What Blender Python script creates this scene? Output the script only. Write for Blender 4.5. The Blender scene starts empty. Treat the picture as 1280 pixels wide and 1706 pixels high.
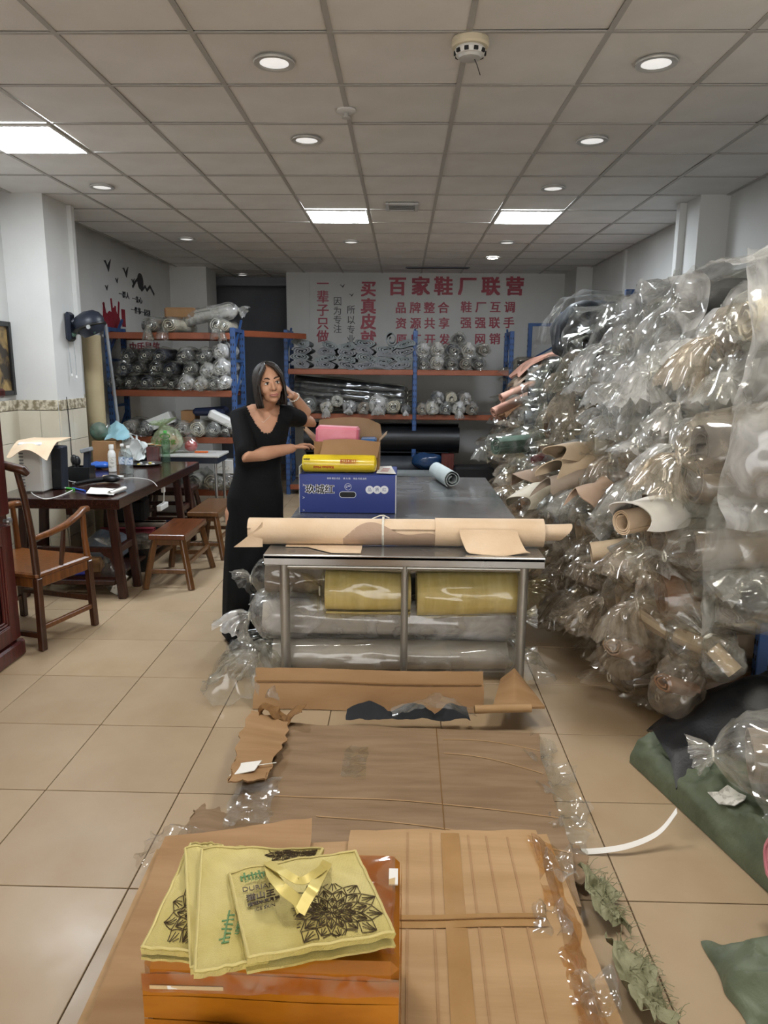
import bpy, bmesh, math, random
from mathutils import Vector, Matrix, Euler, noise
PI = math.pi
sc = bpy.context.scene
C = sc.collection
rnd = random.Random(7)

# ------------------------------------------------------------------ camera
F, TH, PS, RO = 1204.86, .1982, .0238, -.0082        # focal length in pixels of a 1280x1706 frame, pitch, yaw, roll
EYE = Vector((0, 0, 1.70))
_fw = Vector((-math.sin(PS)*math.cos(TH), math.cos(PS)*math.cos(TH), -math.sin(TH)))
_rt = Vector((math.cos(PS), math.sin(PS), 0)); _up = _rt.cross(_fw)
CR = _rt*math.cos(RO) - _up*math.sin(RO); CU = _rt*math.sin(RO) + _up*math.cos(RO)
cam = bpy.data.objects.new('camera', bpy.data.cameras.new('camera')); C.objects.link(cam)
cam.data.sensor_fit = 'VERTICAL'; cam.data.sensor_height = 36; cam.data.lens = F/1706*36
cam.data.clip_start = .05; cam.data.clip_end = 60
cam.matrix_world = Matrix(((CR.x, CU.x, -_fw.x, EYE.x), (CR.y, CU.y, -_fw.y, EYE.y), (CR.z, CU.z, -_fw.z, EYE.z), (0, 0, 0, 1)))
sc.camera = cam
# ------------------------------------------------------------------ world, exposure: ceiling panels plus overcast daylight through the open shop front
SKY = 2.6
w = bpy.data.worlds.new('world'); sc.world = w; w.use_nodes = True
w.node_tree.nodes['Background'].inputs[0].default_value = (1, .975, .94, 1)
w.node_tree.nodes['Background'].inputs[1].default_value = SKY
sc.view_settings.view_transform = 'Standard'; sc.view_settings.look = 'None'
sc.view_settings.gamma = 1; sc.view_settings.use_curve_mapping = False
sc.view_settings.exposure = .88
sc.cycles.transparent_max_bounces = 20; sc.cycles.max_bounces = 4; sc.cycles.diffuse_bounces = 2; sc.cycles.glossy_bounces = 2
sc.cycles.transmission_bounces = 3; sc.cycles.sample_clamp_indirect = 4; sc.cycles.use_adaptive_sampling = True; sc.cycles.adaptive_threshold = .06
sc.cycles.adaptive_min_samples = 16; sc.cycles.use_light_tree = False
sc.cycles.caustics_reflective = False; sc.cycles.caustics_refractive = False
PANEL_E, PANEL_COL = 34., (.86, .93, 1.)
NEAR_E, NEAR_COL = 21., (1., .965, .91)

# ------------------------------------------------------------------ from a pixel of the photo to a place in the room
def ray(x, y): return CR*((x-640)/F) + CU*((853-y)/F) + _fw
def pz(x, y, z=0.):
    d = ray(x, y); return EYE + d*((z-EYE.z)/d.z)
def py(x, y, Y):
    d = ray(x, y); return EYE + d*(Y/d.y)
def px(x, y, X):
    d = ray(x, y); return EYE + d*(X/d.x)

# ------------------------------------------------------------------ materials
def lin(c): return c/12.92 if c <= .04045 else ((c+.055)/1.055)**2.4
def H(h):
    h = h.lstrip('#'); return tuple(lin(int(h[i:i+2], 16)/255) for i in (0, 2, 4)) + (1.,)
MATS = {}
def mat(name, col, col2=None, scale=6., detail=4., rough=.6, metal=0., bump=0., bscale=None, spec=.5, stretch=(1, 1, 1),
        ramp=(.35, .65), coat=0., tile_var=0., rough2=None, bdetail=4., emit=None, dist=0., back=None):
    m = bpy.data.materials.new(name); m.use_nodes = True; nt = m.node_tree; N = nt.nodes; K = nt.links
    b = N['Principled BSDF']; b.inputs['Roughness'].default_value = rough; b.inputs['Metallic'].default_value = metal
    b.inputs['Specular IOR Level'].default_value = spec; b.inputs['Coat Weight'].default_value = coat
    b.inputs['Coat Roughness'].default_value = .12
    b.inputs['Base Color'].default_value = H(col)
    if col2 or bump or rough2 is not None:
        tc = N.new('ShaderNodeTexCoord'); mp = N.new('ShaderNodeMapping'); mp.inputs['Scale'].default_value = stretch
        K.new(tc.outputs['Object'], mp.inputs['Vector'])
        nz = N.new('ShaderNodeTexNoise'); nz.inputs['Scale'].default_value = scale; nz.inputs['Detail'].default_value = detail
        nz.inputs['Distortion'].default_value = dist
        K.new(mp.outputs[0], nz.inputs['Vector'])
    last = None
    if col2:
        rp = N.new('ShaderNodeValToRGB'); rp.color_ramp.elements[0].position = ramp[0]; rp.color_ramp.elements[1].position = ramp[1]
        rp.color_ramp.elements[0].color = H(col); rp.color_ramp.elements[1].color = H(col2)
        K.new(nz.outputs['Fac'], rp.inputs[0]); last = rp.outputs[0]
    if tile_var:
        oi = N.new('ShaderNodeObjectInfo'); mr = N.new('ShaderNodeMapRange')
        mr.inputs['To Min'].default_value = 1-tile_var; mr.inputs['To Max'].default_value = 1+tile_var
        K.new(oi.outputs['Random'], mr.inputs['Value'])
        mx = N.new('ShaderNodeMix'); mx.data_type = 'RGBA'; mx.blend_type = 'MULTIPLY'; mx.inputs[0].default_value = 1
        if last: K.new(last, mx.inputs[6])
        else: mx.inputs[6].default_value = H(col)
        K.new(mr.outputs[0], mx.inputs[7]); last = mx.outputs[2]
    if back:
        ge = N.new('ShaderNodeNewGeometry'); mx = N.new('ShaderNodeMix'); mx.data_type = 'RGBA'
        K.new(ge.outputs['Backfacing'], mx.inputs[0])
        if last: K.new(last, mx.inputs[6])
        else: mx.inputs[6].default_value = H(col)
        mx.inputs[7].default_value = H(back); last = mx.outputs[2]
    if last: K.new(last, b.inputs['Base Color'])
    if rough2 is not None:
        mr = N.new('ShaderNodeMapRange'); mr.inputs['From Min'].default_value = .35; mr.inputs['From Max'].default_value = .65
        mr.inputs['To Min'].default_value = rough; mr.inputs['To Max'].default_value = rough2
        K.new(nz.outputs['Fac'], mr.inputs['Value']); K.new(mr.outputs[0], b.inputs['Roughness'])
    if bump:
        n2 = N.new('ShaderNodeTexNoise'); n2.inputs['Scale'].default_value = bscale or scale*4; n2.inputs['Detail'].default_value = bdetail
        K.new(mp.outputs[0], n2.inputs['Vector'])
        bp = N.new('ShaderNodeBump'); bp.inputs['Strength'].default_value = bump; bp.inputs['Distance'].default_value = .01
        K.new(n2.outputs['Fac'], bp.inputs['Height']); K.new(bp.outputs[0], b.inputs['Normal'])
    if emit:
        b.inputs['Emission Color'].default_value = (*emit[0], 1); b.inputs['Emission Strength'].default_value = emit[1]
    MATS[name] = m
    return m

def plastic(name, tint='#F4F4F0', fac=.16, rough=.10, haze=.35, scale=9., stretch=(1, 1, 1), bump=.9, body='#EDEDEA', GLOSS=.05):
    """thin clear film: mostly see-through, milky where it bunches, glinting along its creases"""
    m = bpy.data.materials.new(name); m.use_nodes = True; nt = m.node_tree; N = nt.nodes; K = nt.links
    N.remove(N['Principled BSDF']); out = N['Material Output']
    tc = N.new('ShaderNodeTexCoord'); mp = N.new('ShaderNodeMapping'); mp.inputs['Scale'].default_value = stretch
    K.new(tc.outputs['Object'], mp.inputs['Vector'])
    nz = N.new('ShaderNodeTexNoise'); nz.inputs['Scale'].default_value = scale; nz.inputs['Detail'].default_value = 6; nz.inputs['Distortion'].default_value = 1.2
    K.new(mp.outputs[0], nz.inputs['Vector'])
    rg = N.new('ShaderNodeTexNoise'); rg.noise_type = 'RIDGED_MULTIFRACTAL'; rg.inputs['Scale'].default_value = scale*.8; rg.inputs['Detail'].default_value = 3
    rg.inputs['Distortion'].default_value = .6
    K.new(mp.outputs[0], rg.inputs['Vector'])
    bp = N.new('ShaderNodeBump'); bp.inputs['Strength'].default_value = bump; bp.inputs['Distance'].default_value = .03
    K.new(rg.outputs['Fac'], bp.inputs['Height'])
    tr = N.new('ShaderNodeBsdfTransparent'); tr.inputs[0].default_value = H(tint)
    gl = N.new('ShaderNodeBsdfGlossy'); gl.inputs['Roughness'].default_value = rough; gl.inputs[0].default_value = (1, 1, 1, 1)
    K.new(bp.outputs[0], gl.inputs['Normal'])
    df = N.new('ShaderNodeBsdfDiffuse'); df.inputs[0].default_value = H(body)
    tl = N.new('ShaderNodeBsdfTranslucent'); tl.inputs[0].default_value = H(body)
    mb = N.new('ShaderNodeMixShader'); mb.inputs[0].default_value = .35; K.new(df.outputs[0], mb.inputs[1]); K.new(tl.outputs[0], mb.inputs[2])
    # haze amount
    mr = N.new('ShaderNodeMapRange'); mr.inputs['From Min'].default_value = .42; mr.inputs['From Max'].default_value = .72
    mr.inputs['To Min'].default_value = fac*.45; mr.inputs['To Max'].default_value = fac + haze
    K.new(nz.outputs['Fac'], mr.inputs['Value'])
    m1 = N.new('ShaderNodeMixShader'); K.new(mr.outputs[0], m1.inputs[0]); K.new(tr.outputs[0], m1.inputs[1]); K.new(mb.outputs[0], m1.inputs[2])
    fr = N.new('ShaderNodeLayerWeight'); fr.inputs[0].default_value = .35; K.new(bp.outputs[0], fr.inputs['Normal'])
    ad = N.new('ShaderNodeMath'); ad.operation = 'MULTIPLY_ADD'; ad.inputs[1].default_value = .20; ad.inputs[2].default_value = GLOSS; ad.use_clamp = True
    K.new(fr.outputs['Facing'], ad.inputs[0])
    m2 = N.new('ShaderNodeMixShader'); K.new(ad.outputs[0], m2.inputs[0]); K.new(m1.outputs[0], m2.inputs[1]); K.new(gl.outputs[0], m2.inputs[2])
    K.new(m2.outputs[0], out.inputs['Surface'])
    MATS[name] = m
    return m

# ------------------------------------------------------------------ mesh builder
class MB:
    def __init__(s): s.v = []; s.f = []; s.mi = []; s.cur = 0
    def add(s, vs, fs):
        o = len(s.v); s.v += [Vector(q) for q in vs]; s.f += [tuple(i+o for i in f) for f in fs]; s.mi += [s.cur]*len(fs); return s
    def box(s, c, d, rz=0., bev=0., rot=None):
        hx, hy, hz = d[0]/2, d[1]/2, d[2]/2
        bev = min(bev, hx*.9, hy*.9, hz*.9)
        M = rot if rot is not None else Matrix.Rotation(rz, 3, 'Z'); c = Vector(c)
        if bev <= 0:
            q = [(x*hx, y*hy, z*hz) for z in (-1, 1) for y in (-1, 1) for x in (-1, 1)]
            fs = [(0, 2, 3, 1), (4, 5, 7, 6), (0, 1, 5, 4), (2, 6, 7, 3), (0, 4, 6, 2), (1, 3, 7, 5)]
        else:
            q = []; ix = {}
            for sx in (-1, 1):
                for sy in (-1, 1):
                    for sz in (-1, 1):
                        for a in range(3):
                            e = [hx-bev, hy-bev, hz-bev]; e[a] += bev
                            ix[(sx, sy, sz, a)] = len(q); q.append((sx*e[0], sy*e[1], sz*e[2]))
            fs = []
            S = (-1, 1)
            for a in range(3):
                b_, c_ = (a+1) % 3, (a+2) % 3
                for sa in S:
                    def k(sb, sc_, a=a, b_=b_, c_=c_, sa=sa):
                        t = [0, 0, 0]; t[a] = sa; t[b_] = sb; t[c_] = sc_; return ix[(t[0], t[1], t[2], a)]
                    fc = (k(-1, -1), k(1, -1), k(1, 1), k(-1, 1)); fs.append(fc if sa > 0 else fc[::-1])
                for sb in S:
                    for sc_ in S:       # edge along axis a, between faces b_ and c_
                        def k(sa, ax, a=a, b_=b_, c_=c_, sb=sb, sc_=sc_):
                            t = [0, 0, 0]; t[a] = sa; t[b_] = sb; t[c_] = sc_; return ix[(t[0], t[1], t[2], ax)]
                        fc = (k(-1, b_), k(1, b_), k(1, c_), k(-1, c_)); fs.append(fc if sb*sc_ > 0 else fc[::-1])
            for sx in S:
                for sy in S:
                    for sz in S:
                        fc = (ix[(sx, sy, sz, 0)], ix[(sx, sy, sz, 1)], ix[(sx, sy, sz, 2)]); fs.append(fc if sx*sy*sz > 0 else fc[::-1])
        return s.add([c + M @ Vector(p) for p in q], fs)
    def bar(s, a, b, w, h, bev=0., up=(0, 0, 1)):
        """a square bar from a to b; w across, h along up"""
        a, b = Vector(a), Vector(b); z = (b-a); l = z.length; z = z/l
        u = Vector(up)
        if abs(z.dot(u)) > .98: u = Vector((0, 1, 0))
        x = u.cross(z).normalized(); y = z.cross(x)
        M = Matrix((x, y, z)).transposed()
        return s.box((a+b)/2, (w, h, l), bev=bev, rot=M)
    def ring(s, c, x, y, r, n, ry=None, ph=0.):
        ry = r if ry is None else ry
        return [c + x*(r*math.cos(2*PI*i/n+ph)) + y*(ry*math.sin(2*PI*i/n+ph)) for i in range(n)]
    def loft(s, rings, closed=True, cap=(True, True)):
        n = len(rings[0]); vs = [p for r in rings for p in r]; fs = []
        for j in range(len(rings)-1):
            for i in range(n if closed else n-1):
                k = (i+1) % n
                fs.append((j*n+i, j*n+k, (j+1)*n+k, (j+1)*n+i))
        if closed and cap[0]: fs.append(tuple(range(n))[::-1])
        if closed and cap[1]: fs.append(tuple((len(rings)-1)*n+i for i in range(n)))
        return s.add(vs, fs)
    def cyl(s, a, b, r0, r1=None, n=16, cap=(True, True)):
        a, b = Vector(a), Vector(b); r1 = r0 if r1 is None else r1
        z = (b-a).normalized(); u = Vector((0, 0, 1)) if abs(z.z) < .9 else Vector((1, 0, 0))
        x = u.cross(z).normalized(); y = z.cross(x)
        return s.loft([s.ring(a, x, y, r0, n), s.ring(b, x, y, r1, n)], cap=cap)
    def tube(s, path, r, n=8, cap=(True, True)):
        P = [Vector(p) for p in path]; rings = []; u = None
        for i, p in enumerate(P):
            t = (P[min(i+1, len(P)-1)] - P[max(i-1, 0)]).normalized()
            if u is None:
                u = Vector((0, 0, 1)) if abs(t.z) < .9 else Vector((1, 0, 0))
            x = (u - t*u.dot(t)).normalized(); u = x; y = t.cross(x)
            rr = r[i] if isinstance(r, (list, tuple)) else r
            rings.append(s.ring(p, x, y, rr, n))
        return s.loft(rings, cap=cap)
    def lathe(s, prof, c=(0, 0, 0), n=20, M=None, cap=(True, True)):
        c = Vector(c); M = M or Matrix.Identity(3); x, y, z = M.col[0], M.col[1], M.col[2]
        return s.loft([s.ring(c + Vector(z)*h, Vector(x), Vector(y), max(r, 1e-4), n) for r, h in prof], cap=cap)
    def prism(s, poly, z0, z1, M=None, c=(0, 0, 0)):
        """a flat outline given in 2-D, thick from z0 to z1"""
        M = M or Matrix.Identity(3); c = Vector(c); n = len(poly)
        A = [c + M @ Vector((p[0], p[1], z0)) for p in poly]; B = [c + M @ Vector((p[0], p[1], z1)) for p in poly]
        return s.add(A+B, [tuple(range(n))[::-1], tuple(range(n, 2*n))] + [(i, (i+1) % n, (i+1) % n + n, i+n) for i in range(n)])
    def grid(s, fn, nu, nv, thick=0.):
        vs = [Vector(fn(i/nu, j/nv)) for j in range(nv+1) for i in range(nu+1)]
        W = nu+1; fs = [(j*W+i, j*W+i+1, (j+1)*W+i+1, (j+1)*W+i) for j in range(nv) for i in range(nu)]
        if not thick: return s.add(vs, fs)
        nr = [Vector() for _ in vs]
        for f in fs:
            q = (vs[f[2]]-vs[f[0]]).cross(vs[f[3]]-vs[f[1]])
            for i in f: nr[i] += q
        lo = [p - (q.normalized() if q.length else Vector((0, 0, 1)))*thick for p, q in zip(vs, nr)]
        n = len(vs); fs2 = [tuple(i+n for i in f[::-1]) for f in fs]
        edge = list(range(W)) + [j*W+nu for j in range(1, nv+1)] + [nv*W+i for i in range(nu-1, -1, -1)] + [j*W for j in range(nv-1, 0, -1)]
        sd = [(edge[(i+1) % len(edge)], edge[i], edge[i]+n, edge[(i+1) % len(edge)]+n) for i in range(len(edge))]
        return s.add(vs+lo, fs+fs2+sd)
    def ball(s, c, r, n=12, m=8, M=None):
        c = Vector(c); r = Vector(r) if not isinstance(r, (int, float)) else Vector((r, r, r)); M = M or Matrix.Identity(3)
        rings = [[c + M @ Vector((r.x*math.sin(a)*math.cos(2*PI*i/n), r.y*math.sin(a)*math.sin(2*PI*i/n), -r.z*math.cos(a))) for i in range(n)]
                 for a in [max(.02, min(PI-.02, PI*j/m)) for j in range(m+1)]]
        return s.loft(rings)
    def warp(s, fn, start=0):
        for i in range(start, len(s.v)): s.v[i] = Vector(fn(s.v[i]))
        return s
    def mesh(s, name, mats, smooth=40., off=None):
        me = bpy.data.meshes.new(name)
        vs = [off @ v for v in s.v] if off is not None else s.v
        me.from_pydata([tuple(v) for v in vs], [], s.f)
        for m in (mats if isinstance(mats, (list, tuple)) else [mats]): me.materials.append(MATS[m] if isinstance(m, str) else m)
        if any(s.mi): me.polygons.foreach_set('material_index', s.mi)
        if smooth:
            me.polygons.foreach_set('use_smooth', [True]*len(me.polygons))
            if smooth < 179: me.set_sharp_from_angle(angle=math.radians(smooth))
        me.update()
        return me
    def build(s, name, mats, parent=None, world=True, smooth=40.):
        off = None
        if parent is not None and world:
            root = parent
            while root.parent: root = root.parent
            off = root.matrix_basis.inverted()
        me = s.mesh(name, mats, smooth, off)
        o = bpy.data.objects.new(name, me); C.objects.link(o)
        if parent is not None: o.parent = parent
        return o

def tag(o, label, cat, group=None, kind=None):
    if label: o['label'] = label
    if cat: o['category'] = cat
    if group: o['group'] = group
    if kind: o['kind'] = kind
    return o
def thing(name, label, cat, loc=(0, 0, 0), rz=0., group=None):
    o = bpy.data.objects.new(name, None); C.objects.link(o); o.empty_display_size = .1
    o.location = loc; o.rotation_euler = (0, 0, rz); o.matrix_basis = Matrix.Translation(Vector(loc)) @ Matrix.Rotation(rz, 4, 'Z')
    return tag(o, label, cat, group)
def struct(name, mb, mats, parent=None, smooth=30.):
    o = mb.build(name, mats, parent, smooth=smooth)
    if parent is None: o['kind'] = 'structure'
    return o
def one(name, mb, mats, label, cat, group=None, smooth=40.):
    """a thing that is a single mesh: its origin goes to its base"""
    xs = [v.x for v in mb.v]; ys = [v.y for v in mb.v]; zs = [v.z for v in mb.v]
    c = Vector(((min(xs)+max(xs))/2, (min(ys)+max(ys))/2, min(zs)))
    o = bpy.data.objects.new(name, mb.mesh(name, mats, smooth, Matrix.Translation(-c))); C.objects.link(o); o.location = c
    return tag(o, label, cat, group)
def copy_tree(o, parent=None):
    c = o.copy(); C.objects.link(c); c.parent = parent
    for ch in list(o.children): copy_tree(ch, c)
    return c
def text(name, body, M, size, m, parent=None, depth=.002, off=0., align='CENTER', sx=1., font=None):
    cu = bpy.data.curves.new(name, 'FONT'); cu.body = body; cu.size = size; cu.align_x = align; cu.align_y = 'CENTER'
    cu.extrude = depth; cu.resolution_u = 2
    cu.materials.append(MATS[m] if isinstance(m, str) else m)
    o = bpy.data.objects.new(name, cu); C.objects.link(o)
    me = bpy.data.meshes.new_from_object(o.evaluated_get(bpy.context.evaluated_depsgraph_get())); bpy.data.objects.remove(o)
    if off:                                                   # a bolder weight: the same strokes laid down side by side
        V = [tuple(v.co) for v in me.vertices]; P = [tuple(p.vertices) for p in me.polygons]; n = len(V); vs = []; fs = []
        for k, (dx, dy) in enumerate(((-off, -off*.6), (off, -off*.6), (-off, off*.6), (off, off*.6), (0, 0))):
            vs += [(a+dx, b_+dy, c_+k*.0002) for a, b_, c_ in V]; fs += [tuple(i+k*n for i in p) for p in P]
        me2 = bpy.data.meshes.new(name); me2.from_pydata(vs, [], fs); me2.materials.append(me.materials[0]); me = me2
    o = bpy.data.objects.new(name, me); C.objects.link(o)
    MM = M @ Matrix.Diagonal((sx, 1, 1, 1))
    if parent is not None:
        root = parent
        while root.parent: root = root.parent
        o.parent = parent; MM = root.matrix_basis.inverted() @ MM
    o.matrix_basis = MM
    return o
def frame(origin, x, y):
    x = Vector(x).normalized(); y = Vector(y); y = (y - x*y.dot(x)).normalized(); z = x.cross(y)
    M = Matrix.Identity(4)
    for i in range(3): M[i][0] = x[i]; M[i][1] = y[i]; M[i][2] = z[i]; M[i][3] = Vector(origin)[i]
    return M
def nz(p, s=1., seed=0.): return noise.noise(Vector(p)*s + Vector((seed*17.3, seed*5.1, seed*9.7)))
# ================================================================== the setting
CZ, CT = 3.054, .575
XL, XR, YB, YF = -3.30, 2.58, 11.12, -3.2
mat('grout', '#6E5C44', rough=.9)
mat('floor_tile', '#B5A084', '#A78F70', scale=2.2, detail=8, rough=.30, rough2=.46, spec=.45, tile_var=.035, ramp=(.3, .75), bump=.02, bscale=30)
mat('ceiling_tile', '#F1EFEC', '#E9E7E3', scale=3, rough=.85, tile_var=.03, bump=.08, bscale=160, spec=.2)
mat('grid_bar', '#B9B6B1', rough=.5, metal=.1)
mat('plenum', '#8b8884', rough=.9)
mat('white_wall', '#DDDDDA', '#D2D2CF', scale=1.3, rough=.75, bump=.03, bscale=60, spec=.25)
mat('grey_wall', '#8C8F96', '#7F8289', scale=1.3, rough=.8, spec=.2)
mat('wall_tile', '#DDD5C2', '#D2C8B2', scale=2.4, detail=6, rough=.22, tile_var=.03, spec=.5)
mat('wall_grout', '#A79D8A', rough=.9)
mat('border_tile', '#D8CEB8', '#8C8168', scale=26, detail=3, rough=.3, ramp=(.42, .58), stretch=(1, 1, 1))
mat('panel_light', '#ffffff', rough=.5, emit=(PANEL_COL, PANEL_E))
mat('panel_near', '#ffffff', rough=.5, emit=(NEAR_COL, NEAR_E))
mat('lamp_white', '#E8E8E6', rough=.4)
mat('lamp_trim', '#C9C9C6', rough=.35, metal=.2)
mat('lamp_lens', '#F2F2EE', rough=.3, emit=((1, .98, .95), .35))
mat('lamp_lit', '#ffffff', rough=.3, emit=((1, .97, .9), 14.))
mat('dark_slot', '#15161a', rough=.7)

# floor: a grout bed and every tile
FT = .547
b = MB(); b.box(((XL+XR)/2, (YF+12.9)/2, -.06), (XR-XL+.6, 12.9-YF+.2, .1)); floor = struct('floor', b, 'grout')
b = MB(); b.box((0, 0, -.006), (FT-.0042, FT-.0042, .012), bev=.0015); tile_me = b.mesh('tile', 'floor_tile', 0)
for k in range(-5, 8):
    for r in range(-5, 20):
        x = (-1.6194+k+.5)*FT; y = (3.8049+r+.5)*FT
        if x-FT/2 > XR or x+FT/2 < XL-.05: continue
        o = bpy.data.objects.new('tile', tile_me); C.objects.link(o); o.parent = floor
        o.location = (x, y, rnd.uniform(-.0006, 0)); o.rotation_euler = (0, 0, 0)
b = MB(); b.box(((XL+XR)/2, ((3.8049-5)*FT+YF)/2, -.006), (XR-XL, (3.8049-5)*FT-YF, .012)); struct('floor_strip', b, 'floor_tile', floor)

# ceiling: slab, grid bars, every lay-in tile
CX = [(-.5556+c)*CT for c in range(-5, 7)]; CY = [(5.7651+r)*CT for r in range(-9, 17)]
b = MB(); b.box(((XL+XR)/2, (YF+12.9)/2, CZ+.10), (XR-XL+.6, 12.9-YF+.3, .06)); ceiling = struct('ceiling', b, 'plenum')
PAN = {(-4, 2): 'panel_light', (-1, 6): 'panel_light', (2, 6): 'panel_light', (-1, -2): 'panel_near', (2, -2): 'panel_near'}
b = MB(); b.box((0, 0, .006), (CT-.020, CT-.020, .012), bev=.002); ct_me = b.mesh('ceiling_tile', 'ceiling_tile', 0)
for c in range(-5, 6):
    for r in range(-9, 16):
        if (c, r) in PAN: continue
        x = (-.5556+c+.5)*CT; y = (5.7651+r+.5)*CT
        if x-CT/2 > XR or x+CT/2 < XL: continue
        o = bpy.data.objects.new('ceiling_tile', ct_me); C.objects.link(o); o.parent = ceiling
        o.location = (x, y, CZ+.002+rnd.uniform(0, .003)); o.rotation_euler = (rnd.uniform(-.004, .004), rnd.uniform(-.004, .004), 0)
for x in CX:
    if XL < x < XR:
        b = MB(); b.box((x, (CY[0]+CY[-1])/2, CZ), (.024, CY[-1]-CY[0], .004)); b.build('grid_bar', 'grid_bar', ceiling)
for y in CY:
    b = MB(); b.box(((XL+XR)/2, y, CZ-.0006), (XR-XL, .018, .004)); b.build('grid_bar', 'grid_bar', ceiling)

def cell(c, r): return ((-.5556+c+.5)*CT, (5.7651+r+.5)*CT)
names = {(-4, 2): 'lit square LED ceiling panel at the far left above the column', (-1, 6): 'lit square LED ceiling panel left of the square air vent',
         (2, 6): 'lit square LED ceiling panel right of the square air vent',
         (-1, -2): 'lit square LED ceiling panel overhead, left one above the cardboard bale', (2, -2): 'lit square LED ceiling panel overhead, right one above the cardboard bale'}
for (c, r), m in PAN.items():
    x, y = cell(c, r)
    t = thing('ceiling_panel_light', names[(c, r)], 'ceiling light', (x, y, CZ-.012), group='square LED ceiling panels')
    b = MB()
    for s in (-1, 1):
        b.box((x+s*(CT/2-.016), y, CZ-.004), (.016, CT-.018, .012)); b.box((x, y+s*(CT/2-.016), CZ-.004), (CT-.05, .016, .012))
    b.build('frame', 'lamp_white', t)
    b = MB(); b.box((x, y, CZ-.002), (CT-.048, CT-.048, .004)); b.build('diffuser', m, t)

dl = [(457, 101, 0), (1094, 102, 0), (511, 231, 0), (987, 232, 0), (170, 310, 0), (922, 312, 0), (311, 397, 0), (821, 429, 1), (585, 402, 0), (845, 403, 0), (404, 457, 0)]
dlab = ['nearest round recessed downlight, left of the ceiling sprinkler', 'nearest round recessed downlight at the upper right of the ceiling', 'round recessed downlight just below the ceiling sprinkler, to its left',
        'round recessed downlight on the right, halfway to the lit panels', 'round recessed downlight at the left below the lit left panel', 'round recessed downlight just above the right lit panel',
        'small round downlight over the left rack', 'small glowing round downlight above the red lettering wall', 'small round downlight below the left middle lit panel', 'small unlit round downlight below the right lit panel', 'tiny round downlight over the dark recess at the back']
for (x, y, lit), lb in zip(dl, dlab):
    p = pz(x, y, CZ)
    t = thing('downlight', lb, 'downlight', (p.x, p.y, CZ-.016), group='round recessed downlights')
    b = MB(); b.lathe([(.070, .016), (.088, .014), (.094, .006), (.092, .001), (.074, 0), (.066, .004)], (p.x, p.y, CZ-.016), n=28, cap=(False, False)); b.build('trim', 'lamp_trim', t)
    b = MB(); b.lathe([(.069, -.001), (.05, -.005), (.0, -.006)], (p.x, p.y, CZ-.008), n=24, cap=(False, True)); b.build('lens', 'lamp_lit' if lit else 'lamp_lens', t)

# smoke detector, sprinkler, air vent, slot diffuser
p = pz(784, 66, CZ); t = thing('smoke_detector', 'cream round smoke detector with dark slots on the ceiling', 'smoke detector', (p.x, p.y, CZ-.075))
mat('det_cream', '#E4D9BE', rough=.45)
b = MB(); b.lathe([(.078, .075), (.080, .050), (.074, .042), (.050, .040)], (p.x, p.y, CZ-.075), n=28); b.build('base', 'det_cream', t)
b = MB(); b.lathe([(.060, .042), (.066, .03), (.060, .014), (.052, .012)], (p.x, p.y, CZ-.075), n=28, cap=(False, False)); b.build('chamber', 'lamp_white', t)
b = MB()
for k in range(10):
    a = k*PI/5; b.box((p.x+.062*math.cos(a), p.y+.062*math.sin(a), CZ-.053), (.012, .018, .014), rz=a)
b.build('smoke_slot', 'dark_slot', t)
b = MB(); b.lathe([(.052, .013), (.046, .002), (.03, 0), (0.001, 0)], (p.x, p.y, CZ-.075), n=28); b.build('cap', 'lamp_trim', t)
b = MB(); b.tube([(p.x+.02, p.y, CZ-.075), (p.x+.03, p.y-.01, CZ-.10), (p.x+.045, p.y-.01, CZ-.14)], .0018, 5); b.build('cord', 'dark_slot', t)
p = pz(577, 183, CZ); t = thing('ceiling_sprinkler', 'small white ceiling sprinkler head on a grid bar', 'sprinkler', (p.x, p.y, CZ-.045))
b = MB(); b.lathe([(.052, .045), (.054, .036), (.035, .030), (.015, .028)], (p.x, p.y, CZ-.045), n=20); b.build('collar', 'lamp_white', t)
b = MB(); b.lathe([(.012, .03), (.012, .012), (.024, .008), (.024, .003), (.006, 0)], (p.x, p.y, CZ-.045), n=16); b.build('head', 'lamp_trim', t)
p = pz(670, 343, CZ); t = thing('air_vent', 'small square grey air vent between the two lit panels', 'vent', (p.x, p.y, CZ-.02))
b = MB()
for s in (-1, 1):
    b.box((p.x+s*.125, p.y, CZ-.01), (.03, .28, .02), bev=.004); b.box((p.x, p.y+s*.125, CZ-.01), (.22, .03, .02), bev=.004)
b.build('frame', 'lamp_trim', t)
b = MB(); b.box((p.x, p.y, CZ-.003), (.22, .22, .004)); b.build('duct', 'dark_slot', t)
for k in range(4):
    b = MB(); b.box((p.x, p.y-.08+k*.053, CZ-.01), (.22, .03, .003), rot=Matrix.Rotation(.6, 3, 'X')); b.build('slat', 'lamp_trim', t)
p0 = pz(676, 445, CZ); p1 = pz(783, 445, CZ)
t = thing('slot_diffuser', 'long thin dark slot diffuser in the ceiling before the lettering wall', 'vent', ((p0.x+p1.x)/2, p0.y, CZ-.02))
b = MB(); b.box(((p0.x+p1.x)/2, p0.y, CZ-.008), (p1.x-p0.x, .10, .012), bev=.003); b.build('housing', 'grey_wall', t)
b = MB(); b.box(((p0.x+p1.x)/2, p0.y-.01, CZ-.017), (p1.x-p0.x-.04, .06, .006)); b.build('slot', 'dark_slot', t)

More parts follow.
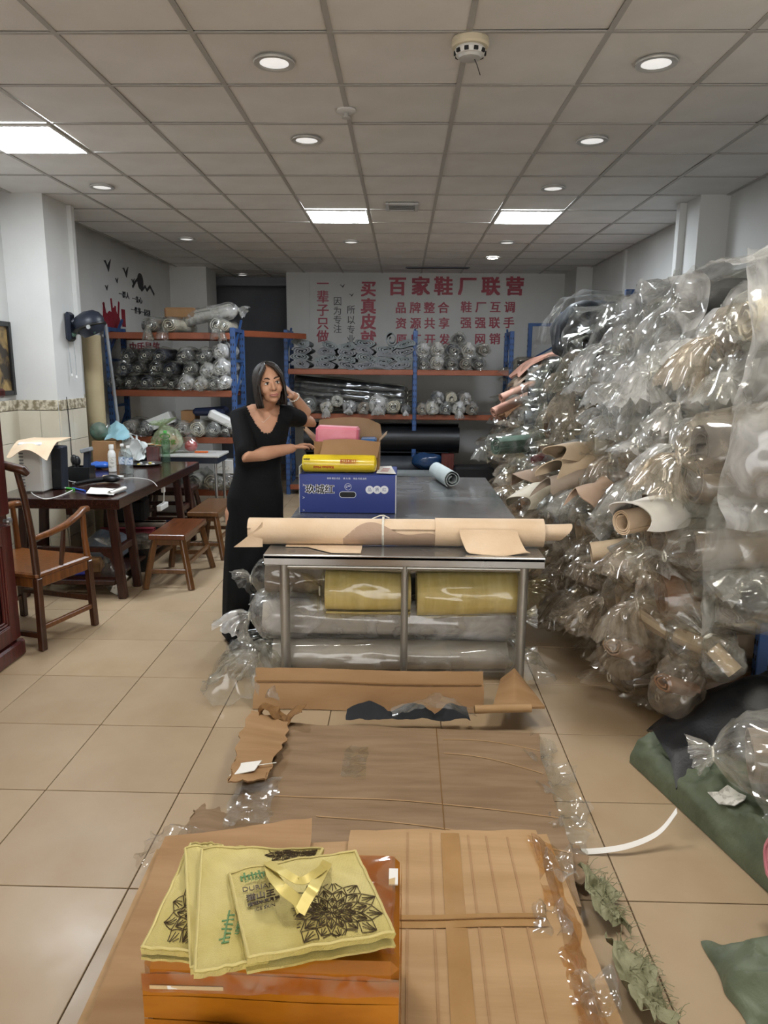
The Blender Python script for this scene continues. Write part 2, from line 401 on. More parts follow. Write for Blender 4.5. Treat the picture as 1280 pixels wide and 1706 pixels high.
# walls
def slab(name, x0, x1, y0, y1, z0, z1, m, parent=None):
    b = MB(); b.box(((x0+x1)/2, (y0+y1)/2, (z0+z1)/2), (x1-x0, y1-y0, z1-z0)); return struct(name, b, m, parent)
WL = slab('wall_left', XL-.15, XL, YF, 12.9, -.1, CZ+.13, 'white_wall')
slab('wall_right', XR, XR+.15, YF, 12.9, -.1, CZ+.13, 'white_wall')
WB = slab('wall_back', -1.74, XR, YB, YB+.12, 0, CZ+.12, 'white_wall')
slab('wall_recess', XL, -1.74, 12.6, 12.72, 0, CZ+.12, 'grey_wall')
slab('wall_recess_side', -1.74, -1.66, YB+.1, 12.7, 0, CZ+.12, 'grey_wall')
slab('wall_front', XL, XR, YF-.15, YF, 2.72, CZ+.12, 'white_wall')          # header over the open shop front
slab('wall_front_left', XL, -2.75, YF-.15, YF, 0, 2.72, 'white_wall'); slab('wall_front_right', 2.1, XR, YF-.15, YF, 0, 2.72, 'white_wall')
mat('bounce_ground', '#BDBAB4', '#B0ADA7', scale=3, rough=.85)
slab('ground_bounce_slab', -9, 9, YF-9.1, YF-.1, -.16, -.02, 'bounce_ground')  # unseen outdoor ground, added and kept pale to bounce daylight onto the ceiling
slab('trim_1', XL, -1.74, 11.75, 11.95, 2.93, CZ+.1, 'grey_wall')
COL = slab('wall_left_column', XL, -2.94, 6.17, 6.69, 0, CZ+.02, 'white_wall')
slab('wall_left_column_back', XL, -2.78, 10.55, 11.1, 0, CZ+.02, 'white_wall')
slab('wall_right_column', 2.345, XR, 6.17, 6.62, 0, CZ+.02, 'white_wall')
slab('wall_right_column_back', 2.36, XR, 10.4, YB, 0, CZ+.02, 'white_wall')
slab('trim_2', XR-.03, XR, 8.85, 8.92, 0, CZ, 'white_wall')
slab('trim_3', 2.29, 2.345, 6.45, 6.53, 0, CZ, 'white_wall')
slab('trim_4', -2.94, -2.90, 6.60, 6.66, 1.98, CZ, 'white_wall')
# cracks between the panels of the lettering wall
for x in (515, 647):
    q = py(x, 500, YB); slab('trim_5', q.x-.012, q.x+.012, YB-.012, YB, 1.2, CZ, 'white_wall')

# tiled dado on the left wall and its column
def dado(parent, O, ux, W, wt, first, nrm):
    """tiles on a wall: O left foot, ux along the wall, widths"""
    ux = Vector(ux); nrm = Vector(nrm); O = Vector(O); x = 0.; wdt = first
    while x < W-.01:
        w_ = min(wdt, W-x); z = 0.
        for hgt in (.20, .40, .44, .27):
            b = MB(); c = O + ux*(x+w_/2) + nrm*.006 + Vector((0, 0, z+hgt/2))
            d = (w_-.004, .012, hgt-.004) if abs(ux.x) > .5 else (.012, w_-.004, hgt-.004)
            b.box(c, d, bev=.0015); b.build('wall_tile', 'wall_tile', parent); z += hgt
        b = MB(); c = O + ux*(x+w_/2) + nrm*.008 + Vector((0, 0, z+.045)); d = (w_-.003, .016, .085) if abs(ux.x) > .5 else (.016, w_-.003, .085)
        b.box(c, d, bev=.003); b.build('border_tile', 'border_tile', parent)
        x += w_; wdt = wt
dado(COL, (XL, 6.17, 0), (1, 0, 0), .36, .36, .20, (0, -1, 0))
dado(COL, (-2.94, 6.17, 0), (0, 1, 0), .52, .30, .24, (1, 0, 0))
dado(WL, (XL, 3.57, 0), (0, 1, 0), 2.6, .30, .2, (1, 0, 0))
dado(WL, (XL, 6.69, 0), (0, 1, 0), 1.3, .30, .3, (1, 0, 0))

# red lettering on the back wall
mat('red_letter', '#A8404F', rough=.5)
mat('black_letter', '#2B2B2E', rough=.5)
def wall_text(body, x, y, hpx, m='red_letter', off=.0, Y=YB-.004, nm='lettering', sx=1.):
    a = py(x, y-hpx/2, Y); c = py(x, y+hpx/2, Y); s = (a.z-c.z)
    return text(nm, body, frame((a+c)/2, (1, 0, 0), (0, 0, 1)), s*1.09, m, WB, .003, off*s, sx=sx)
def wall_row(body, xs, y, h, **k):
    for ch, x in zip(body, xs): wall_text(ch, x, y, h, **k)
wall_row('百家鞋厂联营', [662, 701, 739, 779, 818, 858], 479, 30, off=.042)
wall_row('品牌整合', [668, 692, 715.5, 739], 514, 18, off=.025); wall_row('鞋厂互调', [777, 801.5, 825.5, 849.5], 513, 18, off=.025)
wall_row('资源共享', [668.5, 692.5, 716, 740], 540, 18, off=.025); wall_row('强强联手', [776.5, 800.5, 824, 848], 539, 18, off=.025)
wall_row('原厂开发', [669, 693, 716.5, 740.5], 567, 18, off=.025); wall_row('网销售', [800, 824.5, 849], 566, 18, off=.025)
for ch, y in zip('买真皮就', (483, 512, 538, 566)): wall_text(ch, 614, y, 25, off=.04)
for ch, y in zip('一辈子只做', (474, 496, 518, 540, 562)): wall_text(ch, 538, y, 20, off=.018)
for ch, y in zip('因为专注', (503, 519, 534, 549)): wall_text(ch, 562.5, y, 14, m='black_letter')
for ch, y in zip('所以专业', (517, 534, 550, 566)): wall_text(ch, 585, y, 14, m='black_letter')
def bird(parent, o, ux, s, nrm):
    """a small flying-bird decal"""
    ux = Vector(ux); uz = Vector((0, 0, 1)); nrm = Vector(nrm)
    pl = [(-1, .45), (-.55, .55), (-.1, .05), (.2, .35), (.8, .8), (.35, -.05), (.05, -.5), (-.15, -.2), (-.6, .25)]
    M = Matrix((ux, uz, ux.cross(uz))).transposed()
    b = MB(); b.prism([(p[0]*s, p[1]*s) for p in pl], -.003, .003, M, Vector(o)); b.build('bird_decal', 'black_letter', parent, smooth=0)
for (x, y, s) in ((571, 477, .045), (586, 492, .04)): bird(WB, py(x, y, YB-.003), (1, 0, 0), s, (0, -1, 0))

# decals of the left wall
XD = XL + .004
def lw(x, y): return px(x, y, XD)
def lwtext(body, x, y, h, m='black_letter', off=0., sx=1.):
    a = lw(x, y-h/2); c = lw(x, y+h/2)
    text('lettering', body, frame((a+c)/2, (0, 1, 0), (0, 0, 1)), (a.z-c.z)*1.09, m, WL, .003, off, sx=sx)
for (x, y, s) in ((180, 444, .11), (210, 455, .10), (195, 468, .05), (178, 480, .05), (222, 470, .06)): bird(WL, lw(x, y), (0, 1, 0), s, (1, 0, 0))
for body, x, y in (('一群人', 207, 492), ('一条心', 229, 500), ('一件事', 227, 518), ('一起拼', 243, 522)): lwtext(body, x, y, 11, sx=1.3)
# mountain line and sun
mp = [(221, 478), (226, 469), (231, 463), (236, 484), (242, 477), (245, 484), (250, 477), (257, 491)]
b = MB()
for a, c in zip(mp[:-1], mp[1:]): b.bar(lw(*a), lw(*c), .006, .03, up=(0, .7, .7))
b.build('mountain_line', 'black_letter', WL)
q = lw(234, 469); b = MB(); b.cyl(q-Vector((.003, 0, 0)), q+Vector((.003, 0, 0)), .10, n=20); b.build('sun_decal', 'black_letter', WL)
# red raised hands and spears
mat('red_decal', '#8E1F30', rough=.5)
sp = [((172, 504), (180, 542)), ((173, 504), (173, 545)), ((185, 497), (190, 545)), ((198, 503), (197, 545)), ((192, 510), (193, 545))]
for a, c in sp:
    b = MB(); b.bar(lw(*a), lw(*c), .006, .035, up=(0, 1, 0)); b.build('spear_decal', 'red_decal', WL)
for x, y in ((177, 538), (184, 536), (191, 530), (196, 540), (187, 546), (179, 548), (194, 548)):
    q = lw(x, y); b = MB(); b.ball(q, (.004, .10, .12), 10, 6); b.build('raised_fist_decal', 'red_decal', WL)
q = lw(206, 530); b = MB(); b.box(q, (.008, .10, .20)); b.build('torch_decal', 'red_decal', WL)
# the red slogan board on the wall behind the left rack
mat('slogan_board', '#B9B4AE', rough=.5)
q = lw(240, 590)
for i, ch in enumerate('做皮质量第一'[1:]):
    lwtext(ch, 222+i*13, 584, 24, m='red_decal', sx=1.5)
# ================================================================== shape generators shared by the stock of leather
plastic('film', fac=.10, haze=.26, scale=5, bump=.55)
plastic('film_milky', fac=.32, haze=.42, scale=5, bump=.55, body='#FAFAFA')
plastic('film_dim', fac=.15, haze=.30, scale=5, bump=.55, body='#DBD0C0', tint='#F3EFE8', GLOSS=.04)  # clear film again, with the dimness of the lower pile put into its colour
plastic('film_yellow', fac=.05, haze=.16, scale=6, bump=.5, tint='#FFFCF2', body='#F0E6B8')
def leather(name, a, b, **k): return mat(name, a, b, scale=k.pop('scale', 5), rough=k.pop('rough', .62), bump=k.pop('bump', .12), bscale=k.pop('bscale', 90), spec=.35, **k)
leather('tan', '#E0C8AC', '#D5BA9A'); leather('tan_back', '#B39A86', '#A68D78', rough=.85)
leather('beige', '#C9B59A', '#BBA488'); leather('cream', '#DED5C2', '#D0C5AF'); leather('taupe', '#9A8B7C', '#8A7B6C')
leather('grey_suede', '#878C8C', '#6F7475', rough=.95); leather('dark_suede', '#4A4F53', '#3C4145', rough=.95)
leather('charcoal', '#33363B', '#272A2F', rough=.5); leather('black', '#17181B', '#101114', rough=.38); leather('navy', '#222A44', '#1A2138', rough=.5)
leather('white_hide', '#D9D7D2', '#CBC8C2'); leather('pink', '#D98A96', '#C97683'); leather('brown', '#8A6548', '#76543A'); leather('rose', '#B98D7B', '#AC7F6D')
leather('green_hide', '#5F7A6C', '#4F6A5C'); leather('red_hide', '#8E3A43', '#7C2F38'); leather('grey_hide', '#7C7D80', '#6D6E71')
mat('twine', '#E8E4D8', rough=.7)

def basis(d):
    d = Vector(d).normalized(); u = Vector((0, 0, 1)) if abs(d.z) < .92 else Vector((0, 1, 0))
    x = u.cross(d).normalized(); y = d.cross(x); return x, y, d
def spiral(mb, A, B, r, turns=2.5, th=.006, seed=0, squash=1., segs=5, nper=18, rin=.3, wob=.06, sag=0., flap=0.):
    """a rolled hide: a sheet with thickness wound about the axis A-B, both ends showing the winding"""
    A, B = Vector(A), Vector(B); x, y, d = basis(B-A); R = random.Random(seed)
    n = max(8, int(nper*turns)); ph = R.uniform(0, 6.28); rings = []
    a1, a2, a3 = R.uniform(0, 6.28), R.uniform(0, 6.28), R.uniform(0, 6.28)
    for j in range(segs+1):
        t = j/segs; c = A.lerp(B, t) + Vector((0, 0, -sag*4*(t-.5)**2 + 0*sag)); O = []; I = []
        for i in range(n+1):
            s = i/n; an = ph + 2*PI*turns*s; rr = r*(rin+(1-rin)*s**.8)
            if s > .93: rr += flap*r*((s-.93)/.07)**2
            w_ = 1 + wob*(math.sin(2*an+a1+t*1.4) + .6*math.sin(3*an+a2-t*2) + .5*math.sin(5*an + a3))
            k = wob*.5*r*math.sin(a1*3+an*.7)*t                      # telescoped edge
            for L_, q in ((O, th/2), (I, -th/2)):
                L_.append(c + x*((rr*w_+q)*math.cos(an)) + y*((rr*w_+q)*math.sin(an)*squash) + d*k)
        rings.append(O + I[::-1])
    m = 2*(n+1); vs = [p for q in rings for p in q]; fs = []
    for j in range(segs):
        for i in range(m): fs.append((j*m+i, j*m+(i+1) % m, (j+1)*m+(i+1) % m, (j+1)*m+i))
    for j, fl in ((0, 1), (segs, 0)):
        for i in range(n):
            f = (j*m+i, j*m+i+1, j*m+m-2-i, j*m+m-1-i); fs.append(f[::-1] if fl else f)
    return mb.add(vs, fs)
def film_rings(P, Rr, n, seed, amp=.10, pleat=None, squash=1., lo=None):
    P = [Vector(p) for p in P]; rings = []; u = None; R = random.Random(seed)
    k1, k2 = R.randint(3, 5), R.randint(7, 10); f1, f2 = R.uniform(0, 6.28), R.uniform(0, 6.28)
    kp = R.randint(9, 13)
    for j, p in enumerate(P):
        t = (P[min(j+1, len(P)-1)] - P[max(j-1, 0)]).normalized()
        if u is None:
            u = Vector((0, 0, 1)) if abs(t.z) < .9 else Vector((0, 1, 0))
        x = (u - t*u.dot(t)); x = x.normalized() if x.length > 1e-4 else Vector((1, 0, 0)); u = x; y = t.cross(x); q = []
        for i in range(n):
            a = 2*PI*i/n; r = Rr[j]
            s = amp*(.6*math.sin(k1*a+f1+j*.55) + .4*math.sin(k2*a+f2-j*.8)) + amp*1.1*noise.noise(Vector((math.cos(a)*1.7, math.sin(a)*1.7, j*.45+seed*3.7)))
            cx_, cy_ = math.cos(a)*2.6, math.sin(a)*2.6
            s += amp*.8*(.5-abs(noise.noise(Vector((cx_, cy_, j*.33+seed*1.9))))*2.) + amp*.35*(.5-abs(noise.noise(Vector((cx_*2.3, cy_*2.3, j*.9+seed*2.9))))*2.)
            pl = (pleat[j] if pleat else 0.)
            s += pl*math.sin(kp*a+f1+.3*j)
            rr = r*(1+s)
            if lo and lo[j]: rr = max(rr, lo[j]*(1+.012*math.sin(9*a+j)))
            q.append(p + x*(rr*squash*math.cos(a)) + y*(rr*math.sin(a)))
        rings.append(q)
    return rings
def sleeve(mb, A, B, r, seed, n=20, slack=1.14, neck=.10, tail=.16, droop=.35, segs=9, ragged=.35, back=False, fl=.75, amp=.10):
    """a clear film sleeve round a roll, gathered into a neck beyond B and flaring into a loose tail"""
    A, B = Vector(A), Vector(B); d = (B-A).normalized(); R = random.Random(seed*31+5); P = []; Q = []; L = []; LO = []
    if back:
        P += [A - d*(neck+tail*.6), A - d*neck*1.05, A - d*neck*.6]; Q += [r*.45, r*.13, r*.55]; L += [.3, .25, .15]; LO += [0, 0, 0]
    for j in range(segs+1):
        t = j/segs; P.append(A.lerp(B, t)); Q.append(r*slack*(1+.05*math.sin(t*5+seed))); L.append(.02); LO.append(r*1.05)
    g = Vector((R.uniform(-.15, .15), R.uniform(-.25, .25), -1.))
    c = Vector(B); dd = Vector(d)
    for f, rr, pl in ((.35, 1.0, .05), (.7, .62, .14), (1., .17, .30)):
        P.append(B + d*neck*f + g*(neck*droop*.3*f*f)); Q.append(r*rr); L.append(pl)
    c = Vector(P[-1]); m = 5
    for k in range(1, m+1):
        dd = (dd*(1-droop*.45) + g*droop*.45).normalized(); c = c + dd*(tail/m)
        P.append(Vector(c)); Q.append(r*(.17 + fl*(k/m)**.8)); L.append(.30 - .03*k)
    LO += [0]*(len(P)-len(LO))
    rings = film_rings(P, Q, n, seed, amp, L, lo=LO)
    last = rings[-1]
    for i in range(n): last[i] = last[i] + dd*(tail*ragged*noise.noise(Vector((i*1.3, seed*2.1, 0))))
    mb.loft(rings, cap=(not back, False))
    return P[len(P)-m-1], d
def wrapped_roll(A, B, r, core, film, label, group, seed, cat='leather roll', name='wrapped_leather_roll', turns=2.2, th=.008, n=18, segs=3,
                 nper=16, tie=True, **k):
    A, B = Vector(A), Vector(B)
    c = (A+B)/2; z = min(A.z, B.z)-r
    t = thing(name, label, cat, (c.x, c.y, z), group=group)
    b = MB(); spiral(b, A, B, r, turns, th, seed, segs=segs, nper=nper, squash=k.pop('squash', .94)); b.build('leather_roll', core, t)
    b = MB(); q, d = sleeve(b, A, B, r, seed, n=n, **k); o = b.build('plastic_sleeve', film, t, smooth=180)
    if tie:
        b = MB(); x, y, _ = basis(d); b.tube([q + x*(r*.2*math.cos(a)) + y*(r*.2*math.sin(a)) for a in [i*PI/4 for i in range(9)]], .004, 5); b.build('tie', 'twine', o)
    return t
def bag(mb, bottom, top, r, seed, n=26, m=11, tail=.12, fl=.6, amp=.13, bend=(0, 0, 0)):
    """a filled film bag: swells from its bottom, gathers into a neck at top and flares again"""
    bo, tp = Vector(bottom), Vector(top); P = []; Q = []; L = []; bend = Vector(bend)
    for j in range(m+1):
        t = j/m; P.append(bo.lerp(tp, t) + bend*math.sin(t*PI)); Q.append(r*max(.06, (math.sin(PI*min(1, t*.93+.06)))**.55*(1-.35*t))); L.append(.02+.22*max(0, t-.55))
    Q[-1] = r*.14; Q[-2] = r*.30; L[-1] = .25
    d = (P[-1]-P[-2]).normalized()
    for k in range(1, 5): P.append(P[m] + d*(tail*k/4)); Q.append(r*(.14+fl*(k/4))); L.append(.28)
    rings = film_rings(P, Q, n, seed, amp, L)
    for i in range(n): rings[-1][i] += d*(tail*.5*noise.noise(Vector((i*1.7, seed, 3))))
    return mb.loft(rings, cap=(True, False))
def crumple(mb, fn, nu, nv, amp, s, seed, thick=0.):
    """a sheet fn(u,v) with crumpled relief"""
    def g(u, v):
        p = Vector(fn(u, v)); k = 1
        return p + Vector((nz(p, s, seed), nz(p, s, seed+1.3), nz(p, s, seed+2.7)))*amp + Vector((nz(p, s*2.7, seed+4), nz(p, s*2.7, seed+5.3), nz(p, s*2.7, seed+6.7)))*amp*.30
    return mb.grid(g, nu, nv, thick)
# ================================================================== left side: cabinet, picture, fan, tea table, seats
def wood(name, a, b, **k): return mat(name, a, b, scale=k.pop('scale', 3.5), detail=8, rough=k.pop('rough', .32), stretch=k.pop('stretch', (14, 14, 1.2)), bump=.05, bscale=12, spec=.5, dist=.4, coat=k.pop('coat', .15), **k)
wood('rosewood', '#5A2420', '#3E1715'); wood('rosewood_dark', '#2E1512', '#1F0D0C'); wood('tea_wood', '#3A2119', '#27140F', coat=.35, rough=.22, stretch=(14, 1.2, 14))
wood('tea_leg', '#42241B', '#2C1712'); wood('bench_wood', '#6B3B1E', '#522B15', stretch=(14, 1.5, 6)); wood('bench_leg', '#6E4A2B', '#543519'); wood('chair_wood', '#7A4A22', '#5C3416'); wood('chair_dark', '#4A2A18', '#331B0F')
mat('black_plastic', '#17181A', rough=.38); mat('navy_black', '#232936', rough=.42); mat('grey_plastic', '#8A8D90', rough=.45); mat('white_plastic', '#E6E6E2', rough=.4)
mat('silver', '#B9BBBC', rough=.28, metal=.9); mat('carton', '#A9825A', '#9B744D', scale=4, rough=.8, bump=.05, bscale=40)
mat('green_plastic', '#4CB04A', rough=.4); mat('blue_plastic', '#2E58B8', rough=.35); mat('orange_plastic', '#D9682B', rough=.4); mat('red_plastic', '#B0302C', rough=.4)
mat('paper', '#ECE9E2', rough=.7); mat('cream_board', '#B8A986', '#AB9B78', scale=3, rough=.55)
mat('ink', '#2a2a2a', rough=.6)
def glassy(name, tint, rough=.05, fac=.12, body='#FFFFFF'):
    m = bpy.data.materials.new(name); m.use_nodes = True; nt = m.node_tree; N = nt.nodes; K = nt.links
    N.remove(N['Principled BSDF']); tr = N.new('ShaderNodeBsdfTransparent'); tr.inputs[0].default_value = H(tint)
    gl = N.new('ShaderNodeBsdfGlossy'); gl.inputs['Roughness'].default_value = rough; df = N.new('ShaderNodeBsdfDiffuse'); df.inputs[0].default_value = H(body)
    fr = N.new('ShaderNodeLayerWeight'); fr.inputs[0].default_value = .15
    m1 = N.new('ShaderNodeMixShader'); m1.inputs[0].default_value = fac; K.new(tr.outputs[0], m1.inputs[1]); K.new(df.outputs[0], m1.inputs[2])
    m2 = N.new('ShaderNodeMixShader'); K.new(fr.outputs['Facing'], m2.inputs[0]); K.new(m1.outputs[0], m2.inputs[1]); K.new(gl.outputs[0], m2.inputs[2])
    K.new(m2.outputs[0], N['Material Output'].inputs['Surface']); MATS[name] = m
glassy('clear_pet', '#F2F8F8', fac=.08); glassy('green_pet', '#DCECE0', fac=.08, body='#A9C9B2'); glassy('cover_glass', '#E3F0E4', fac=.10)

# rosewood cabinet by the left edge
t = thing('rosewood_cabinet', 'dark red carved rosewood cabinet at the left edge of the floor', 'cabinet', (-2.74, 3.1, 0))
CXF, CY0, CY1, CH = -2.225, 2.2, 4.02, 1.56
b = MB(); b.box((-2.77, 3.11, CH/2+.02), (1.0, 1.80, CH-.06), bev=.006); b.build('body', 'rosewood', t)
b = MB(); b.box((-2.755, 3.11, CH-.02), (1.08, 1.86, .05), bev=.012); b.build('top', 'rosewood', t)
b = MB(); b.box((-2.755, 3.11, .05), (1.05, 1.84, .10), bev=.012); b.build('plinth', 'rosewood', t)
for (y0, y1) in ((2.25, 3.10), (3.13, 3.99)):
    dr = None
    for (z0, z1) in ((.12, .80), (.86, 1.48)):
        b = MB(); yc, zc = (y0+y1)/2, (z0+z1)/2; fw_ = .10
        for s in (-1, 1):
            b.box((CXF-.03, yc+s*((y1-y0)/2-fw_/2), zc), (.045, fw_, z1-z0), bev=.006); b.box((CXF-.03, yc, zc+s*((z1-z0)/2-fw_/2)), (.045, y1-y0-2*fw_, fw_), bev=.006)
        d_ = b.build('door', 'rosewood', t)
        b = MB(); i0, i1, j0, j1 = y0+fw_, y1-fw_, z0+fw_, z1-fw_
        for k in range(3):       # stepped moulding
            e = k*.014
            for s in (-1, 1):
                b.box((CXF-.016-k*.006, yc+s*((i1-i0)/2-e), zc), (.014, .012, j1-j0-2*e), bev=.003); b.box((CXF-.016-k*.006, yc, zc+s*((j1-j0)/2-e)), (.014, i1-i0-2*e, .012), bev=.003)
        b.build('moulding', 'rosewood', d_)
        b = MB(); b.box((CXF-.045, yc, zc), (.014, i1-i0, j1-j0)); b.build('panel', 'rosewood_dark', d_)
b = MB(); b.lathe([(.012, 0), (.012, .02), (.022, .028), (.02, .04), (.004, .046)], (CXF-.012, 3.93, .83), n=14, M=Matrix(((0, 0, 1), (0, 1, 0), (-1, 0, 0)))); b.build('knob', 'silver', t)

# framed picture on the left wall
t = thing('framed_picture', 'dark framed brown picture hanging on the left wall beside the column', 'picture', (XL+.02, 5.74, 1.44))
def fr_(p, q, w_, th_, x, nm, m, t):
    (y0, z0), (y1, z1) = p, q; b = MB()
    for s in (-1, 1):
        b.box((x, (y0+y1)/2+s*((y1-y0)/2-w_/2), (z0+z1)/2), (th_, w_, z1-z0), bev=.004); b.box((x, (y0+y1)/2, (z0+z1)/2+s*((z1-z0)/2-w_/2)), (th_, y1-y0-2*w_, w_), bev=.004)
    return b.build(nm, m, t)
fr_((5.36, 1.44), (6.12, 2.04), .04, .035, XL+.02, 'frame', 'black_plastic', t)
mat('picture_print', '#A68A56', '#2B2116', scale=3.2, detail=7, rough=.5, ramp=(.42, .58), stretch=(1, 1.6, 1), dist=1.5)
b = MB(); b.box((XL+.012, 5.74, 1.74), (.012, .70, .54)); b.build('print', 'picture_print', t)

# wall fan hung with a hood and two pull cords
t = thing('wall_fan', 'black wall fan with a hooded motor and pull cords on the white column', 'fan', (-2.93, 6.5, 1.88))
b = MB(); b.box((-2.915, 6.45, 2.02), (.05, .13, .25), bev=.022); b.build('mount', 'navy_black', t)
b = MB(); b.tube([(-2.90, 6.45, 2.06), (-2.86, 6.47, 2.075), (-2.80, 6.50, 2.07)], .026, 10); b.build('arm', 'navy_black', t)
b = MB()
Mh = Matrix.Rotation(-.35, 3, 'Y')
b.lathe([(.02, -.10), (.09, -.095), (.125, -.04), (.135, .01), (.12, .06), (.08, .095), (.01, .11)], (-2.765, 6.5, 2.05), n=20, M=Mh @ Matrix.Rotation(.25, 3, 'X')); b.build('motor_hood', 'navy_black', t)
b = MB(); b.lathe([(.136, -.012), (.150, -.006), (.152, .006), (.136, .012)], (-2.765, 6.5, 2.015), n=24, M=Mh); b.build('hood_brim', 'black_plastic', t)
b = MB(); b.box((-2.84, 6.44, 2.05), (.012, .01, .09), bev=.002); b.build('bracket', 'silver', t)
b = MB(); b.cyl((-2.71, 6.36, 2.015), (-2.71, 6.345, 2.015), .018, n=14); b.build('oscillation_knob', 'silver', t)
for dx, zz in ((-.02, 1.60), (.03, 1.585)):
    b = MB(); b.tube([(-2.91+dx, 6.42, 1.90), (-2.905+dx, 6.42, 1.75), (-2.90+dx*.8, 6.42, zz)], .0022, 5); o = b.build('pull_cord', 'grey_plastic', t)
    b = MB(); b.lathe([(.003, .02), (.008, .012), (.009, -.004), (.002, -.012)], (-2.90+dx*.8, 6.42, zz), n=10); b.build('cord_bead', 'white_plastic', o)
for k, (x, y, m) in enumerate(((122, 557, 'green_hide'), (155, 552, 'green_hide'))):
    q = py(x, y, 6.44); b = MB(); b.ball(q, (.03, .02, .025), 10, 6); b.build('control_dial', m, t)

# tall beige roll and a pole standing behind the tea table
b = MB(); spiral(b, (-2.965, 6.98, 0.0), (-2.965, 6.98, 1.97), .088, 2.5, .004, 5, wob=.01, segs=3, nper=24, rin=.5)
one('standing_roll', b, 'cream_board', 'tall pale beige roll standing upright under the wall fan', 'roll')
b = MB(); b.cyl((-2.80, 7.28, 0.005), (-2.99, 7.42, 2.10), .016, n=10); b.cyl((-2.80, 7.28, 0.0), (-2.81, 7.283, .05), .022, n=10)
one('metal_pole', b, 'grey_plastic', 'thin grey metal pole leaning beside the left rack', 'pole')
# wall cable
b = MB(); b.tube([(-2.925, 6.3, 1.42), (-2.922, 6.31, 1.1), (-2.92, 6.30, .77)], .004, 6); one('wall_cable', b, 'black_plastic', 'thin dark cable running down the tiled column', 'cable')

# tea table
TX0, TX1, TY0, TY1, TZ = -2.93, -2.0, 4.99, 7.06, .765
t = thing('tea_table', 'long dark brown wooden tea table with thick polished top', 'table', (-2.42, 6.0, 0))
b = MB(); b.box(((TX0+TX1)/2, (TY0+TY1)/2, TZ-.038), (TX1-TX0, TY1-TY0, .076), bev=.006); b.build('tabletop', 'tea_wood', t)
legp = [(x, y) for x in (-2.08, -2.76) for y in (5.09, 5.39, 6.62, 6.92)]
for x, y in legp:
    s = 1 if x > -2.4 else -1
    b = MB(); b.bar((x+.03*s, y, 0.0), (x-.02*s, y, TZ-.076), .06, .055, bev=.006); b.build('leg', 'tea_leg', t)
for x in (-2.085, -2.755):
    for y0, y1 in ((5.09, 5.39), (6.62, 6.92)):
        b = MB(); b.box((x, (y0+y1)/2, .36), (.045, y1-y0-.05, .05), bev=.004); b.build('side_stretcher', 'tea_leg', t)
for y in (5.09, 6.92):
    for z in (.12, .37):
        b = MB(); b.box((-2.42, y, z), (.64, .04, .035), bev=.004); b.build('cross_stretcher', 'tea_leg', t)
b = MB(); b.box((-2.42, 6.0, .645), (.05, 1.78, .05), bev=.004); b.build('beam', 'tea_leg', t)
for s in (-1, 1):
    b = MB(); M3 = Matrix(((1, 0, 0), (0, 0, -1), (0, 1, 0)))
    pl = [(-.32*s, 0), (-.22*s, 0), (-.25*s, -.03), (-.29*s, -.05), (-.31*s, -.11), (-.32*s, -.12)]
    if s < 0: pl = pl[::-1]
    b.prism(pl, -.012, .012, M3, (-2.42, 5.09, .355)); b.build('corner_bracket', 'tea_leg', t)
b = MB(); b.box((-2.42, 5.95, .135), (.60, 1.62, .02)); b.build('lower_shelf', 'tea_leg', t)

# armchair
ang = -.28
t = thing('wooden_armchair', 'brown wooden armchair with curved arms before the tea table', 'chair', (-2.16, 4.09, 0), ang)
def cl(b, nm, m): return b.build(nm, m, t, world=False)
W_, D_ = .56, .44                                   # local: x to the right post (0) and left (-W), y forward
b = MB(); b.box((-W_/2, D_/2, .465), (W_+.04, D_+.05, .035), bev=.01); cl(b, 'seat', 'chair_wood')
b = MB()
for x in (-.0, -W_): b.box((x, D_/2, .42), (.03, D_-.04, .06), bev=.004)
for y in (0, D_): b.box((-W_/2, y, .42), (W_-.04, .03, .06), bev=.004)
cl(b, 'apron', 'chair_wood')
for x in (0, -W_):
    for y in (0, D_):
        s = 1 if x == 0 else -1
        b = MB(); b.bar((x+.012*s, y-(.015 if y == 0 else -.01), 0), (x, y, .45), .042, .042, bev=.006); cl(b, 'leg', 'chair_dark')
for x in (0, -W_):
    b = MB(); b.tube([(x, 0, .45), (x, -.012, .70), (x, -.045, .95), (x, -.08, 1.10)], [.022, .021, .019, .017], 10); cl(b, 'back_post', 'chair_dark')
b = MB(); b.tube([(.06, -.06, 1.085), (.045, -.078, 1.11), (0, -.085, 1.12), (-W_*.25, -.105, 1.15), (-W_/2, -.11, 1.165), (-W_*.75, -.105, 1.15), (-W_, -.085, 1.12), (-W_-.045, -.078, 1.11), (-W_-.06, -.06, 1.085)],
                 [.018, .027, .026, .026, .028, .026, .026, .027, .018], 10); cl(b, 'crest_rail', 'chair_dark')
b = MB(); b.grid(lambda u, v: (-W_/2+(u-.5)*.15, .0-.10*v*v+.03*math.sin(v*PI), .48+v*.67), 4, 10, .012); cl(b, 'splat', 'chair_dark')
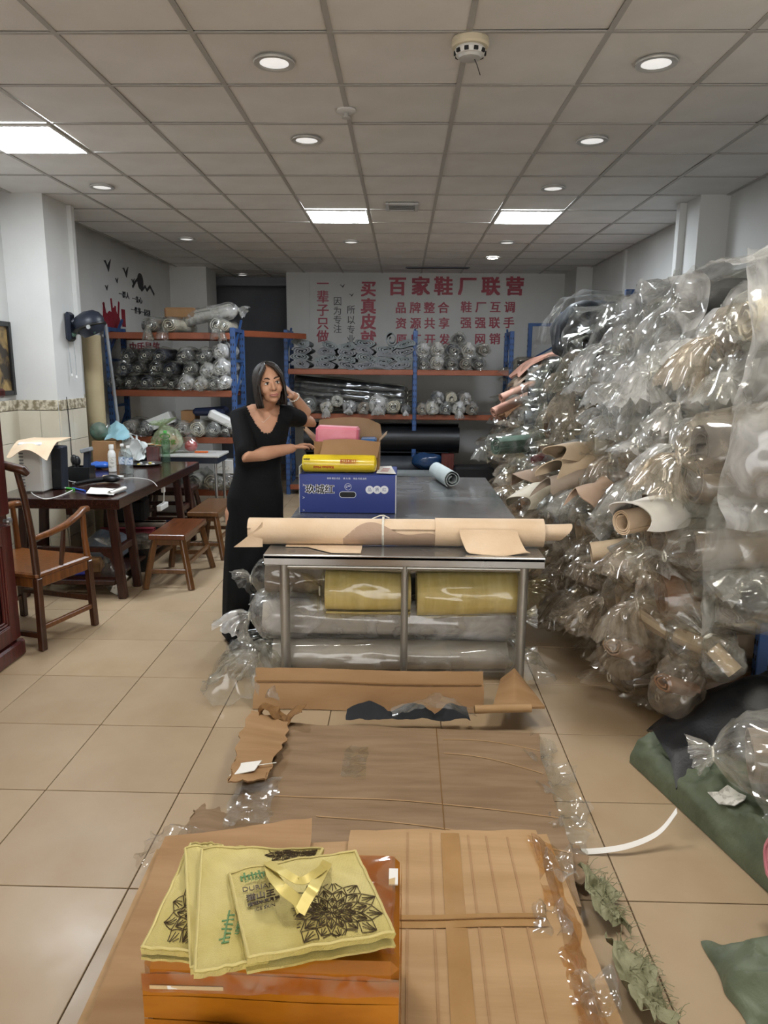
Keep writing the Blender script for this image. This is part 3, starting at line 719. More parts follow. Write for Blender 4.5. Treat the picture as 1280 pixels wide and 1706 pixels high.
for x, s in ((0, 1), (-W_, -1)):
    b = MB(); b.tube([(x, -.015, .69), (x+.025*s, .10, .705), (x+.04*s, .22, .73), (x+.03*s, .34, .765), (x+.0*s, .43, .785), (x-.005*s, .475, .782), (x-.01*s, .49, .775)], [.017, .021, .022, .023, .024, .022, .012], 10); cl(b, 'armrest', 'chair_wood')
    b = MB(); b.tube([(x, D_, .47), (x-.005*s, D_-.01, .62), (x, D_-.015, .775)], [.021, .019, .017], 10); cl(b, 'arm_post', 'chair_wood')
    b = MB(); b.tube([(x+.0*s, .20, .47), (x+.02*s, .205, .6), (x+.035*s, .21, .73)], [.013, .016, .012], 8); cl(b, 'spindle', 'chair_dark')
    b = MB(); b.box((x+.008*s, D_/2, .14), (.024, D_-.02, .03), bev=.003); cl(b, 'side_stretcher', 'chair_wood')
for y, z in ((-.008, .09), (D_, .19)):
    b = MB(); b.box((-W_/2, y, z), (W_-.02, .024, .032), bev=.003); cl(b, 'cross_stretcher', 'chair_dark')

# benches
def bench(label, x0, x1, y0, y1, h, tm, lm):
    t = thing('wooden_bench', label, 'bench', ((x0+x1)/2, (y0+y1)/2, 0), group='low wooden benches by the tea table')
    b = MB(); b.box(((x0+x1)/2, (y0+y1)/2, h-.02), (x1-x0, y1-y0, .042), bev=.006); b.build('seat', tm, t)
    b = MB()
    for y in (y0+.05, y1-.05): b.box(((x0+x1)/2, y, h-.065), (x1-x0-.07, .022, .05), bev=.003)
    for x in (x0+.04, x1-.04): b.box((x, (y0+y1)/2, h-.065), (.022, y1-y0-.1, .05), bev=.003)
    b.build('apron', lm, t)
    for sx in (-1, 1):
        for sy in (-1, 1):
            xa = (x0+x1)/2+sx*((x1-x0)/2-.035); ya = (y0+y1)/2+sy*((y1-y0)/2-.05)
            b = MB(); b.bar((xa+sx*.075, ya+sy*.06, 0.0), (xa, ya, h-.04), .042, .042, bev=.005); b.build('leg', lm, t)
    for sy in (-1, 1):
        ya = (y0+y1)/2+sy*((y1-y0)/2-.012); b = MB(); b.box(((x0+x1)/2, ya, .14), (x1-x0+.03, .022, .035), bev=.003); b.build('stretcher', lm, t)
    for sx in (-1, 1):
        xa = (x0+x1)/2+sx*((x1-x0)/2+.012); b = MB(); b.box((xa, (y0+y1)/2, .20), (.022, y1-y0-.04, .035), bev=.003); b.build('stretcher', lm, t)
    return t
bench('dark brown wooden bench nearest the viewer, beside the tea table', -1.925, -1.645, 5.32, 5.94, .43, 'bench_wood', 'bench_leg')
bench('lighter brown wooden bench further back, next to the woman', -1.885, -1.61, 6.20, 6.90, .43, 'bench_leg', 'bench_leg')
bench('dark wooden stool at the far end of the tea table by the left rack', -2.62, -2.14, 7.25, 7.52, .47, 'tea_leg', 'tea_leg')

# small folding desk behind the table
t = thing('small_desk', 'small desk with a white top between tea table and left rack', 'desk', (-2.32, 7.60, 0))
mat('desk_top', '#CFCFCB', rough=.35)
b = MB(); b.box((-2.32, 7.62, .775), (.86, .44, .025), bev=.004); b.build('desktop', 'desk_top', t)
b = MB(); b.box((-2.32, 7.62, .73), (.82, .40, .065)); b.build('drawer_box', 'navy_black', t)
for x in (-2.70, -1.94):
    for y in (7.45, 7.79):
        b = MB(); b.cyl((x, y, 0.0), (x, y, .70), .014, n=10); b.build('leg', 'silver', t)

# ------------------------------------------------------------------ what lies on the tea table
def bottle(x, y, z, prof, m, capm, label, cap, lab=None, n=16, name='bottle'):
    prof = [(r_*1.12, h_*1.22) for r_, h_ in prof]; cap = (cap[0]*1.12, cap[1]*1.2); lab = lab and (lab[0]*1.12, lab[1]*1.22, lab[2]*1.22, lab[3])
    t = thing(name, label, 'bottle', (x, y, z), group='bottles on the tea table')
    b = MB(); b.lathe(prof, (x, y, z), n=n); b.build('body', m, t)
    b = MB(); b.lathe([(cap[0], 0), (cap[0], cap[1]), (cap[0]*.9, cap[1]+.003)], (x, y, z+prof[-1][1]-.004), n=14); b.build('cap', capm, t)
    if lab:
        b = MB(); b.lathe([(lab[0], lab[1]), (lab[0], lab[2])], (x, y, z), n=n, cap=(False, False)); b.build('paper_label', lab[3], t)
T0 = TZ
mat('label_blue', '#CFD9E4', '#6E86A8', scale=40, rough=.5, ramp=(.5, .6)); mat('label_white', '#E8E6DE', '#B9B6AC', scale=40, rough=.5, ramp=(.5, .62))
q = pz(188, 786, T0); bottle(q.x, q.y, T0, [(.026, 0), (.03, .004), (.03, .13), (.024, .15), (.016, .16), (.016, .17)], 'white_plastic', 'white_plastic', 'white plastic medicine bottle standing on the tea table', (.019, .03), (.0306, .03, .11, 'label_white'))
q = pz(206, 789, T0); bottle(q.x, q.y, T0, [(.026, 0), (.031, .01), (.029, .06), (.031, .11), (.026, .15), (.012, .185), (.012, .20)], 'clear_pet', 'white_plastic', 'clear water bottle left of the other clear one on the tea table', (.014, .016), (.0318, .07, .12, 'label_blue'))
q = pz(216, 790, T0); bottle(q.x, q.y, T0, [(.026, 0), (.031, .01), (.029, .06), (.031, .11), (.026, .15), (.012, .18), (.012, .19)], 'clear_pet', 'white_plastic', 'clear water bottle right of the other clear one on the tea table', (.014, .016), (.0318, .07, .12, 'label_blue'))
q = Vector((-2.30, 6.98, T0)); bottle(q.x, q.y, T0, [(.030, 0), (.036, .012), (.033, .07), (.037, .14), (.03, .19), (.013, .225), (.013, .24)], 'green_pet', 'green_plastic', 'empty greenish bottle with green cap behind the fruit tray', (.015, .016))
q = pz(188, 762, T0); bottle(q.x, q.y, T0, [(.028, 0), (.032, .004), (.032, .14), (.03, .16), (.02, .17)], 'black_plastic', 'red_plastic', 'black bottle with red cap before the white plastic bag', (.024, .03))
# round tray with fruit, clear box with striped lid
q = pz(243, 775, T0); t = thing('metal_tray', 'round steel tray with scraps on the tea table', 'tray', (q.x, q.y, T0), group=None)
b = MB(); b.lathe([(.10, .001), (.125, .004), (.145, .018), (.15, .02), (.146, .022), (.124, .008), (.001, .006)], q + Vector((0, 0, 0)), n=28, cap=(True, True)); b.build('dish', 'silver', t)
mat('yellow_scrap', '#D8C65A', rough=.5)
for k in range(5):
    a = k*1.3; c = (q.x+.07*math.cos(a), q.y+.07*math.sin(a), T0+.013); b = MB(); b.ball(c, (.018, .012, .009), 8, 6); one('snack', b, 'yellow_scrap' if k % 2 else 'white_plastic', 'small wrapped sweet in the round steel tray', 'sweet', 'sweets in the steel tray')
q = pz(243, 764, T0) + Vector((0, .16, 0)); t = thing('clear_box', 'clear green-tinted food box with striped paper lid behind the tray', 'food box', (q.x, q.y, T0))
b = MB(); b.box((q.x, q.y, T0+.06), (.25, .18, .12), bev=.012); b.build('box', 'cover_glass', t)
mat('stripe', '#E8E2D2', '#B98B5A', scale=30, rough=.6, ramp=(.48, .52), stretch=(1, .05, .05))
b = MB(); b.grid(lambda u, v: (q.x+(u-.5)*.26, q.y+(v-.5)*.19, T0+.124+.012*math.sin(u*PI)), 8, 3, .004); b.build('lid', 'stripe', t)
b = MB(); b.ball((q.x-.03, q.y, T0+.05), (.06, .05, .04), 10, 8); b.build('content', 'green_hide', t)
# white appliance with leather on it, black speaker
q = pz(40, 802, T0)
t = thing('white_tower', 'white upright appliance box under a tan hide on the tea table', 'appliance', (-2.73, 5.32, T0))
b = MB(); b.box((-2.73, 5.36, T0+.185), (.17, .30, .37), bev=.012); b.build('body', 'white_plastic', t)
b = MB()
for k in range(12): b.box((-2.79, 5.206, T0+.05+k*.024), (.03, .006, .010))
b.build('vent_slot', 'grey_plastic', t)
b = MB()
pts = [(16, 712), (40, 712), (66, 718), (72, 726), (56, 730), (50, 738), (40, 744), (26, 742), (18, 738)]
def hide_top(u, v):
    return (-2.85+u*.28, 5.12+v*.42 - .03*math.sin(u*5), T0+.378 - (.10+.04*math.sin(u*7+1))*max(0, .42-v)**1.3*2.4 - .05*max(0, u-.8)*2*(1-v))
b.grid(hide_top, 16, 12, .003); one('tan_hide', b, 'tan', 'tan leather offcut draped over the white appliance', 'leather piece')
t = thing('desk_speaker', 'tall narrow black speaker beside the white appliance', 'speaker', (-2.60, 5.42, T0))
b = MB(); b.box((-2.60, 5.40, T0+.165), (.085, .10, .33), bev=.008, rot=Matrix.Rotation(.05, 3, 'Y')); b.build('case', 'navy_black', t)
b = MB(); b.box((-2.60, 5.347, T0+.165), (.07, .006, .30), bev=.002, rot=Matrix.Rotation(.05, 3, 'Y')); b.build('grille', 'black_plastic', t)
# charger puck, plugs, looped cable
q = pz(72, 812, T0); t = thing('charging_dock', 'round black charging dock with a white plug at the table corner', 'charger', (q.x, q.y, T0))
b = MB(); b.lathe([(.085, 0), (.095, .008), (.095, .035), (.08, .045), (.03, .047), (.001, .047)], q, n=24); b.build('dock', 'black_plastic', t)
b = MB(); b.box((q.x+.01, q.y-.01, T0+.06), (.10, .045, .028), bev=.004); b.build('white_plug', 'white_plastic', t)
b = MB(); b.box((q.x+.03, q.y+.01, T0+.085), (.03, .03, .03), bev=.003); b.build('white_plug', 'white_plastic', t)
b = MB(); b.box((q.x+.08, q.y+.06, T0+.10), (.05, .012, .05), bev=.003, rot=Matrix.Rotation(.5, 3, 'Y')); b.build('clip', 'black_plastic', t)
def cable(pix, r, m, label, up=.004):
    b = MB(); P = []
    for p in pix:
        v = pz(p[0], p[1], T0 + (p[2] if len(p) > 2 else up)); P.append(v)
    Q = []
    for i in range(len(P)-1):
        for k in range(6):
            t_ = k/6; p0, p1, p2, p3 = P[max(i-1, 0)], P[i], P[i+1], P[min(i+2, len(P)-1)]
            Q.append(.5*((2*p1)+(p2-p0)*t_+(2*p0-5*p1+4*p2-p3)*t_*t_+(3*p1-p0-3*p2+p3)*t_**3))
    Q.append(P[-1]); b.tube(Q, r, 6); return one('cable', b, m, label, 'cable')
cable([(76, 795, .08), (66, 798, .06), (52, 806, .02), (52, 820, .004), (66, 829, .004), (80, 831, .003), (100, 826, .003), (118, 818, .003), (124, 814, .004)], .0035, 'white_plastic', 'white cable looped over the front corner of the tea table')
cable([(84, 796, .07), (100, 792, .06), (118, 802, .03), (150, 804, .006), (185, 800, .004), (220, 796, .004), (250, 800, .004), (262, 810, .004)], .003, 'white_plastic', 'thin white cable lying along the tea table top')
# pens, papers, brush holder, headset
def pen(x0, y0, x1, y1, m, m2, label):
    a, c = pz(x0, y0, T0+.008), pz(x1, y1, T0+.008); t = thing('marker_pen', label, 'pen', ((a.x+c.x)/2, (a.y+c.y)/2, T0))
    b = MB(); b.cyl(a, a.lerp(c, .62), .007, n=10); b.build('barrel', m, t)
    b = MB(); b.cyl(a.lerp(c, .60), c, .0085, n=10); b.build('pen_cap', m2, t)
pen(92, 811, 124, 815, 'white_plastic', 'green_plastic', 'white pen with green cap near the table corner')
pen(121, 813, 142, 818, 'blue_plastic', 'blue_plastic', 'blue pen lying beside the papers')
b = MB(); crumple(b, lambda u, v: tuple(pz(143+u*46+v*8, 822-v*10+u*2, T0+.012+.008*math.sin(u*3))), 10, 6, .004, 14, 3, .002); one('paper_sheets', b, 'paper', 'loose white papers at the front edge of the tea table', 'paper')
a, c = pz(183, 822, T0+.02), pz(208, 813, T0+.02); b = MB(); spiral(b, a, c, .018, 2, .002, 4, segs=2); one('paper_roll', b, 'paper', 'small roll of pale blue-white paper on the tea table', 'paper roll')
q = pz(132, 803, T0); t = thing('desk_organizer', 'black desk organizer holding dark upright tools on the tea table', 'organizer', (q.x, q.y+.06, T0))
y_ = q.y+.06
b = MB()
for s in (-1, 1): b.box((q.x+s*.085, y_, T0+.06), (.006, .12, .12), bev=.002); b.box((q.x, y_+s*.06, T0+.06), (.17, .006, .12), bev=.002)
b.box((q.x, y_, T0+.004), (.17, .12, .008)); b.build('tray', 'black_plastic', t)
for k, (dx, h) in enumerate(((-.05, .21), (-.025, .20))):
    b = MB(); b.cyl((q.x+dx, y_, T0+.01), (q.x+dx-.01, y_+.01, T0+h-.05), .014, n=10); b.ball((q.x+dx-.01, y_+.01, T0+h-.04), (.028, .024, .045), 12, 8); b.build('brush', 'black_plastic', t)
b = MB(); b.box((q.x+.05, y_, T0+.15), (.05, .04, .22), bev=.006, rot=Matrix.Rotation(.1, 3, 'Y')); b.build('remote', 'navy_black', t)
b = MB(); b.box((q.x+.055, y_-.005, T0+.255), (.085, .07, .035), bev=.006, rot=Matrix.Rotation(-.25, 3, 'Y')); b.build('stapler_head', 'grey_plastic', t)
a, c = pz(125, 806, T0+.02), pz(175, 798, T0+.03); t = thing('hand_tool', 'black cordless hand tool lying on the tea table', 'tool', ((a.x+c.x)/2, (a.y+c.y)/2, T0))
b = MB(); b.tube([a, a.lerp(c, .5)+Vector((0, 0, .004)), c], [.012, .016, .024], 10); b.build('handle', 'black_plastic', t)
b = MB(); b.ball(c+Vector((.05, 0, .004)), (.075, .05, .032), 12, 8); b.build('head', 'black_plastic', t)
b = MB(); b.cyl(a+Vector((-.02, 0, 0)), a, .007, .012, 8); b.build('nozzle', 'silver', t)
b = MB(); b.lathe([(.04, 0), (.05, .01), (.052, .024), (.03, .026), (.001, .02)], pz(196, 798, T0), n=16); one('small_dish', b, 'white_plastic', 'small white dish with scraps near the bottles', 'dish')
b = MB(); b.box(pz(178, 797, T0)+Vector((0, 0, .014)), (.07, .05, .028), rz=.4, bev=.01); one('brown_pastry', b, 'tan', 'small tan crumpled wrapper on the tea table', 'wrapper')
# blue snack bag
mat('blue_film', '#3C6FD0', rough=.2); q = pz(166, 782, T0)
b = MB(); b.ball(q+Vector((0, .03, .036)), (.11, .06, .035), 18, 12); b.warp(lambda v: v + Vector((nz(v, 25, 1), nz(v, 25, 2), nz(v, 25, 3)))*.010); one('snack_bag', b, 'blue_film', 'shiny blue snack bag with red print on the tea table', 'snack bag')
q2 = q+Vector((.02, -.018, .045))
# cardboard box with a round green tin and light blue cloth behind
b = MB(); b.box((-2.80, 6.84, T0+.115), (.22, .26, .23), bev=.003); cb = one('carton_box', b, 'carton', 'small brown carton at the back of the tea table by the column', 'carton')
b = MB(); b.ball((-2.87, 6.80, T0+.31), (.085, .085, .08), 18, 12); b.warp(lambda v: v+Vector((0, 0, .02*nz(v, 8, 2)))); t_ = one('green_bundle', b, 'green_hide', 'round dark green bundle on the small carton', 'bundle')
b = MB(); b.ball((-2.86, 6.79, T0+.335), (.088, .088, .07), 24, 16); b.warp(lambda v: v+Vector((nz(v, 14, 1), nz(v, 14, 2), nz(v, 14, 3)))*.03); b.build('plastic_bag', 'film', t_)
mat('sky_cloth', '#9CC3CC', '#86B2BE', scale=7, rough=.9)
b = MB(); crumple(b, lambda u, v: (-2.80+u*.20, 6.74+.12*v, T0+.250+.10*v+.05*math.sin(u*4)*v), 14, 8, .03, 12, 5, .004); one('blue_cloth', b, 'sky_cloth', 'pale blue crumpled cloth on the back carton', 'cloth')
mat('white_bag', '#DDE2E0', rough=.35); 
b = MB(); b.ball((-2.60, 6.90, T0+.135), (.115, .09, .12), 36, 26); b.warp(lambda v: v+Vector((nz(v, 11, 1), nz(v, 11, 2), nz(v, 11, 3)))*.06+Vector((nz(v, 26, 1), nz(v, 26, 2), nz(v, 26, 3)))*.022)
for s_ in (-1, 1): b.tube([(-2.60+.05*s_, 6.89, T0+.20), (-2.60+.06*s_, 6.87, T0+.27), (-2.60+.01*s_, 6.86, T0+.29), (-2.60-.03*s_, 6.88, T0+.22)], [.014, .010, .009, .014], 8)
b.warp(lambda v: Vector((v.x, v.y, max(v.z, T0+.003)))); one('white_plastic_bag', b, 'white_bag', 'white plastic carrier bag standing behind the bottles', 'bag')
b = MB(); b.box((-2.42, 6.97, T0+.08), (.12, .12, .15), bev=.005, rz=.2); one('clear_canister', b, 'rosewood', 'small dark red tin box behind the bottles', 'tin')
# green printed bag on the desk
t = thing('printed_carrier_bag', 'white carrier bag with green printing, tied at the top', 'bag', (-2.46, 7.58, .79))
plastic('film_green', tint='#D9F0C8', fac=.55, haze=.35, scale=6, body='#DCE6CC', bump=.5)
b = MB(); bag(b, (-2.44, 7.56, .80), (-2.50, 7.54, 1.08), .185, 41, n=32, tail=.05, amp=.12); b.build('bag_film', 'film_green', t, smooth=180)
mat('green_print', '#4F8F3A', rough=.5)
q = Vector((-2.43, 7.365, .92))
text('bag_print', '上海农优', frame(q, (1, 0.05, 0), (0, -.1, 1)), .055, 'green_print', t, .004, .0012)
b = MB(); b.tube([q+Vector((.05*math.cos(a), 0, .065+.022*math.sin(a))) for a in [k*PI/8 for k in range(17)]], .006, 6); b.build('bag_emblem', 'green_print', t)
b = MB(); b.ball((-2.47, 7.6, .90), (.12, .10, .085), 14, 10); b.build('bag_content', 'orange_plastic', t)
b = MB(); bag(b, (-2.24, 7.62, .79), (-2.26, 7.60, .98), .10, 47, n=22, tail=.04); o = one('clear_bag', b, 'film', 'small clear bag of red snacks beside the green printed bag', 'bag')
b = MB(); b.ball((-2.24, 7.62, .86), (.07, .06, .06), 12, 8); b.build('content', 'red_plastic', o)
# cutter on the desk
t = thing('orange_cutter', 'orange-handled cutter lying on the white desk', 'cutter', (-2.10, 7.58, .79))
b = MB(); b.box((-2.12, 7.58, .80), (.14, .028, .018), bev=.005, rz=.1); b.build('handle', 'orange_plastic', t)
b = MB(); b.box((-2.01, 7.59, .797), (.09, .014, .004), rz=.1); b.build('blade', 'silver', t)

# ------------------------------------------------------------------ under the tea table
t = thing('waste_bin', 'black cylindrical waste bin with a liner under the tea table', 'waste bin', (-2.19, 5.86, 0))
b = MB(); b.lathe([(.085, 0), (.09, .004), (.115, .27), (.119, .275), (.113, .275), (.085, .01)], (-2.19, 5.86, 0), n=24); b.build('bin', 'black_plastic', t)
b = MB(); b.loft(film_rings([(-2.19, 5.86, .20), (-2.19, 5.86, .275), (-2.19, 5.86, .29), (-2.19, 5.86, .25)], [.117, .122, .126, .135], 24, 3, .05), cap=(False, False)); b.build('bin_liner', 'film_dim', t)
mat('grey_sack', '#6F7680', '#5C636C', scale=5, rough=.5)
b = MB(); b.ball((-2.36, 5.55, .27), (.17, .24, .12), 20, 14); b.warp(lambda v: v+Vector((nz(v, 7, 1), nz(v, 7, 2), nz(v, 7, 3)))*.05); one('grey_sack', b, 'grey_sack', 'grey soft sack on the lower shelf of the tea table', 'sack')
b = MB(); b.box((-2.42, 5.32, .20), (.24, .16, .11), rz=.2, bev=.004); one('carton_box', b, 'carton', 'small open carton low under the tea table', 'carton')
mat('blue_pack', '#2B2E86', '#3A3FA5', scale=20, rough=.4)
for k, (x, y, z) in enumerate(((-2.50, 5.16, .17), (-2.40, 5.18, .175), (-2.62, 5.2, .172))):
    b = MB(); b.box((x, y, z), (.10, .07, .05), rz=.3*k, bev=.012); one('blue_packet', b, 'blue_pack', ('left', 'middle', 'right')[(1, 2, 0)[k]]+'most dark blue packet under the tea table front', 'packet', 'blue packets under the tea table')
b = MB(); bag(b, (-2.16, 5.24, .005), (-2.20, 5.26, .36), .10, 61, n=22, tail=.06); one('clear_bag', b, 'film', 'clear plastic bag hanging by the front legs of the tea table', 'bag')
t = thing('milk_carton', 'small white milk carton lying by the tea table legs', 'carton', (-2.13, 5.18, .005)); 
b = MB(); b.box((-2.12, 5.20, .075), (.06, .07, .15), bev=.004, rot=Matrix.Rotation(.5, 3, 'Y')); b.build('pack', 'label_white', t)
# rolls and red-black stock under the far part
for k in range(5):
    y = 6.02+k*.15; b = MB(); spiral(b, (-2.64, y, .21+.02*(k % 2)), (-2.18, y+.02, .21+.02*(k % 2)), .058, 2, .005, 70+k, segs=2)
    one('leather_offcut_roll', b, ('charcoal', 'red_hide', 'black', 'taupe', 'navy')[k], ('charcoal', 'dark red', 'black', 'taupe', 'navy')[k]+' leather offcut roll on the lower shelf under the tea table', 'leather roll', 'offcut rolls under the tea table')
b = MB(); b.box((-2.45, 6.35, .42), (.30, .24, .20), rz=.1, bev=.02); one('black_bag', b, 'black', 'black bag stacked on offcut rolls under the tea table', 'bag')
t = thing('power_strip', 'white power strip with cords hanging under the tea table edge', 'power strip', (-2.06, 6.05, .47))
b = MB(); b.box((-2.065, 6.1, .50), (.04, .20, .05), bev=.006); b.build('strip', 'white_plastic', t)
b = MB(); b.tube([(-2.05, 6.05, .72), (-2.03, 6.06, .66), (-2.04, 6.07, .56), (-2.06, 6.08, .52)], .005, 6); b.build('cord', 'white_plastic', t)
b = MB(); b.box((-2.035, 6.05, .655), (.03, .035, .05), bev=.006); b.build('plug', 'white_plastic', t)
# ================================================================== the steel work table and what is on and under it
mat('steel_top', '#B6B7B6', '#A8A9A9', scale=2, detail=4, rough=.16, rough2=.30, metal=.85, stretch=(1, 2, 1))
mat('steel_tube', '#ABA9A2', rough=.36, metal=.75)
TW0, TW1, TF, TBK, TH_ = -.69, .725, 3.50, 6.18, .772
t = thing('steel_work_table', 'long stainless steel work table in the middle of the room', 'table', (.02, 4.84, 0))
b = MB(); b.box(((TW0+TW1)/2, (TF+TBK)/2, TH_-.012), (TW1-TW0, TBK-TF, .024), bev=.004); b.build('tabletop', 'steel_top', t)
b = MB()
for s in (-1, 1):
    b.box(((TW0+TW1)/2, (TF+.006 if s < 0 else TBK-.006), TH_-.03), (TW1-TW0-.004, .012, .05), bev=.003); b.box(((TW0+.006 if s < 0 else TW1-.006), (TF+TBK)/2, TH_-.03), (.012, TBK-TF-.03, .05), bev=.003)
b.build('folded_edge', 'steel_top', t)
for x in (-.60, .025, .635):
    for y in (3.60, 4.85, 6.10):
        if x == .025 and y == 4.85: continue
        b = MB(); b.cyl((x, y, .0), (x, y, TH_-.03), .026 if x != .025 else .019, n=16); o = b.build('leg', 'steel_tube', t)
        b = MB(); b.lathe([(.030, 0), (.030, .03), (.026, .034)], (x, y, 0), n=14); b.build('foot_cap', 'black_plastic', o)
for y in (3.60, 6.10):
    b = MB(); b.cyl((-.60, y, .685), (.635, y, .685), .016, n=12); b.build('rail', 'steel_tube', t)
for x in (-.60, .635):
    b = MB(); b.cyl((x, 3.60, .685), (x, 6.10, .685), .016, n=12); b.build('rail', 'steel_tube', t)

# ---------------- long tan leather roll tied with string
t = thing('tan_leather_roll', 'long rolled bundle of tan hides tied with white string on the steel table', 'leather roll', (0, 3.72, TH_))
RY, RZ, RR = 3.715, TH_+.074, .068
b = MB(); spiral(b, (-.80, RY, RZ), (.73, RY+.03, RZ), RR, 3.2, .004, 3, wob=.012, segs=8, nper=26, rin=.42); b.build('roll', 'tan', t)
b = MB(); spiral(b, (.55, RY+.03, RZ-.002), (.875, RY+.05, RZ+.004), RR*.72, 1.6, .004, 9, wob=.03, segs=5, nper=24, rin=.6)
b.warp(lambda v: v+Vector((.03*math.sin((v.z-RZ)*30) if v.x > .8 else 0, 0, 0))); b.build('inner_roll', 'tan', t)
def wrap(fx, a0, a1, nu, nv, r, nm, m, lift=None):
    b = MB()
    def g(u, v):
        x = fx(u, v); a = a0(u)+(a1(u)-a0(u))*v; rr = r + (lift(u, v) if lift else 0)
        y = RY + .03*(x+.8)/1.5 - rr*math.cos(a); z = RZ + rr*math.sin(a)
        if z < TH_+.004: z = TH_+.004
        return (x, y, z)
    b.grid(g, nu, nv, .003); return b.build(nm, m, t)
# darker suede side of the outer hide, with a scalloped upper edge, and a folded-over flap on its right
wrap(lambda u, v: -.30+u*.62, lambda u: -1.45, lambda u: -1.3+2.7*math.sin(PI*min(1, .12+u*.95))**.7*(.72+.22*math.sin(u*9)), 26, 14, RR+.005, 'outer_hide', 'tan_back')
wrap(lambda u, v: .18+u*.57, lambda u: -1.2, lambda u: 1.5, 22, 14, RR+.009, 'outer_hide', 'tan', )
wrap(lambda u, v: -.78+u*.56, lambda u: -1.5, lambda u: 1.35, 22, 14, RR+.004, 'outer_hide', 'tan')
# flap hanging forward over the table on the right
def flap(u, v):
    x = .30+u*.30+.06*v*math.sin(u*3.0)+.05*v; return (x, RY-.066-.115*v*(1-.55*abs(u-.35)), max(TH_+.004+.006*math.sin(u*6+v*3), RZ+.035-.125*v**.7))
b = MB(); b.grid(flap, 14, 12, .003); b.build('loose_flap', 'tan', t)
def tongue(u, v):
    x = -.74 + .0*u - .09*v + .10*u; return (x, RY-.05-.03*v+.03*u, RZ+.03-.10*u*0-.085*v*(.3+u))
b = MB(); b.grid(lambda u, v: (-.72-.15*v*u**1.2, RY-.06-.01*v, max(TH_-.012*v, RZ+.06-.135*u)), 8, 8, .003); b.build('loose_flap', 'tan', t)
for dx in (0, .006):
    b = MB(); b.tube([(-.095+dx, RY+.018-.077*math.cos(a), RZ+.077*math.sin(a)) for a in [k*PI/10 for k in range(21)]], .0028, 6); b.build('string', 'twine', t)
b = MB(); b.tube([(-.15, RY-.02, RZ+.075), (-.11, RY, RZ+.088), (-.09, RY, RZ+.09), (-.06, RY-.02, RZ+.08)], .0028, 6); b.build('string_knot', 'twine', t)
# offcut under the roll hanging over the front edge
def off(u, v):
    x = -.60+.40*u; e = .12+.55*min(1, max(0, (u-.28)/.35)); y = RY-.02-(.02+.215*e)*v; z = TH_+.0035
    if y < TF-.004: z = TH_+.0035-(TF-.004-y)*1.5; y = TF-.006
    return (x, y, z)
b = MB(); b.grid(off, 24, 16, .003); one('hide_offcut', b, 'tan', 'tan leather offcut lying under the roll and over the table edge', 'leather piece')

# ---------------- blue printed box
mat('blue_card', '#2A3F8F', '#263A86', scale=3, rough=.42); mat('white_print', '#E9ECF2', rough=.5); mat('card_white', '#D9D9D6', rough=.6)
BX0, BX1, BY0, BY1, BZ0, BZ1 = -.655, -.03, 4.56, 4.98, TH_+.001, 1.022
t = thing('blue_carton', 'royal blue printed carton with hand hole on the steel table', 'carton', (-.34, 4.77, TH_))
b = MB(); b.box(((BX0+BX1)/2, (BY0+BY1)/2, (BZ0+BZ1)/2), (BX1-BX0, BY1-BY0, BZ1-BZ0), bev=.004); b.build('box', 'blue_card', t)
b = MB(); b.box((BX1-.004, BY0-.0005, (BZ0+BZ1)/2), (.006, .002, BZ1-BZ0)); b.build('board_edge', 'card_white', t)
b = MB(); b.box((BX0+.002, BY0-.0005, (BZ0+BZ1)/2), (.003, .002, BZ1-BZ0)); b.build('board_edge', 'card_white', t)
def rrect(w, h, r, n=6):
    P = []
    for cx, cy, a0 in ((w/2-r, h/2-r, 0), (-w/2+r, h/2-r, PI/2), (-w/2+r, -h/2+r, PI), (w/2-r, -h/2+r, 1.5*PI)):
        P += [(cx+r*math.cos(a0+k*PI/2/n), cy+r*math.sin(a0+k*PI/2/n)) for k in range(n+1)]
    return P
M3 = Matrix(((1, 0, 0), (0, 0, -1), (0, 1, 0)))                  # 2-D outline stood up, facing the viewer
q = py(579.5, 824, BY0); b = MB(); b.prism(rrect(.108, .040, .018), -.001, .0012, M3, q); b.build('hole_rim', 'white_print', t)
b = MB(); b.prism(rrect(.102, .034, .016), -.001, .0018, M3, q); b.build('hand_hole', 'dark_slot', t)
fr = lambda x, y, d=.001: frame(py(x, y, BY0-d), (1, 0, 0), (0, 0, 1))
text('print', '玖城红', fr(533, 816), .062, 'white_print', t, .0005, .005); text('print', '玖城红', fr(533, 816, .0022), .062, 'ink', t, .0004, .0012)
q = py(580, 811, BY0-.001); b = MB(); b.tube([q+Vector((.021*math.cos(a), 0, .021*math.sin(a))) for a in [k*PI/10 for k in range(21)]], .0012, 5); b.build('badge', 'white_print', t)
text('print', 'L**', fr(580, 811), .022, 'white_print', t, .0005, .0004)
for k, x in enumerate((616, 628.5, 640.5)):
    q = py(x, 816, BY0-.0006-.0004*k); b = MB(); b.prism([(.026*math.cos(a), .026*math.sin(a)) for a in [i*PI/12 for i in range(24)]], -.001, .001, M3, q); b.build('badge', 'white_print', t)
    text('print', ('买', '买', '买')[k] if False else ('品', '质', '红')[k], frame(q+Vector((0, -.002, 0)), (1, 0, 0), (0, 0, 1)), .026, 'blue_card', t, .0004)
text('print', '鲜果 精选 农庄     果 大 甜     精品 优选 品质', fr(578, 797.5), .013, 'white_print', t, .0005)
for y in (808, 829, 850):
    q = py(506, y, BY0-.001); b = MB(); b.bar(q+Vector((-.006, 0, .006)), q+Vector((.006, 0, 0)), .002, .002); b.bar(q+Vector((.006, 0, 0)), q+Vector((-.006, 0, -.006)), .002, .002); b.build('print_mark', 'white_print', t)
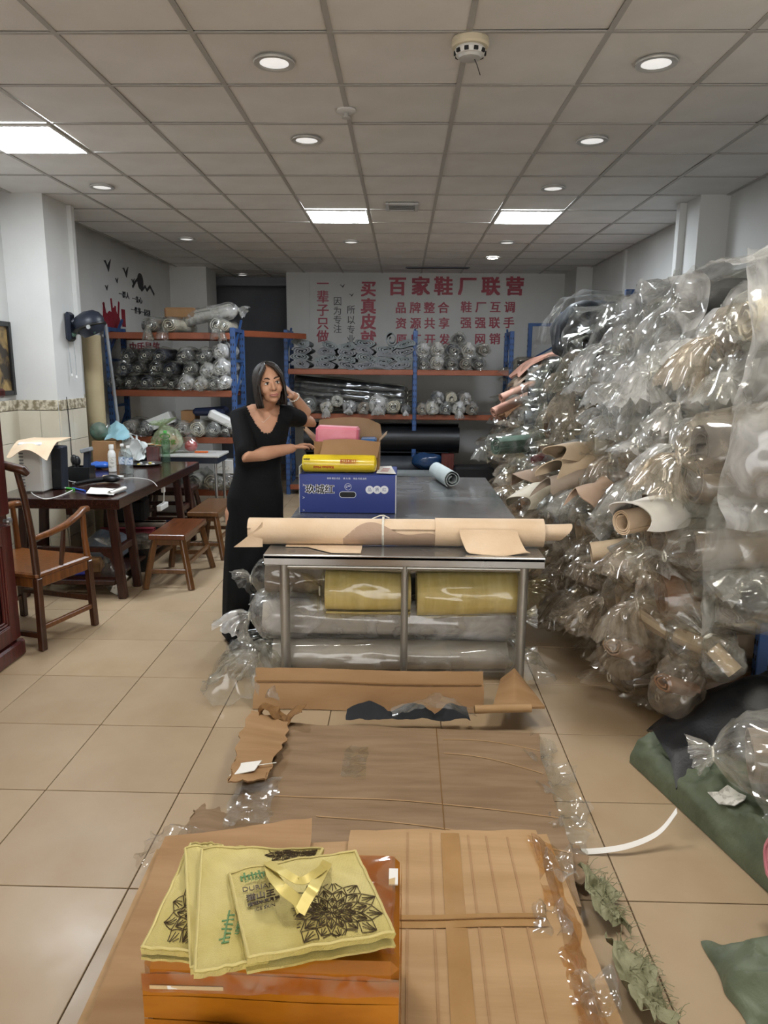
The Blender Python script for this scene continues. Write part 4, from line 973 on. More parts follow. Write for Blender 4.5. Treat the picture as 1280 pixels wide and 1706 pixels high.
# upright white inner flaps of the blue box
b = MB(); b.box((BX0+.002, 4.74, 1.045), (.004, .34, .05)); b.build('side_flap', 'card_white', t)
b = MB(); pl = [(-.16, 4.60), (-.035, 4.57), (-.07, 4.93), (-.15, 4.90)]; b.prism(pl, 1.030, 1.033); b.build('label_card', 'paper', t)
for k in range(4):
    b = MB(); b.box((-.112+.004*k, 4.66+.045*k, 1.0335), (.05, .012, .001)); b.build('label_print', 'red_plastic', t)

# ---------------- yellow film roll on the blue box
mat('yellow_wrap', '#F0D52E', '#E3C21E', scale=4, rough=.28, coat=.4)
YY, YZ, YR = 4.655, BZ1+.06, .058
t = thing('yellow_film_roll', 'bright yellow packaged roll of cling film on the blue carton', 'film roll', (-.40, YY, BZ1))
b = MB(); R_ = []
xx = [-.645, -.64, -.63, -.56, -.40, -.24, -.175, -.165, -.16]; rr = [.012, .045, .056, .058, .058, .058, .056, .045, .012]
b.loft([[Vector((x, YY+r*math.cos(a)*(1+.02*math.sin(3*a+x*9)), YZ+r*math.sin(a)*(1+.02*math.sin(4*a)))) for a in [k*PI/14 for k in range(28)]] for x, r in zip(xx, rr)]); b.build('roll', 'yellow_wrap', t)
mat('red_print', '#C23A22', rough=.5)
def rolltext(body, x, ang, size, m, flip=True, bold=.0):
    p = Vector((x, YY-(YR+.0015)*math.cos(ang), YZ+(YR+.0015)*math.sin(ang))); up = Vector((0, math.sin(ang), math.cos(ang)))
    if flip: M = frame(p, (-1, 0, 0), -up)
    else: M = frame(p, (1, 0, 0), up)
    text('print', body, M, size, m, t, .0006, bold)
rolltext('Kitchen Mold', -.50, -.28, .024, 'red_print', bold=.0008)
for k in range(3): rolltext('一次性保鲜膜食品级', -.335, .55-.17*k, .013, 'red_print')
rolltext('鲜膜保', -.61, .62, .014, 'ink')

# ---------------- open carton with the pink parcel
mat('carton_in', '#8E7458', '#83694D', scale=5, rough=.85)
mat('carton_brown', '#A07B57', '#92704C', scale=4, rough=.85)
mat('pink_wrap', '#E58A9A', '#DB7486', scale=6, rough=.35); mat('blue_wrap', '#3E6A9A', '#2C5687', scale=9, rough=.3)
QX0, QX1, QY0, QY1, QZ0, QZ1 = -.575, -.15, 4.735, 5.0, BZ1+.002, 1.215
t = thing('open_carton', 'open brown carton with spread flaps behind the yellow roll', 'carton', (-.37, 4.87, BZ1))
b = MB()
b.box(((QX0+QX1)/2, QY0, (QZ0+QZ1)/2), (QX1-QX0, .005, QZ1-QZ0)); b.box(((QX0+QX1)/2, QY1, (QZ0+QZ1)/2), (QX1-QX0, .005, QZ1-QZ0))
b.box((QX0, (QY0+QY1)/2, (QZ0+QZ1)/2), (.005, QY1-QY0, QZ1-QZ0)); b.box((QX1, (QY0+QY1)/2, (QZ0+QZ1)/2), (.005, QY1-QY0, QZ1-QZ0))
b.box(((QX0+QX1)/2, (QY0+QY1)/2, QZ0+.003), (QX1-QX0, QY1-QY0, .005)); b.build('box', 'carton_brown', t)
b = MB(); b.grid(lambda u, v: (QX0+.06+u*(QX1-QX0-.05)-.02*v, QY0-.035*v-.02*v*v, QZ1+.008-.10*v+.01*math.sin(u*4)), 10, 5, .004); b.build('front_flap', 'carton_brown', t)
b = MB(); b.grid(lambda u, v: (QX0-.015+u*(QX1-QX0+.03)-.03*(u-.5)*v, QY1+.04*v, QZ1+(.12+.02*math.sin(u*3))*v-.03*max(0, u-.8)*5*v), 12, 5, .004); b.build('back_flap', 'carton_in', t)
b = MB(); b.grid(lambda u, v: (QX0-.075*v+.015*math.sin(u*5)*v, QY0+.01+u*(QY1-QY0-.02), QZ1+.085*v-.03*v*math.sin(u*3)), 8, 5, .004); b.build('left_flap', 'carton_brown', t)
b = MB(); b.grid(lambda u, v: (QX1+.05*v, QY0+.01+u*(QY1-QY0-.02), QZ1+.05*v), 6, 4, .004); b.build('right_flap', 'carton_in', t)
b = MB(); b.box((-.43, 4.87, 1.205), (.285, .17, .20), bev=.016, rot=Matrix.Rotation(.03, 3, 'Y')); b.warp(lambda v: v+Vector((nz(v, 14, 1), nz(v, 14, 2), nz(v, 14, 3)))*.006); one('pink_parcel', b, 'pink_wrap', 'pink film-wrapped parcel standing in the open carton', 'parcel')
b = MB(); b.box((-.225, 4.87, 1.13), (.11, .18, .20), bev=.012); one('blue_parcel', b, 'blue_wrap', 'blue wrapped parcel inside the open carton', 'parcel')

# ---------------- pale roll on the far end of the table
leather('pale_blue', '#C3CCCB', '#B4BEBE')
b = MB(); spiral(b, (.30, 6.12, TH_+.072), (.40, 5.62, TH_+.068), .066, 2.4, .005, 13, wob=.03, segs=4); one('pale_roll', b, 'pale_blue', 'pale blue-white rolled hide at the far end of the steel table', 'leather roll')

# ---------------- rolls under the table
mat('yellow_roll', '#EBDA9C', '#DFCA84', scale=4, rough=.45, stretch=(8, 1, 1)); mat('white_roll', '#CFC7BE', '#C2B9AE', scale=4, rough=.5)
def tuck(A, B, r, core, film, label, seed, group='wrapped rolls under the steel table', both=True, **k):
    return wrapped_roll(A, B, r, core, film, label, group, seed, n=48, segs=14, nper=22, back=both, **k)
tuck((.60, 3.86, .11), (-.70, 3.80, .115), .105, 'white_roll', 'film', 'long whitish roll in clear film lowest and nearest under the steel table', 101, tail=.16, droop=.4, neck=.08)
tuck((.55, 4.10, .13), (-.66, 4.08, .12), .115, 'cream', 'film', 'cream roll in clear film on the floor under the steel table, behind the nearest', 102, tail=.14, neck=.08)
tuck((.60, 3.92, .315), (-.76, 3.88, .325), .115, 'white_roll', 'film_milky', 'long pale pinkish roll in milky film across the middle under the table', 103, tail=.14, droop=.5, neck=.09, slack=1.1)
tuck((.58, 4.17, .36), (-.60, 4.15, .345), .11, 'grey_hide', 'film', 'greyish wrapped roll deep under the table, behind the pale one', 107, tail=.14)
tuck((-.34, 3.96, .52), (-.76, 3.94, .52), .10, 'taupe', 'film', 'short greyish bundle in crinkled film at the upper left under the table', 104, tail=.05, neck=.09, both=False)
for lab, x0, x1, sd in (('left of the two yellow film-wrapped rolls under the steel table', .055, -.40, 105), ('right of the two yellow film-wrapped rolls under the steel table', .09, .63, 106)):
    tuck((x0, 3.78, .500), (x1, 3.76 if sd == 105 else 3.80, .505), .122, 'yellow_roll', 'film_yellow', lab, sd, both=False, tail=.05 if sd == 105 else .09, neck=.035, slack=1.07, droop=.2, turns=3)
# crumpled clear film spilling out at the left of the table
b = MB(); crumple(b, lambda u, v: (-1.02+.45*u, 3.40+.42*v, .03+.26*math.sin(PI*u)*math.sin(PI*v)**.6), 30, 26, .075, 9, 8); one('clear_film_heap', b, 'film', 'crumpled clear plastic spilling from under the left of the steel table', 'plastic film', smooth=180)
b = MB(); crumple(b, lambda u, v: (.66+.16*u, 3.55+.25*v, .10+.14*math.sin(PI*v)*(1-u)), 12, 12, .04, 14, 18); one('clear_film_scrap', b, 'film', 'scrap of clear film sticking out beside the right table leg', 'plastic film', smooth=180)
# ================================================================== the woman leaning on the carton
mat('skin', '#C2957A', '#B8886C', scale=9, rough=.5, spec=.35)
mat('dress_black', '#0A0B0D', '#0E0F12', scale=12, rough=.85, spec=.2, bump=.1, bscale=120)
mat('hair_black', '#1E1815', '#2A211C', scale=20, rough=.42, stretch=(6, 6, 1), bump=.4, bscale=60)
mat('lip', '#A0605A', rough=.4); mat('eye_white', '#DAD4CC', rough=.2); mat('eye_dark', '#1A1210', rough=.15); mat('brow', '#3A2A22', rough=.8)
mat('bead', '#DCD6CC', rough=.25); mat('shoe', '#141416', rough=.5)
def remesh(mb, voxel, smooth=4, fac=.5):
    me = bpy.data.meshes.new('tmp'); me.from_pydata([tuple(v) for v in mb.v], [], mb.f); me.update()
    o = bpy.data.objects.new('tmp', me); C.objects.link(o)
    m = o.modifiers.new('r', 'REMESH'); m.mode = 'VOXEL'; m.voxel_size = voxel
    if smooth: s = o.modifiers.new('s', 'SMOOTH'); s.iterations = smooth; s.factor = fac
    dg = bpy.context.evaluated_depsgraph_get(); ev = o.evaluated_get(dg); r = bpy.data.meshes.new_from_object(ev)
    out = MB(); out.v = [v.co.copy() for v in r.vertices]; out.f = [tuple(p.vertices) for p in r.polygons]; out.mi = [0]*len(out.f)
    bpy.data.objects.remove(o); bpy.data.meshes.remove(me); bpy.data.meshes.remove(r)
    return out
def limb(mb, pts, rad, n=14):
    """a tapered closed tube through pts, rounded at both ends"""
    P = [Vector(p) for p in pts]; d0 = (P[0]-P[1]).normalized(); d1 = (P[-1]-P[-2]).normalized()
    Q = [P[0]+d0*rad[0]*.9, P[0]+d0*rad[0]*.6] + P + [P[-1]+d1*rad[-1]*.6, P[-1]+d1*rad[-1]*.9]
    mb.tube(Q, [rad[0]*.35, rad[0]*.8] + list(rad) + [rad[-1]*.8, rad[-1]*.35], n)
def torso(mb, secs, n=28):
    """secs: (centre, half-width, half-depth, facing angle)"""
    rings = []
    for c, a, d, th in secs:
        c = Vector(c); x = Vector((math.cos(th), math.sin(th), 0)); y = Vector((-math.sin(th), math.cos(th), 0))
        rings.append([c + x*(a*math.copysign(abs(math.cos(q))**.85, math.cos(q))) + y*(d*math.copysign(abs(math.sin(q))**.9, math.sin(q))) for q in [2*PI*k/n for k in range(n)]])
    mb.loft(rings)
TW = .38                                        # the body is turned a little to its left, towards the table
RS, LS = Vector((-.972, 4.35, 1.392)), Vector((-.705, 4.455, 1.400))       # right and left shoulder joints
NB = Vector((-.845, 4.395, 1.43))                # base of the neck
RE, RW = py(413, 761, 4.16), py(486, 747, 4.37)
LE, LW = py(519, 703, 4.68), py(489, 660, 4.50)
HC = py(449, 640, 4.315)                          # head centre
hu = Vector((-.13, -.03, .99)).normalized(); hf = Vector((.40, -.91, -.06)); hf = (hf-hu*hf.dot(hu)).normalized(); hl = hu.cross(hf)    # hl points to her left
def hd(f, l, u): return HC + hf*f + hl*l + hu*u
W0 = thing('person', 'woman in a long black dress leaning her head on her hand beside the cartons', 'person', (-.92, 4.33, 0))
b = MB()
# trunk and legs
core = [((-.90, 4.35, .80), .158, .110, TW), ((-.895, 4.352, .92), .158, .112, TW), ((-.885, 4.36, 1.02), .135, .098, TW), ((-.875, 4.37, 1.10), .124, .092, TW), ((-.866, 4.38, 1.20), .138, .102, TW), ((-.862, 4.387, 1.28), .155, .108, TW), ((-.853, 4.392, 1.35), .160, .092, TW), ((-.848, 4.396, 1.40), .140, .072, TW), ((-.845, 4.397, 1.435), .075, .055, TW)]
torso(b, core)
hipx = Vector((math.cos(TW), math.sin(TW), 0))
for s in (-1, 1):
    h = Vector((-.915, 4.35, .82)) + hipx*(.085*s); k = Vector((-.925, 4.32, .45)) + hipx*(.075*s); a_ = Vector((-.93, 4.335, .085)) + hipx*(.075*s)
    limb(b, [h, h.lerp(k, .5), k, k.lerp(a_, .35), a_], [.085, .07, .052, .05, .033]); limb(b, [a_+Vector((0, .02, -.035)), a_+Vector((.01, -.08, -.05)), a_+Vector((.02, -.14, -.058))], [.032, .032, .024], 10)
# neck
limb(b, [NB+Vector((0, 0, -.04)), NB+Vector((.012, -.012, .03)), hd(-.012, 0, -.075)], [.056, .050, .048])
# shoulders and arms
limb(b, [NB.lerp(RS, .35), RS, RS.lerp(RE, .5), RE, RE.lerp(RW, .35), RE.lerp(RW, .75), RW], [.06, .057, .049, .044, .044, .036, .029])
limb(b, [NB.lerp(LS, .35), LS, LS.lerp(LE, .5), LE, LE.lerp(LW, .35), LE.lerp(LW, .75), LW], [.06, .055, .047, .042, .043, .036, .029])
# hands: palm, four fingers of unequal length, thumb from the side of the palm
def hand(mb, wrist, along, nrm, side, curl, size=1., spread=.12):
    al = Vector(along).normalized(); nr = Vector(nrm); nr = (nr-al*nr.dot(al)).normalized(); sd = al.cross(nr)*side
    w_ = Vector(wrist)
    for k in range(4):
        o = (k-1.5)*.019*size; limb(mb, [w_+al*.012+sd*o*.55, w_+al*.05*size+sd*o, w_+al*.086*size+sd*o*1.05], [.015*size, .0145*size, .0115*size], 8)
    for k, ln in enumerate((.070, .078, .072, .056)):
        o = (k-1.5)*.0195*size; p = w_+al*.086*size+sd*o*1.05; d = (al+sd*(k-1.5)*spread).normalized(); pts = [p-al*.01]; ang_ = 0
        for j, f in enumerate((.45, .32, .23)):
            ang_ += curl[k if len(curl) > 3 else min(j, 2)] if len(curl) > 3 else curl[j]
            dd = d*math.cos(ang_) + nr*math.sin(ang_); p = p + dd*(ln*f*size); pts.append(p)
        limb(mb, pts, [.0098*size, .0092*size, .0086*size, .0074*size], 8)
    p = w_+al*.028*size+sd*(-.026*size); d1 = (al*.62-sd*.72+nr*.35).normalized(); d2 = (al*.9-sd*.25+nr*.35).normalized()
    limb(mb, [w_+al*.02*size-sd*.012*size, p, p+d1*.034*size, p+d1*.034*size+d2*.030*size], [.016*size, .0145*size, .0115*size, .0085*size], 8)
rh = (RW-RE).normalized()
hand(b, RW, rh+Vector((.10, .25, .10)), Vector((.25, -.1, -1)), 1, (.25, .45, .35), .98)
lh = (LW-LE).normalized()
hand(b, LW, (HC+hl*.055-hf*.045+hu*.025)-LW, -hl, -1, (.35, .35, .25), .95)
# head: skull, jaw, cheeks, brow, nose, chin, ears
hm = Matrix((hl, -hf, hu)).transposed()                                # local x to her left, y to the back, z up
b.ball(hd(-.022, 0, .030), (.074, .088, .088), 24, 18, hm); b.ball(hd(.010, 0, -.004), (.066, .074, .098), 24, 18, hm); b.ball(hd(.026, 0, -.060), (.050, .052, .050), 20, 14, hm)
b.ball(hd(.058, 0, -.090), (.024, .022, .019), 14, 10, hm)
for s in (-1, 1):
    b.ball(hd(.050, s*.036, -.028), (.025, .026, .028), 14, 10, hm); b.ball(hd(.066, s*.028, .030), (.028, .014, .010), 12, 8, hm)
    b.ball(hd(-.010, s*.074, -.008), (.010, .018, .032), 12, 10, Matrix.Rotation(0, 3, 'Z') @ hm)
limb(b, [hd(.078, 0, .018), hd(.088, 0, -.004), hd(.099, 0, -.026)], [.009, .0105, .0125], 10)
for s in (-1, 1): b.ball(hd(.084, s*.013, -.029), (.009, .010, .008), 10, 8, hm)
b.ball(hd(.072, 0, -.056), (.027, .018, .022), 14, 10, hm)
body = remesh(b, .0052, 3, .5).build('body', 'skin', W0, smooth=180)
# face
for s in (-1, 1):
    e = hd(.0735, s*.030, .006); ed = (hf*.95+hl*s*.22).normalized()
    em = frame(e, hl, hu).to_3x3()
    k = MB(); k.ball(e, (.0158, .0058, .0078), 16, 10, hm); k.build('eye_white', 'eye_white', body)
    k = MB(); k.ball(e+hf*.0040+hl*.001, (.0068, .0036, .0066), 12, 8, hm); k.build('iris', 'eye_dark', body)
    k = MB(); k.tube([hd(.0745, s*.0115, .006), hd(.081, s*.022, .0135), hd(.081, s*.032, .0145), hd(.0755, s*.045, .0085)], [.0012, .0026, .0028, .0014], 6); k.build('eyelid', 'eye_dark', body)
    k = MB(); k.tube([hd(.081, s*.012, .030), hd(.084, s*.024, .0365), hd(.080, s*.036, .0375), hd(.069, s*.049, .031)], [.0028, .0040, .0036, .0014], 6); k.build('eyebrow', 'brow', body)
k = MB(); k.tube([hd(.079, -.028, -.0605), hd(.0865, -.012, -.0568), hd(.0880, 0, -.0578), hd(.0865, .012, -.0568), hd(.079, .028, -.0605)], [.0014, .0034, .0032, .0034, .0014], 8)
k.tube([hd(.079, -.027, -.0612), hd(.0860, -.011, -.0662), hd(.0870, 0, -.0672), hd(.0860, .011, -.0662), hd(.079, .027, -.0612)], [.0014, .0040, .0046, .0040, .0014], 8); k.build('lips', 'lip', body)
for s in (-1, 1):
    k = MB(); k.ball(hd(.0925, s*.008, -.0375), (.0035, .003, .002), 8, 6, hm); k.build('nostril', 'brow', body)
# hair: a chin-length bob, parted to one side, open over the face
def hairf(u, v):
    ph = (u-.5)*2*(PI*.985)                                    # angle round the head, 0 = back
    th = v*PI*.70                                              # from the crown downwards
    af = abs(ph); op = math.radians(128) + math.radians(40)*max(0, 1-v/.42)**.8     # how far forward the hair reaches
    ph = ph/PI*op if True else ph
    rx, ry, rz = .092, .106, .116
    if v < .62: x = math.sin(ph)*math.sin(th/ .62*.62); q = th
    y_ = -math.cos(ph); s_ = math.sin(min(th, PI*.5)); c_ = math.cos(min(th, PI*.5))
    drop = max(0, th-PI*.5)/(PI*.20)
    l_ = rx*math.sin(ph)*s_*(1-.06*drop); f_ = -ry*math.cos(ph)*s_ ; u_ = rz*c_ - .150*drop
    st = .004*math.sin(ph*26+3*math.sin(ph*5))+.004*nz((ph*5, v*3, 2), 1.4)
    p = hd(f_-.014, l_, u_+.018); n_ = (hl*math.sin(ph)-hf*math.cos(ph))
    return p + n_*(st+.010*drop*(1-drop)*2)
k = MB(); k.grid(hairf, 84, 26, .010); k.build('hair', 'hair_black', body, smooth=180)
# swept front locks framing the brow
for s, n_ in ((-1, 7), (1, 7)):
    for i in range(n_):
        f = i/(n_-1); k = MB()
        k.tube([hd(.030-.02*f, -.012+s*(.006+.010*f), .122-.004*f), hd(.066-.022*f, s*(.030+.010*f), .100-.012*f), hd(.064-.030*f, s*(.062+.008*f), .050-.012*f), hd(.036-.03*f, s*(.080+.006*f), -.010), hd(.020-.03*f, s*(.082+.008*f), -.075), hd(.012-.03*f, s*(.078+.004*f), -.120+.01*f)], [.006, .011, .011, .010, .009, .003], 6); k.build('hair_lock', 'hair_black', body)
# dress
b = MB()
sk = [((-.905, 4.31, .035), .205, .190, TW), ((-.905, 4.315, .10), .202, .185, TW), ((-.905, 4.325, .35), .195, .165, TW), ((-.903, 4.34, .60), .182, .142, TW), ((-.90, 4.348, .80), .174, .126, TW)]
sk += [(c, a+.013, d+.013, th) for c, a, d, th in core[1:-1]] + [((-.845, 4.397, 1.425), .10, .062, TW)]
torso(b, sk, 36)
b.warp(lambda v: v + Vector((math.sin(math.atan2(v.y-4.34, v.x+.92)*7), math.cos(math.atan2(v.y-4.34, v.x+.92)*9), 0))*.014*max(0, (.8-v.z)/.8))
limb(b, [NB.lerp(RS, .30)+Vector((0, 0, .0)), RS, RS.lerp(RE, .5), RS.lerp(RE, .86)], [.066, .071, .062, .058]); limb(b, [NB.lerp(LS, .30), LS, LS.lerp(LE, .3), LS.lerp(LE, .46)], [.066, .068, .060, .057])
dr = remesh(b, .0075, 4, .5)
# open the scooped neckline at the front and back
fx3 = Vector((-math.sin(-TW), -math.cos(TW), 0)); fx3 = Vector((math.sin(TW), -math.cos(TW), 0)); sx3 = Vector((math.cos(TW), math.sin(TW), 0))
def cut(c):
    r = c-NB; a = r.dot(sx3); d = r.dot(fx3); z = r.z
    return z > -.125 + 1.5*abs(a)**1.0*0 + 15*a*a - (.0 if d > -.01 else -.10) and abs(a) < .105
dr.f = [f for f in dr.f if not cut(sum((dr.v[i] for i in f), Vector())/len(f))]; dr.mi = [0]*len(dr.f)
used = sorted({i for f in dr.f for i in f}); mp_ = {i: k_ for k_, i in enumerate(used)}; dr.v = [dr.v[i] for i in used]; dr.f = [tuple(mp_[i] for i in f) for f in dr.f]
dr.build('dress', 'dress_black', body, smooth=180)
for s in (-1, 1):
    a_ = Vector((-.92, 4.20, .035)) + hipx*(.08*s)
    k = MB(); k.ball(a_, (.045, .12, .038), 16, 10); k.build('shoe', 'shoe', body)
d_ = (LW-LE).normalized(); x_, y_, _ = basis(d_); c_ = LW-d_*.012
k = MB()
for i in range(16):
    a = i*PI/8; k.ball(c_ + x_*(.031*math.cos(a)) + y_*(.031*math.sin(a)), .0058, 8, 6)
k.build('bracelet', 'bead', body)
k = MB(); k.tube([NB+Vector((-.06, -.035, -.01)), NB+Vector((-.03, -.075, -.045)), NB+Vector((.02, -.085, -.06)), NB+Vector((.05, -.055, -.03)), NB+Vector((.06, -.03, -.005))], .0012, 5); k.build('necklace', 'bead', body)
# ================================================================== racks at the left and at the back, with their stock
mat('rack_blue', '#31548A', '#2A4A7C', scale=6, rough=.42); mat('rack_orange', '#935034', '#85462A', scale=6, rough=.45); mat('rack_board', '#6B6A66', rough=.7)
def upright(t, x, y, z1, face=(0, -1)):
    b = MB(); b.box((x, y, z1/2), (.055, .045, z1), bev=.004); o = b.build('upright', 'rack_blue', t)
    b = MB(); k = 0; z = .12
    while z < z1-.05:
        for s in (-1, 1): b.box((x+(s*.013 if face[1] else face[0]*.028), y+(s*.011 if face[0] else face[1]*.023), z), (.009 if face[1] else .003, .003 if face[1] else .009, .026), rz=0)
        z += .075
    b.build('slot_row', 'dark_slot', o)['kind'] = 'stuff'
def rack(name, label, x0, x1, y0, y1, levels, top, bays, along='x', face=(0, -1)):
    t = thing(name, label, 'rack', ((x0+x1)/2, (y0+y1)/2, 0))
    for xx in bays:
        for yy in ((y0+.02, y1-.02) if along == 'x' else (x0+.02, x1-.02)):
            if along == 'x': upright(t, xx, yy, top, face)
            else: upright(t, yy, xx, top, face)
        ends = ((xx, y0+.02), (xx, y1-.02)) if along == 'x' else ((x0+.02, xx), (x1-.02, xx))
        (ax, ay), (bx_, by) = ends; z = .25; s = 0
        while z < top-.3:
            b = MB(); b.bar((ax, ay, z), (bx_, by, z), .025, .03); b.build('frame_brace', 'rack_blue', t)
            b = MB(); b.bar((ax, ay, z+.05), (bx_, by, z+.45), .022, .022); b.build('frame_brace', 'rack_blue', t); z += .5
        b = MB(); b.bar((ax, ay, top-.02), (bx_, by, top-.02), .028, .04); b.build('frame_brace', 'rack_blue', t)
    for z in levels:
        for i in range(len(bays)-1):
            if along == 'x':
                for yy in (y0, y1):
                    b = MB(); b.box(((bays[i]+bays[i+1])/2, yy, z-.035), (bays[i+1]-bays[i]-.05, .035, .07), bev=.006); b.build('beam', 'rack_orange', t)
                b = MB(); b.box(((bays[i]+bays[i+1])/2, (y0+y1)/2, z-.008), (bays[i+1]-bays[i]-.06, y1-y0-.05, .014)); b.build('shelf_board', 'rack_board', t)
            else:
                for xx in (x0, x1):
                    b = MB(); b.box((xx, (bays[i]+bays[i+1])/2, z-.035), (.035, bays[i+1]-bays[i]-.05, .07), bev=.006); b.build('beam', 'rack_orange', t)
                b = MB(); b.box(((x0+x1)/2, (bays[i]+bays[i+1])/2, z-.008), (x1-x0-.05, bays[i+1]-bays[i]-.06, .014)); b.build('shelf_board', 'rack_board', t)
    return t
LR = dict(x0=-3.24, x1=-1.83, y0=7.98, y1=8.48)
LZ = [.33, .92, 1.43, 2.045]
rack('storage_rack', 'blue and orange metal rack against the left wall', levels=LZ, top=2.10, bays=[-3.215, -1.845], **LR)
BZ_ = [.14, 1.09, 1.665]
rack('storage_rack', 'blue and orange metal rack below the red lettering', x0=-1.55, x1=1.42, y0=9.58, y1=10.10, levels=BZ_, top=2.16, bays=[-1.52, .16, 1.40])
RRK = rack('storage_rack', 'blue metal rack along the right wall, buried in wrapped rolls', x0=1.72, x1=2.46, y0=3.3, y1=10.2, levels=[.12, .72, 1.28, 1.84], top=2.30, bays=[3.32, 5.86, 8.2, 10.25], along='y', face=(-1, 0))
# orange beam laid from the left rack to the back one
b = MB(); b.bar((-1.86, 8.46, 2.06), (-1.26, 9.55, 2.075), .04, .07, bev=.006); one('orange_beam', b, 'rack_orange', 'spare orange beam bridging the left rack and the back rack', 'beam')

ORD = ['first', 'second', 'third', 'fourth', 'fifth', 'sixth', 'seventh', 'eighth', 'ninth', 'tenth', 'eleventh', 'twelfth', 'thirteenth', 'fourteenth'] + ['fifteenth', 'sixteenth', 'seventeenth', 'eighteenth', 'nineteenth', 'twentieth'] + ['twenty-'+q for q in ('first', 'second', 'third', 'fourth', 'fifth', 'sixth', 'seventh', 'eighth', 'ninth')] + ['thirtieth'] + ['thirty-'+q for q in ('first', 'second', 'third', 'fourth', 'fifth', 'sixth', 'seventh', 'eighth', 'ninth')]
# ---- left rack: black rolls in film, ends to the viewer
plastic('film_thin', fac=.01, haze=.12, scale=7, bump=.8, GLOSS=.03)
def endroll(x, z, r, core, film, label, group, seed, y0=8.44, y1=7.95, **k):
    k.setdefault('tail', .08); k.setdefault('neck', .06); k.setdefault('droop', .35); k.setdefault('n', 26); k.setdefault('segs', 4); k.setdefault('fl', .6)
    return wrapped_roll((x, y0, z), (x+k.pop('dx', 0), y1, z+k.pop('dz', 0)), r, core, film, label, group, seed, **k)
i = 0
for row, (z, n, xs, xe) in enumerate(((LZ[2]+.085, 5, -3.10, -2.47), (LZ[2]+.24, 4, -3.04, -2.50), (LZ[2]+.37, 3, -2.98, -2.62))):
    for k in range(n):
        x = xs+(xe-xs)*k/(n-1) + rnd.uniform(-.015, .015); i += 1
        endroll(x, z+rnd.uniform(-.01, .01), .077, 'black' if i % 3 else 'navy', 'film_thin', f"{ORD[k]} black wrapped roll from the left, {('bottom', 'middle', 'top')[row]} row of the left rack's upper bay", 'black wrapped rolls in the left rack', 200+i, dx=rnd.uniform(-.03, .03))
for k, (x, z, r, c_) in enumerate(((-2.36, .085, .08, 'white_hide'), (-2.20, .075, .075, 'cream'), (-2.05, .08, .075, 'grey_suede'), (-1.94, .09, .07, 'white_hide'), (-2.30, .235, .075, 'charcoal'), (-2.12, .22, .075, 'white_hide'), (-1.97, .25, .085, 'white_hide'), (-2.36, .37, .08, 'black'), (-2.15, .37, .08, 'charcoal'), (-1.97, .42, .08, 'white_hide'))):
    endroll(x, LZ[2]+z, r, c_, 'film_milky' if c_ in ('white_hide', 'cream') else 'film', f"{c_.replace('_', ' ')} roll in film, {ORD[k]} from below at right end of left upper bay", 'pale wrapped rolls in the left rack', 230+k)
# top of the left rack: loose bundles
for k, (x, z, r, c_, dx) in enumerate(((-2.86, .07, .07, 'charcoal', .12), (-2.66, .075, .075, 'taupe', -.05), (-2.44, .08, .08, 'cream', -.08), (-2.05, .08, .075, 'white_hide', .05), (-1.93, .07, .06, 'cream', 0))):
    endroll(x, LZ[3]+z, r, c_, 'film', f"{c_.replace('_', ' ')} bundle in film on top of the left rack, {ORD[k]} from the left", 'bundles on top of the left rack', 250+k, dx=dx, tail=.16, droop=.9)
wrapped_roll((-2.42, 8.30, LZ[3]+.17), (-1.90, 8.18, LZ[3]+.25), .075, 'white_hide', 'film_milky', 'long white bundle lying across the top of the left rack', None, 260, n=26, segs=8, tail=.08, slack=1.2)
b = MB(); b.box((-2.48, 8.30, LZ[3]+.22), (.34, .20, .12), bev=.02, rz=.1); one('cardboard_tray', b, 'carton_brown', 'brownish flat carton on top of the left rack behind the bundles', 'carton')
# middle and lower bays of the left rack
b = MB(); b.box((-2.70, 8.08, LZ[1]+.16), (.30, .22, .13), rot=Matrix.Rotation(-.38, 3, 'Y'), bev=.004); one('shoe_box', b, 'card_white', 'tilted pale grey box in the middle bay of the left rack', 'box')
b = MB(); b.box((-2.40, 8.2, LZ[1]+.21), (.16, .2, .14), bev=.004); one('carton_box', b, 'kraft_box' if 'kraft_box' in MATS else 'carton', 'small brown carton in the middle bay of the left rack', 'carton')
b = MB(); b.box((-2.15, 8.15, LZ[1]+.27), (.36, .26, .09), bev=.03); b.warp(lambda v: v+Vector((0, 0, .03*nz(v, 8, 3)))); one('dark_bag', b, 'navy', 'flat dark bag lying high in the middle bay of the left rack', 'bag')
b = MB(); b.box((-1.99, 8.0, LZ[1]+.20), (.30, .14, .10), rot=Matrix.Rotation(.45, 3, 'Y'), bev=.02); one('white_sack', b, 'card_white', 'white tilted packet at the right of the left rack', 'packet')
for k, (x, z, r, c_) in enumerate(((-3.02, .09, .085, 'taupe'), (-2.84, .09, .08, 'charcoal'), (-2.62, .075, .07, 'brown'), (-2.44, .085, .08, 'taupe'), (-2.26, .09, .085, 'cream'), (-2.08, .085, .08, 'grey_suede'), (-1.92, .09, .07, 'black'))):
    endroll(x, LZ[1]+z, r, c_, 'film', f"{c_.replace('_', ' ')} roll in film, {ORD[k]} from the left in the left rack's middle bay", 'rolls in the middle bay of the left rack', 270+k, turns=2.8)
for k, (x, c_) in enumerate(((-2.32, 'white_hide'), (-2.12, 'cream'), (-1.95, 'taupe'), (-2.55, 'charcoal'), (-2.78, 'black'))):
    endroll(x, LZ[0]+.09, .085, c_, 'film', f"{c_.replace('_', ' ')} wrapped roll on the lowest shelf of the left rack", 'rolls on the lowest shelf of the left rack', 285+k)
q = py(371, 767, 7.95); t = thing('white_carton', 'small white printed carton low at the right of the left rack', 'carton', (q.x, 8.05, LZ[0]+.18))
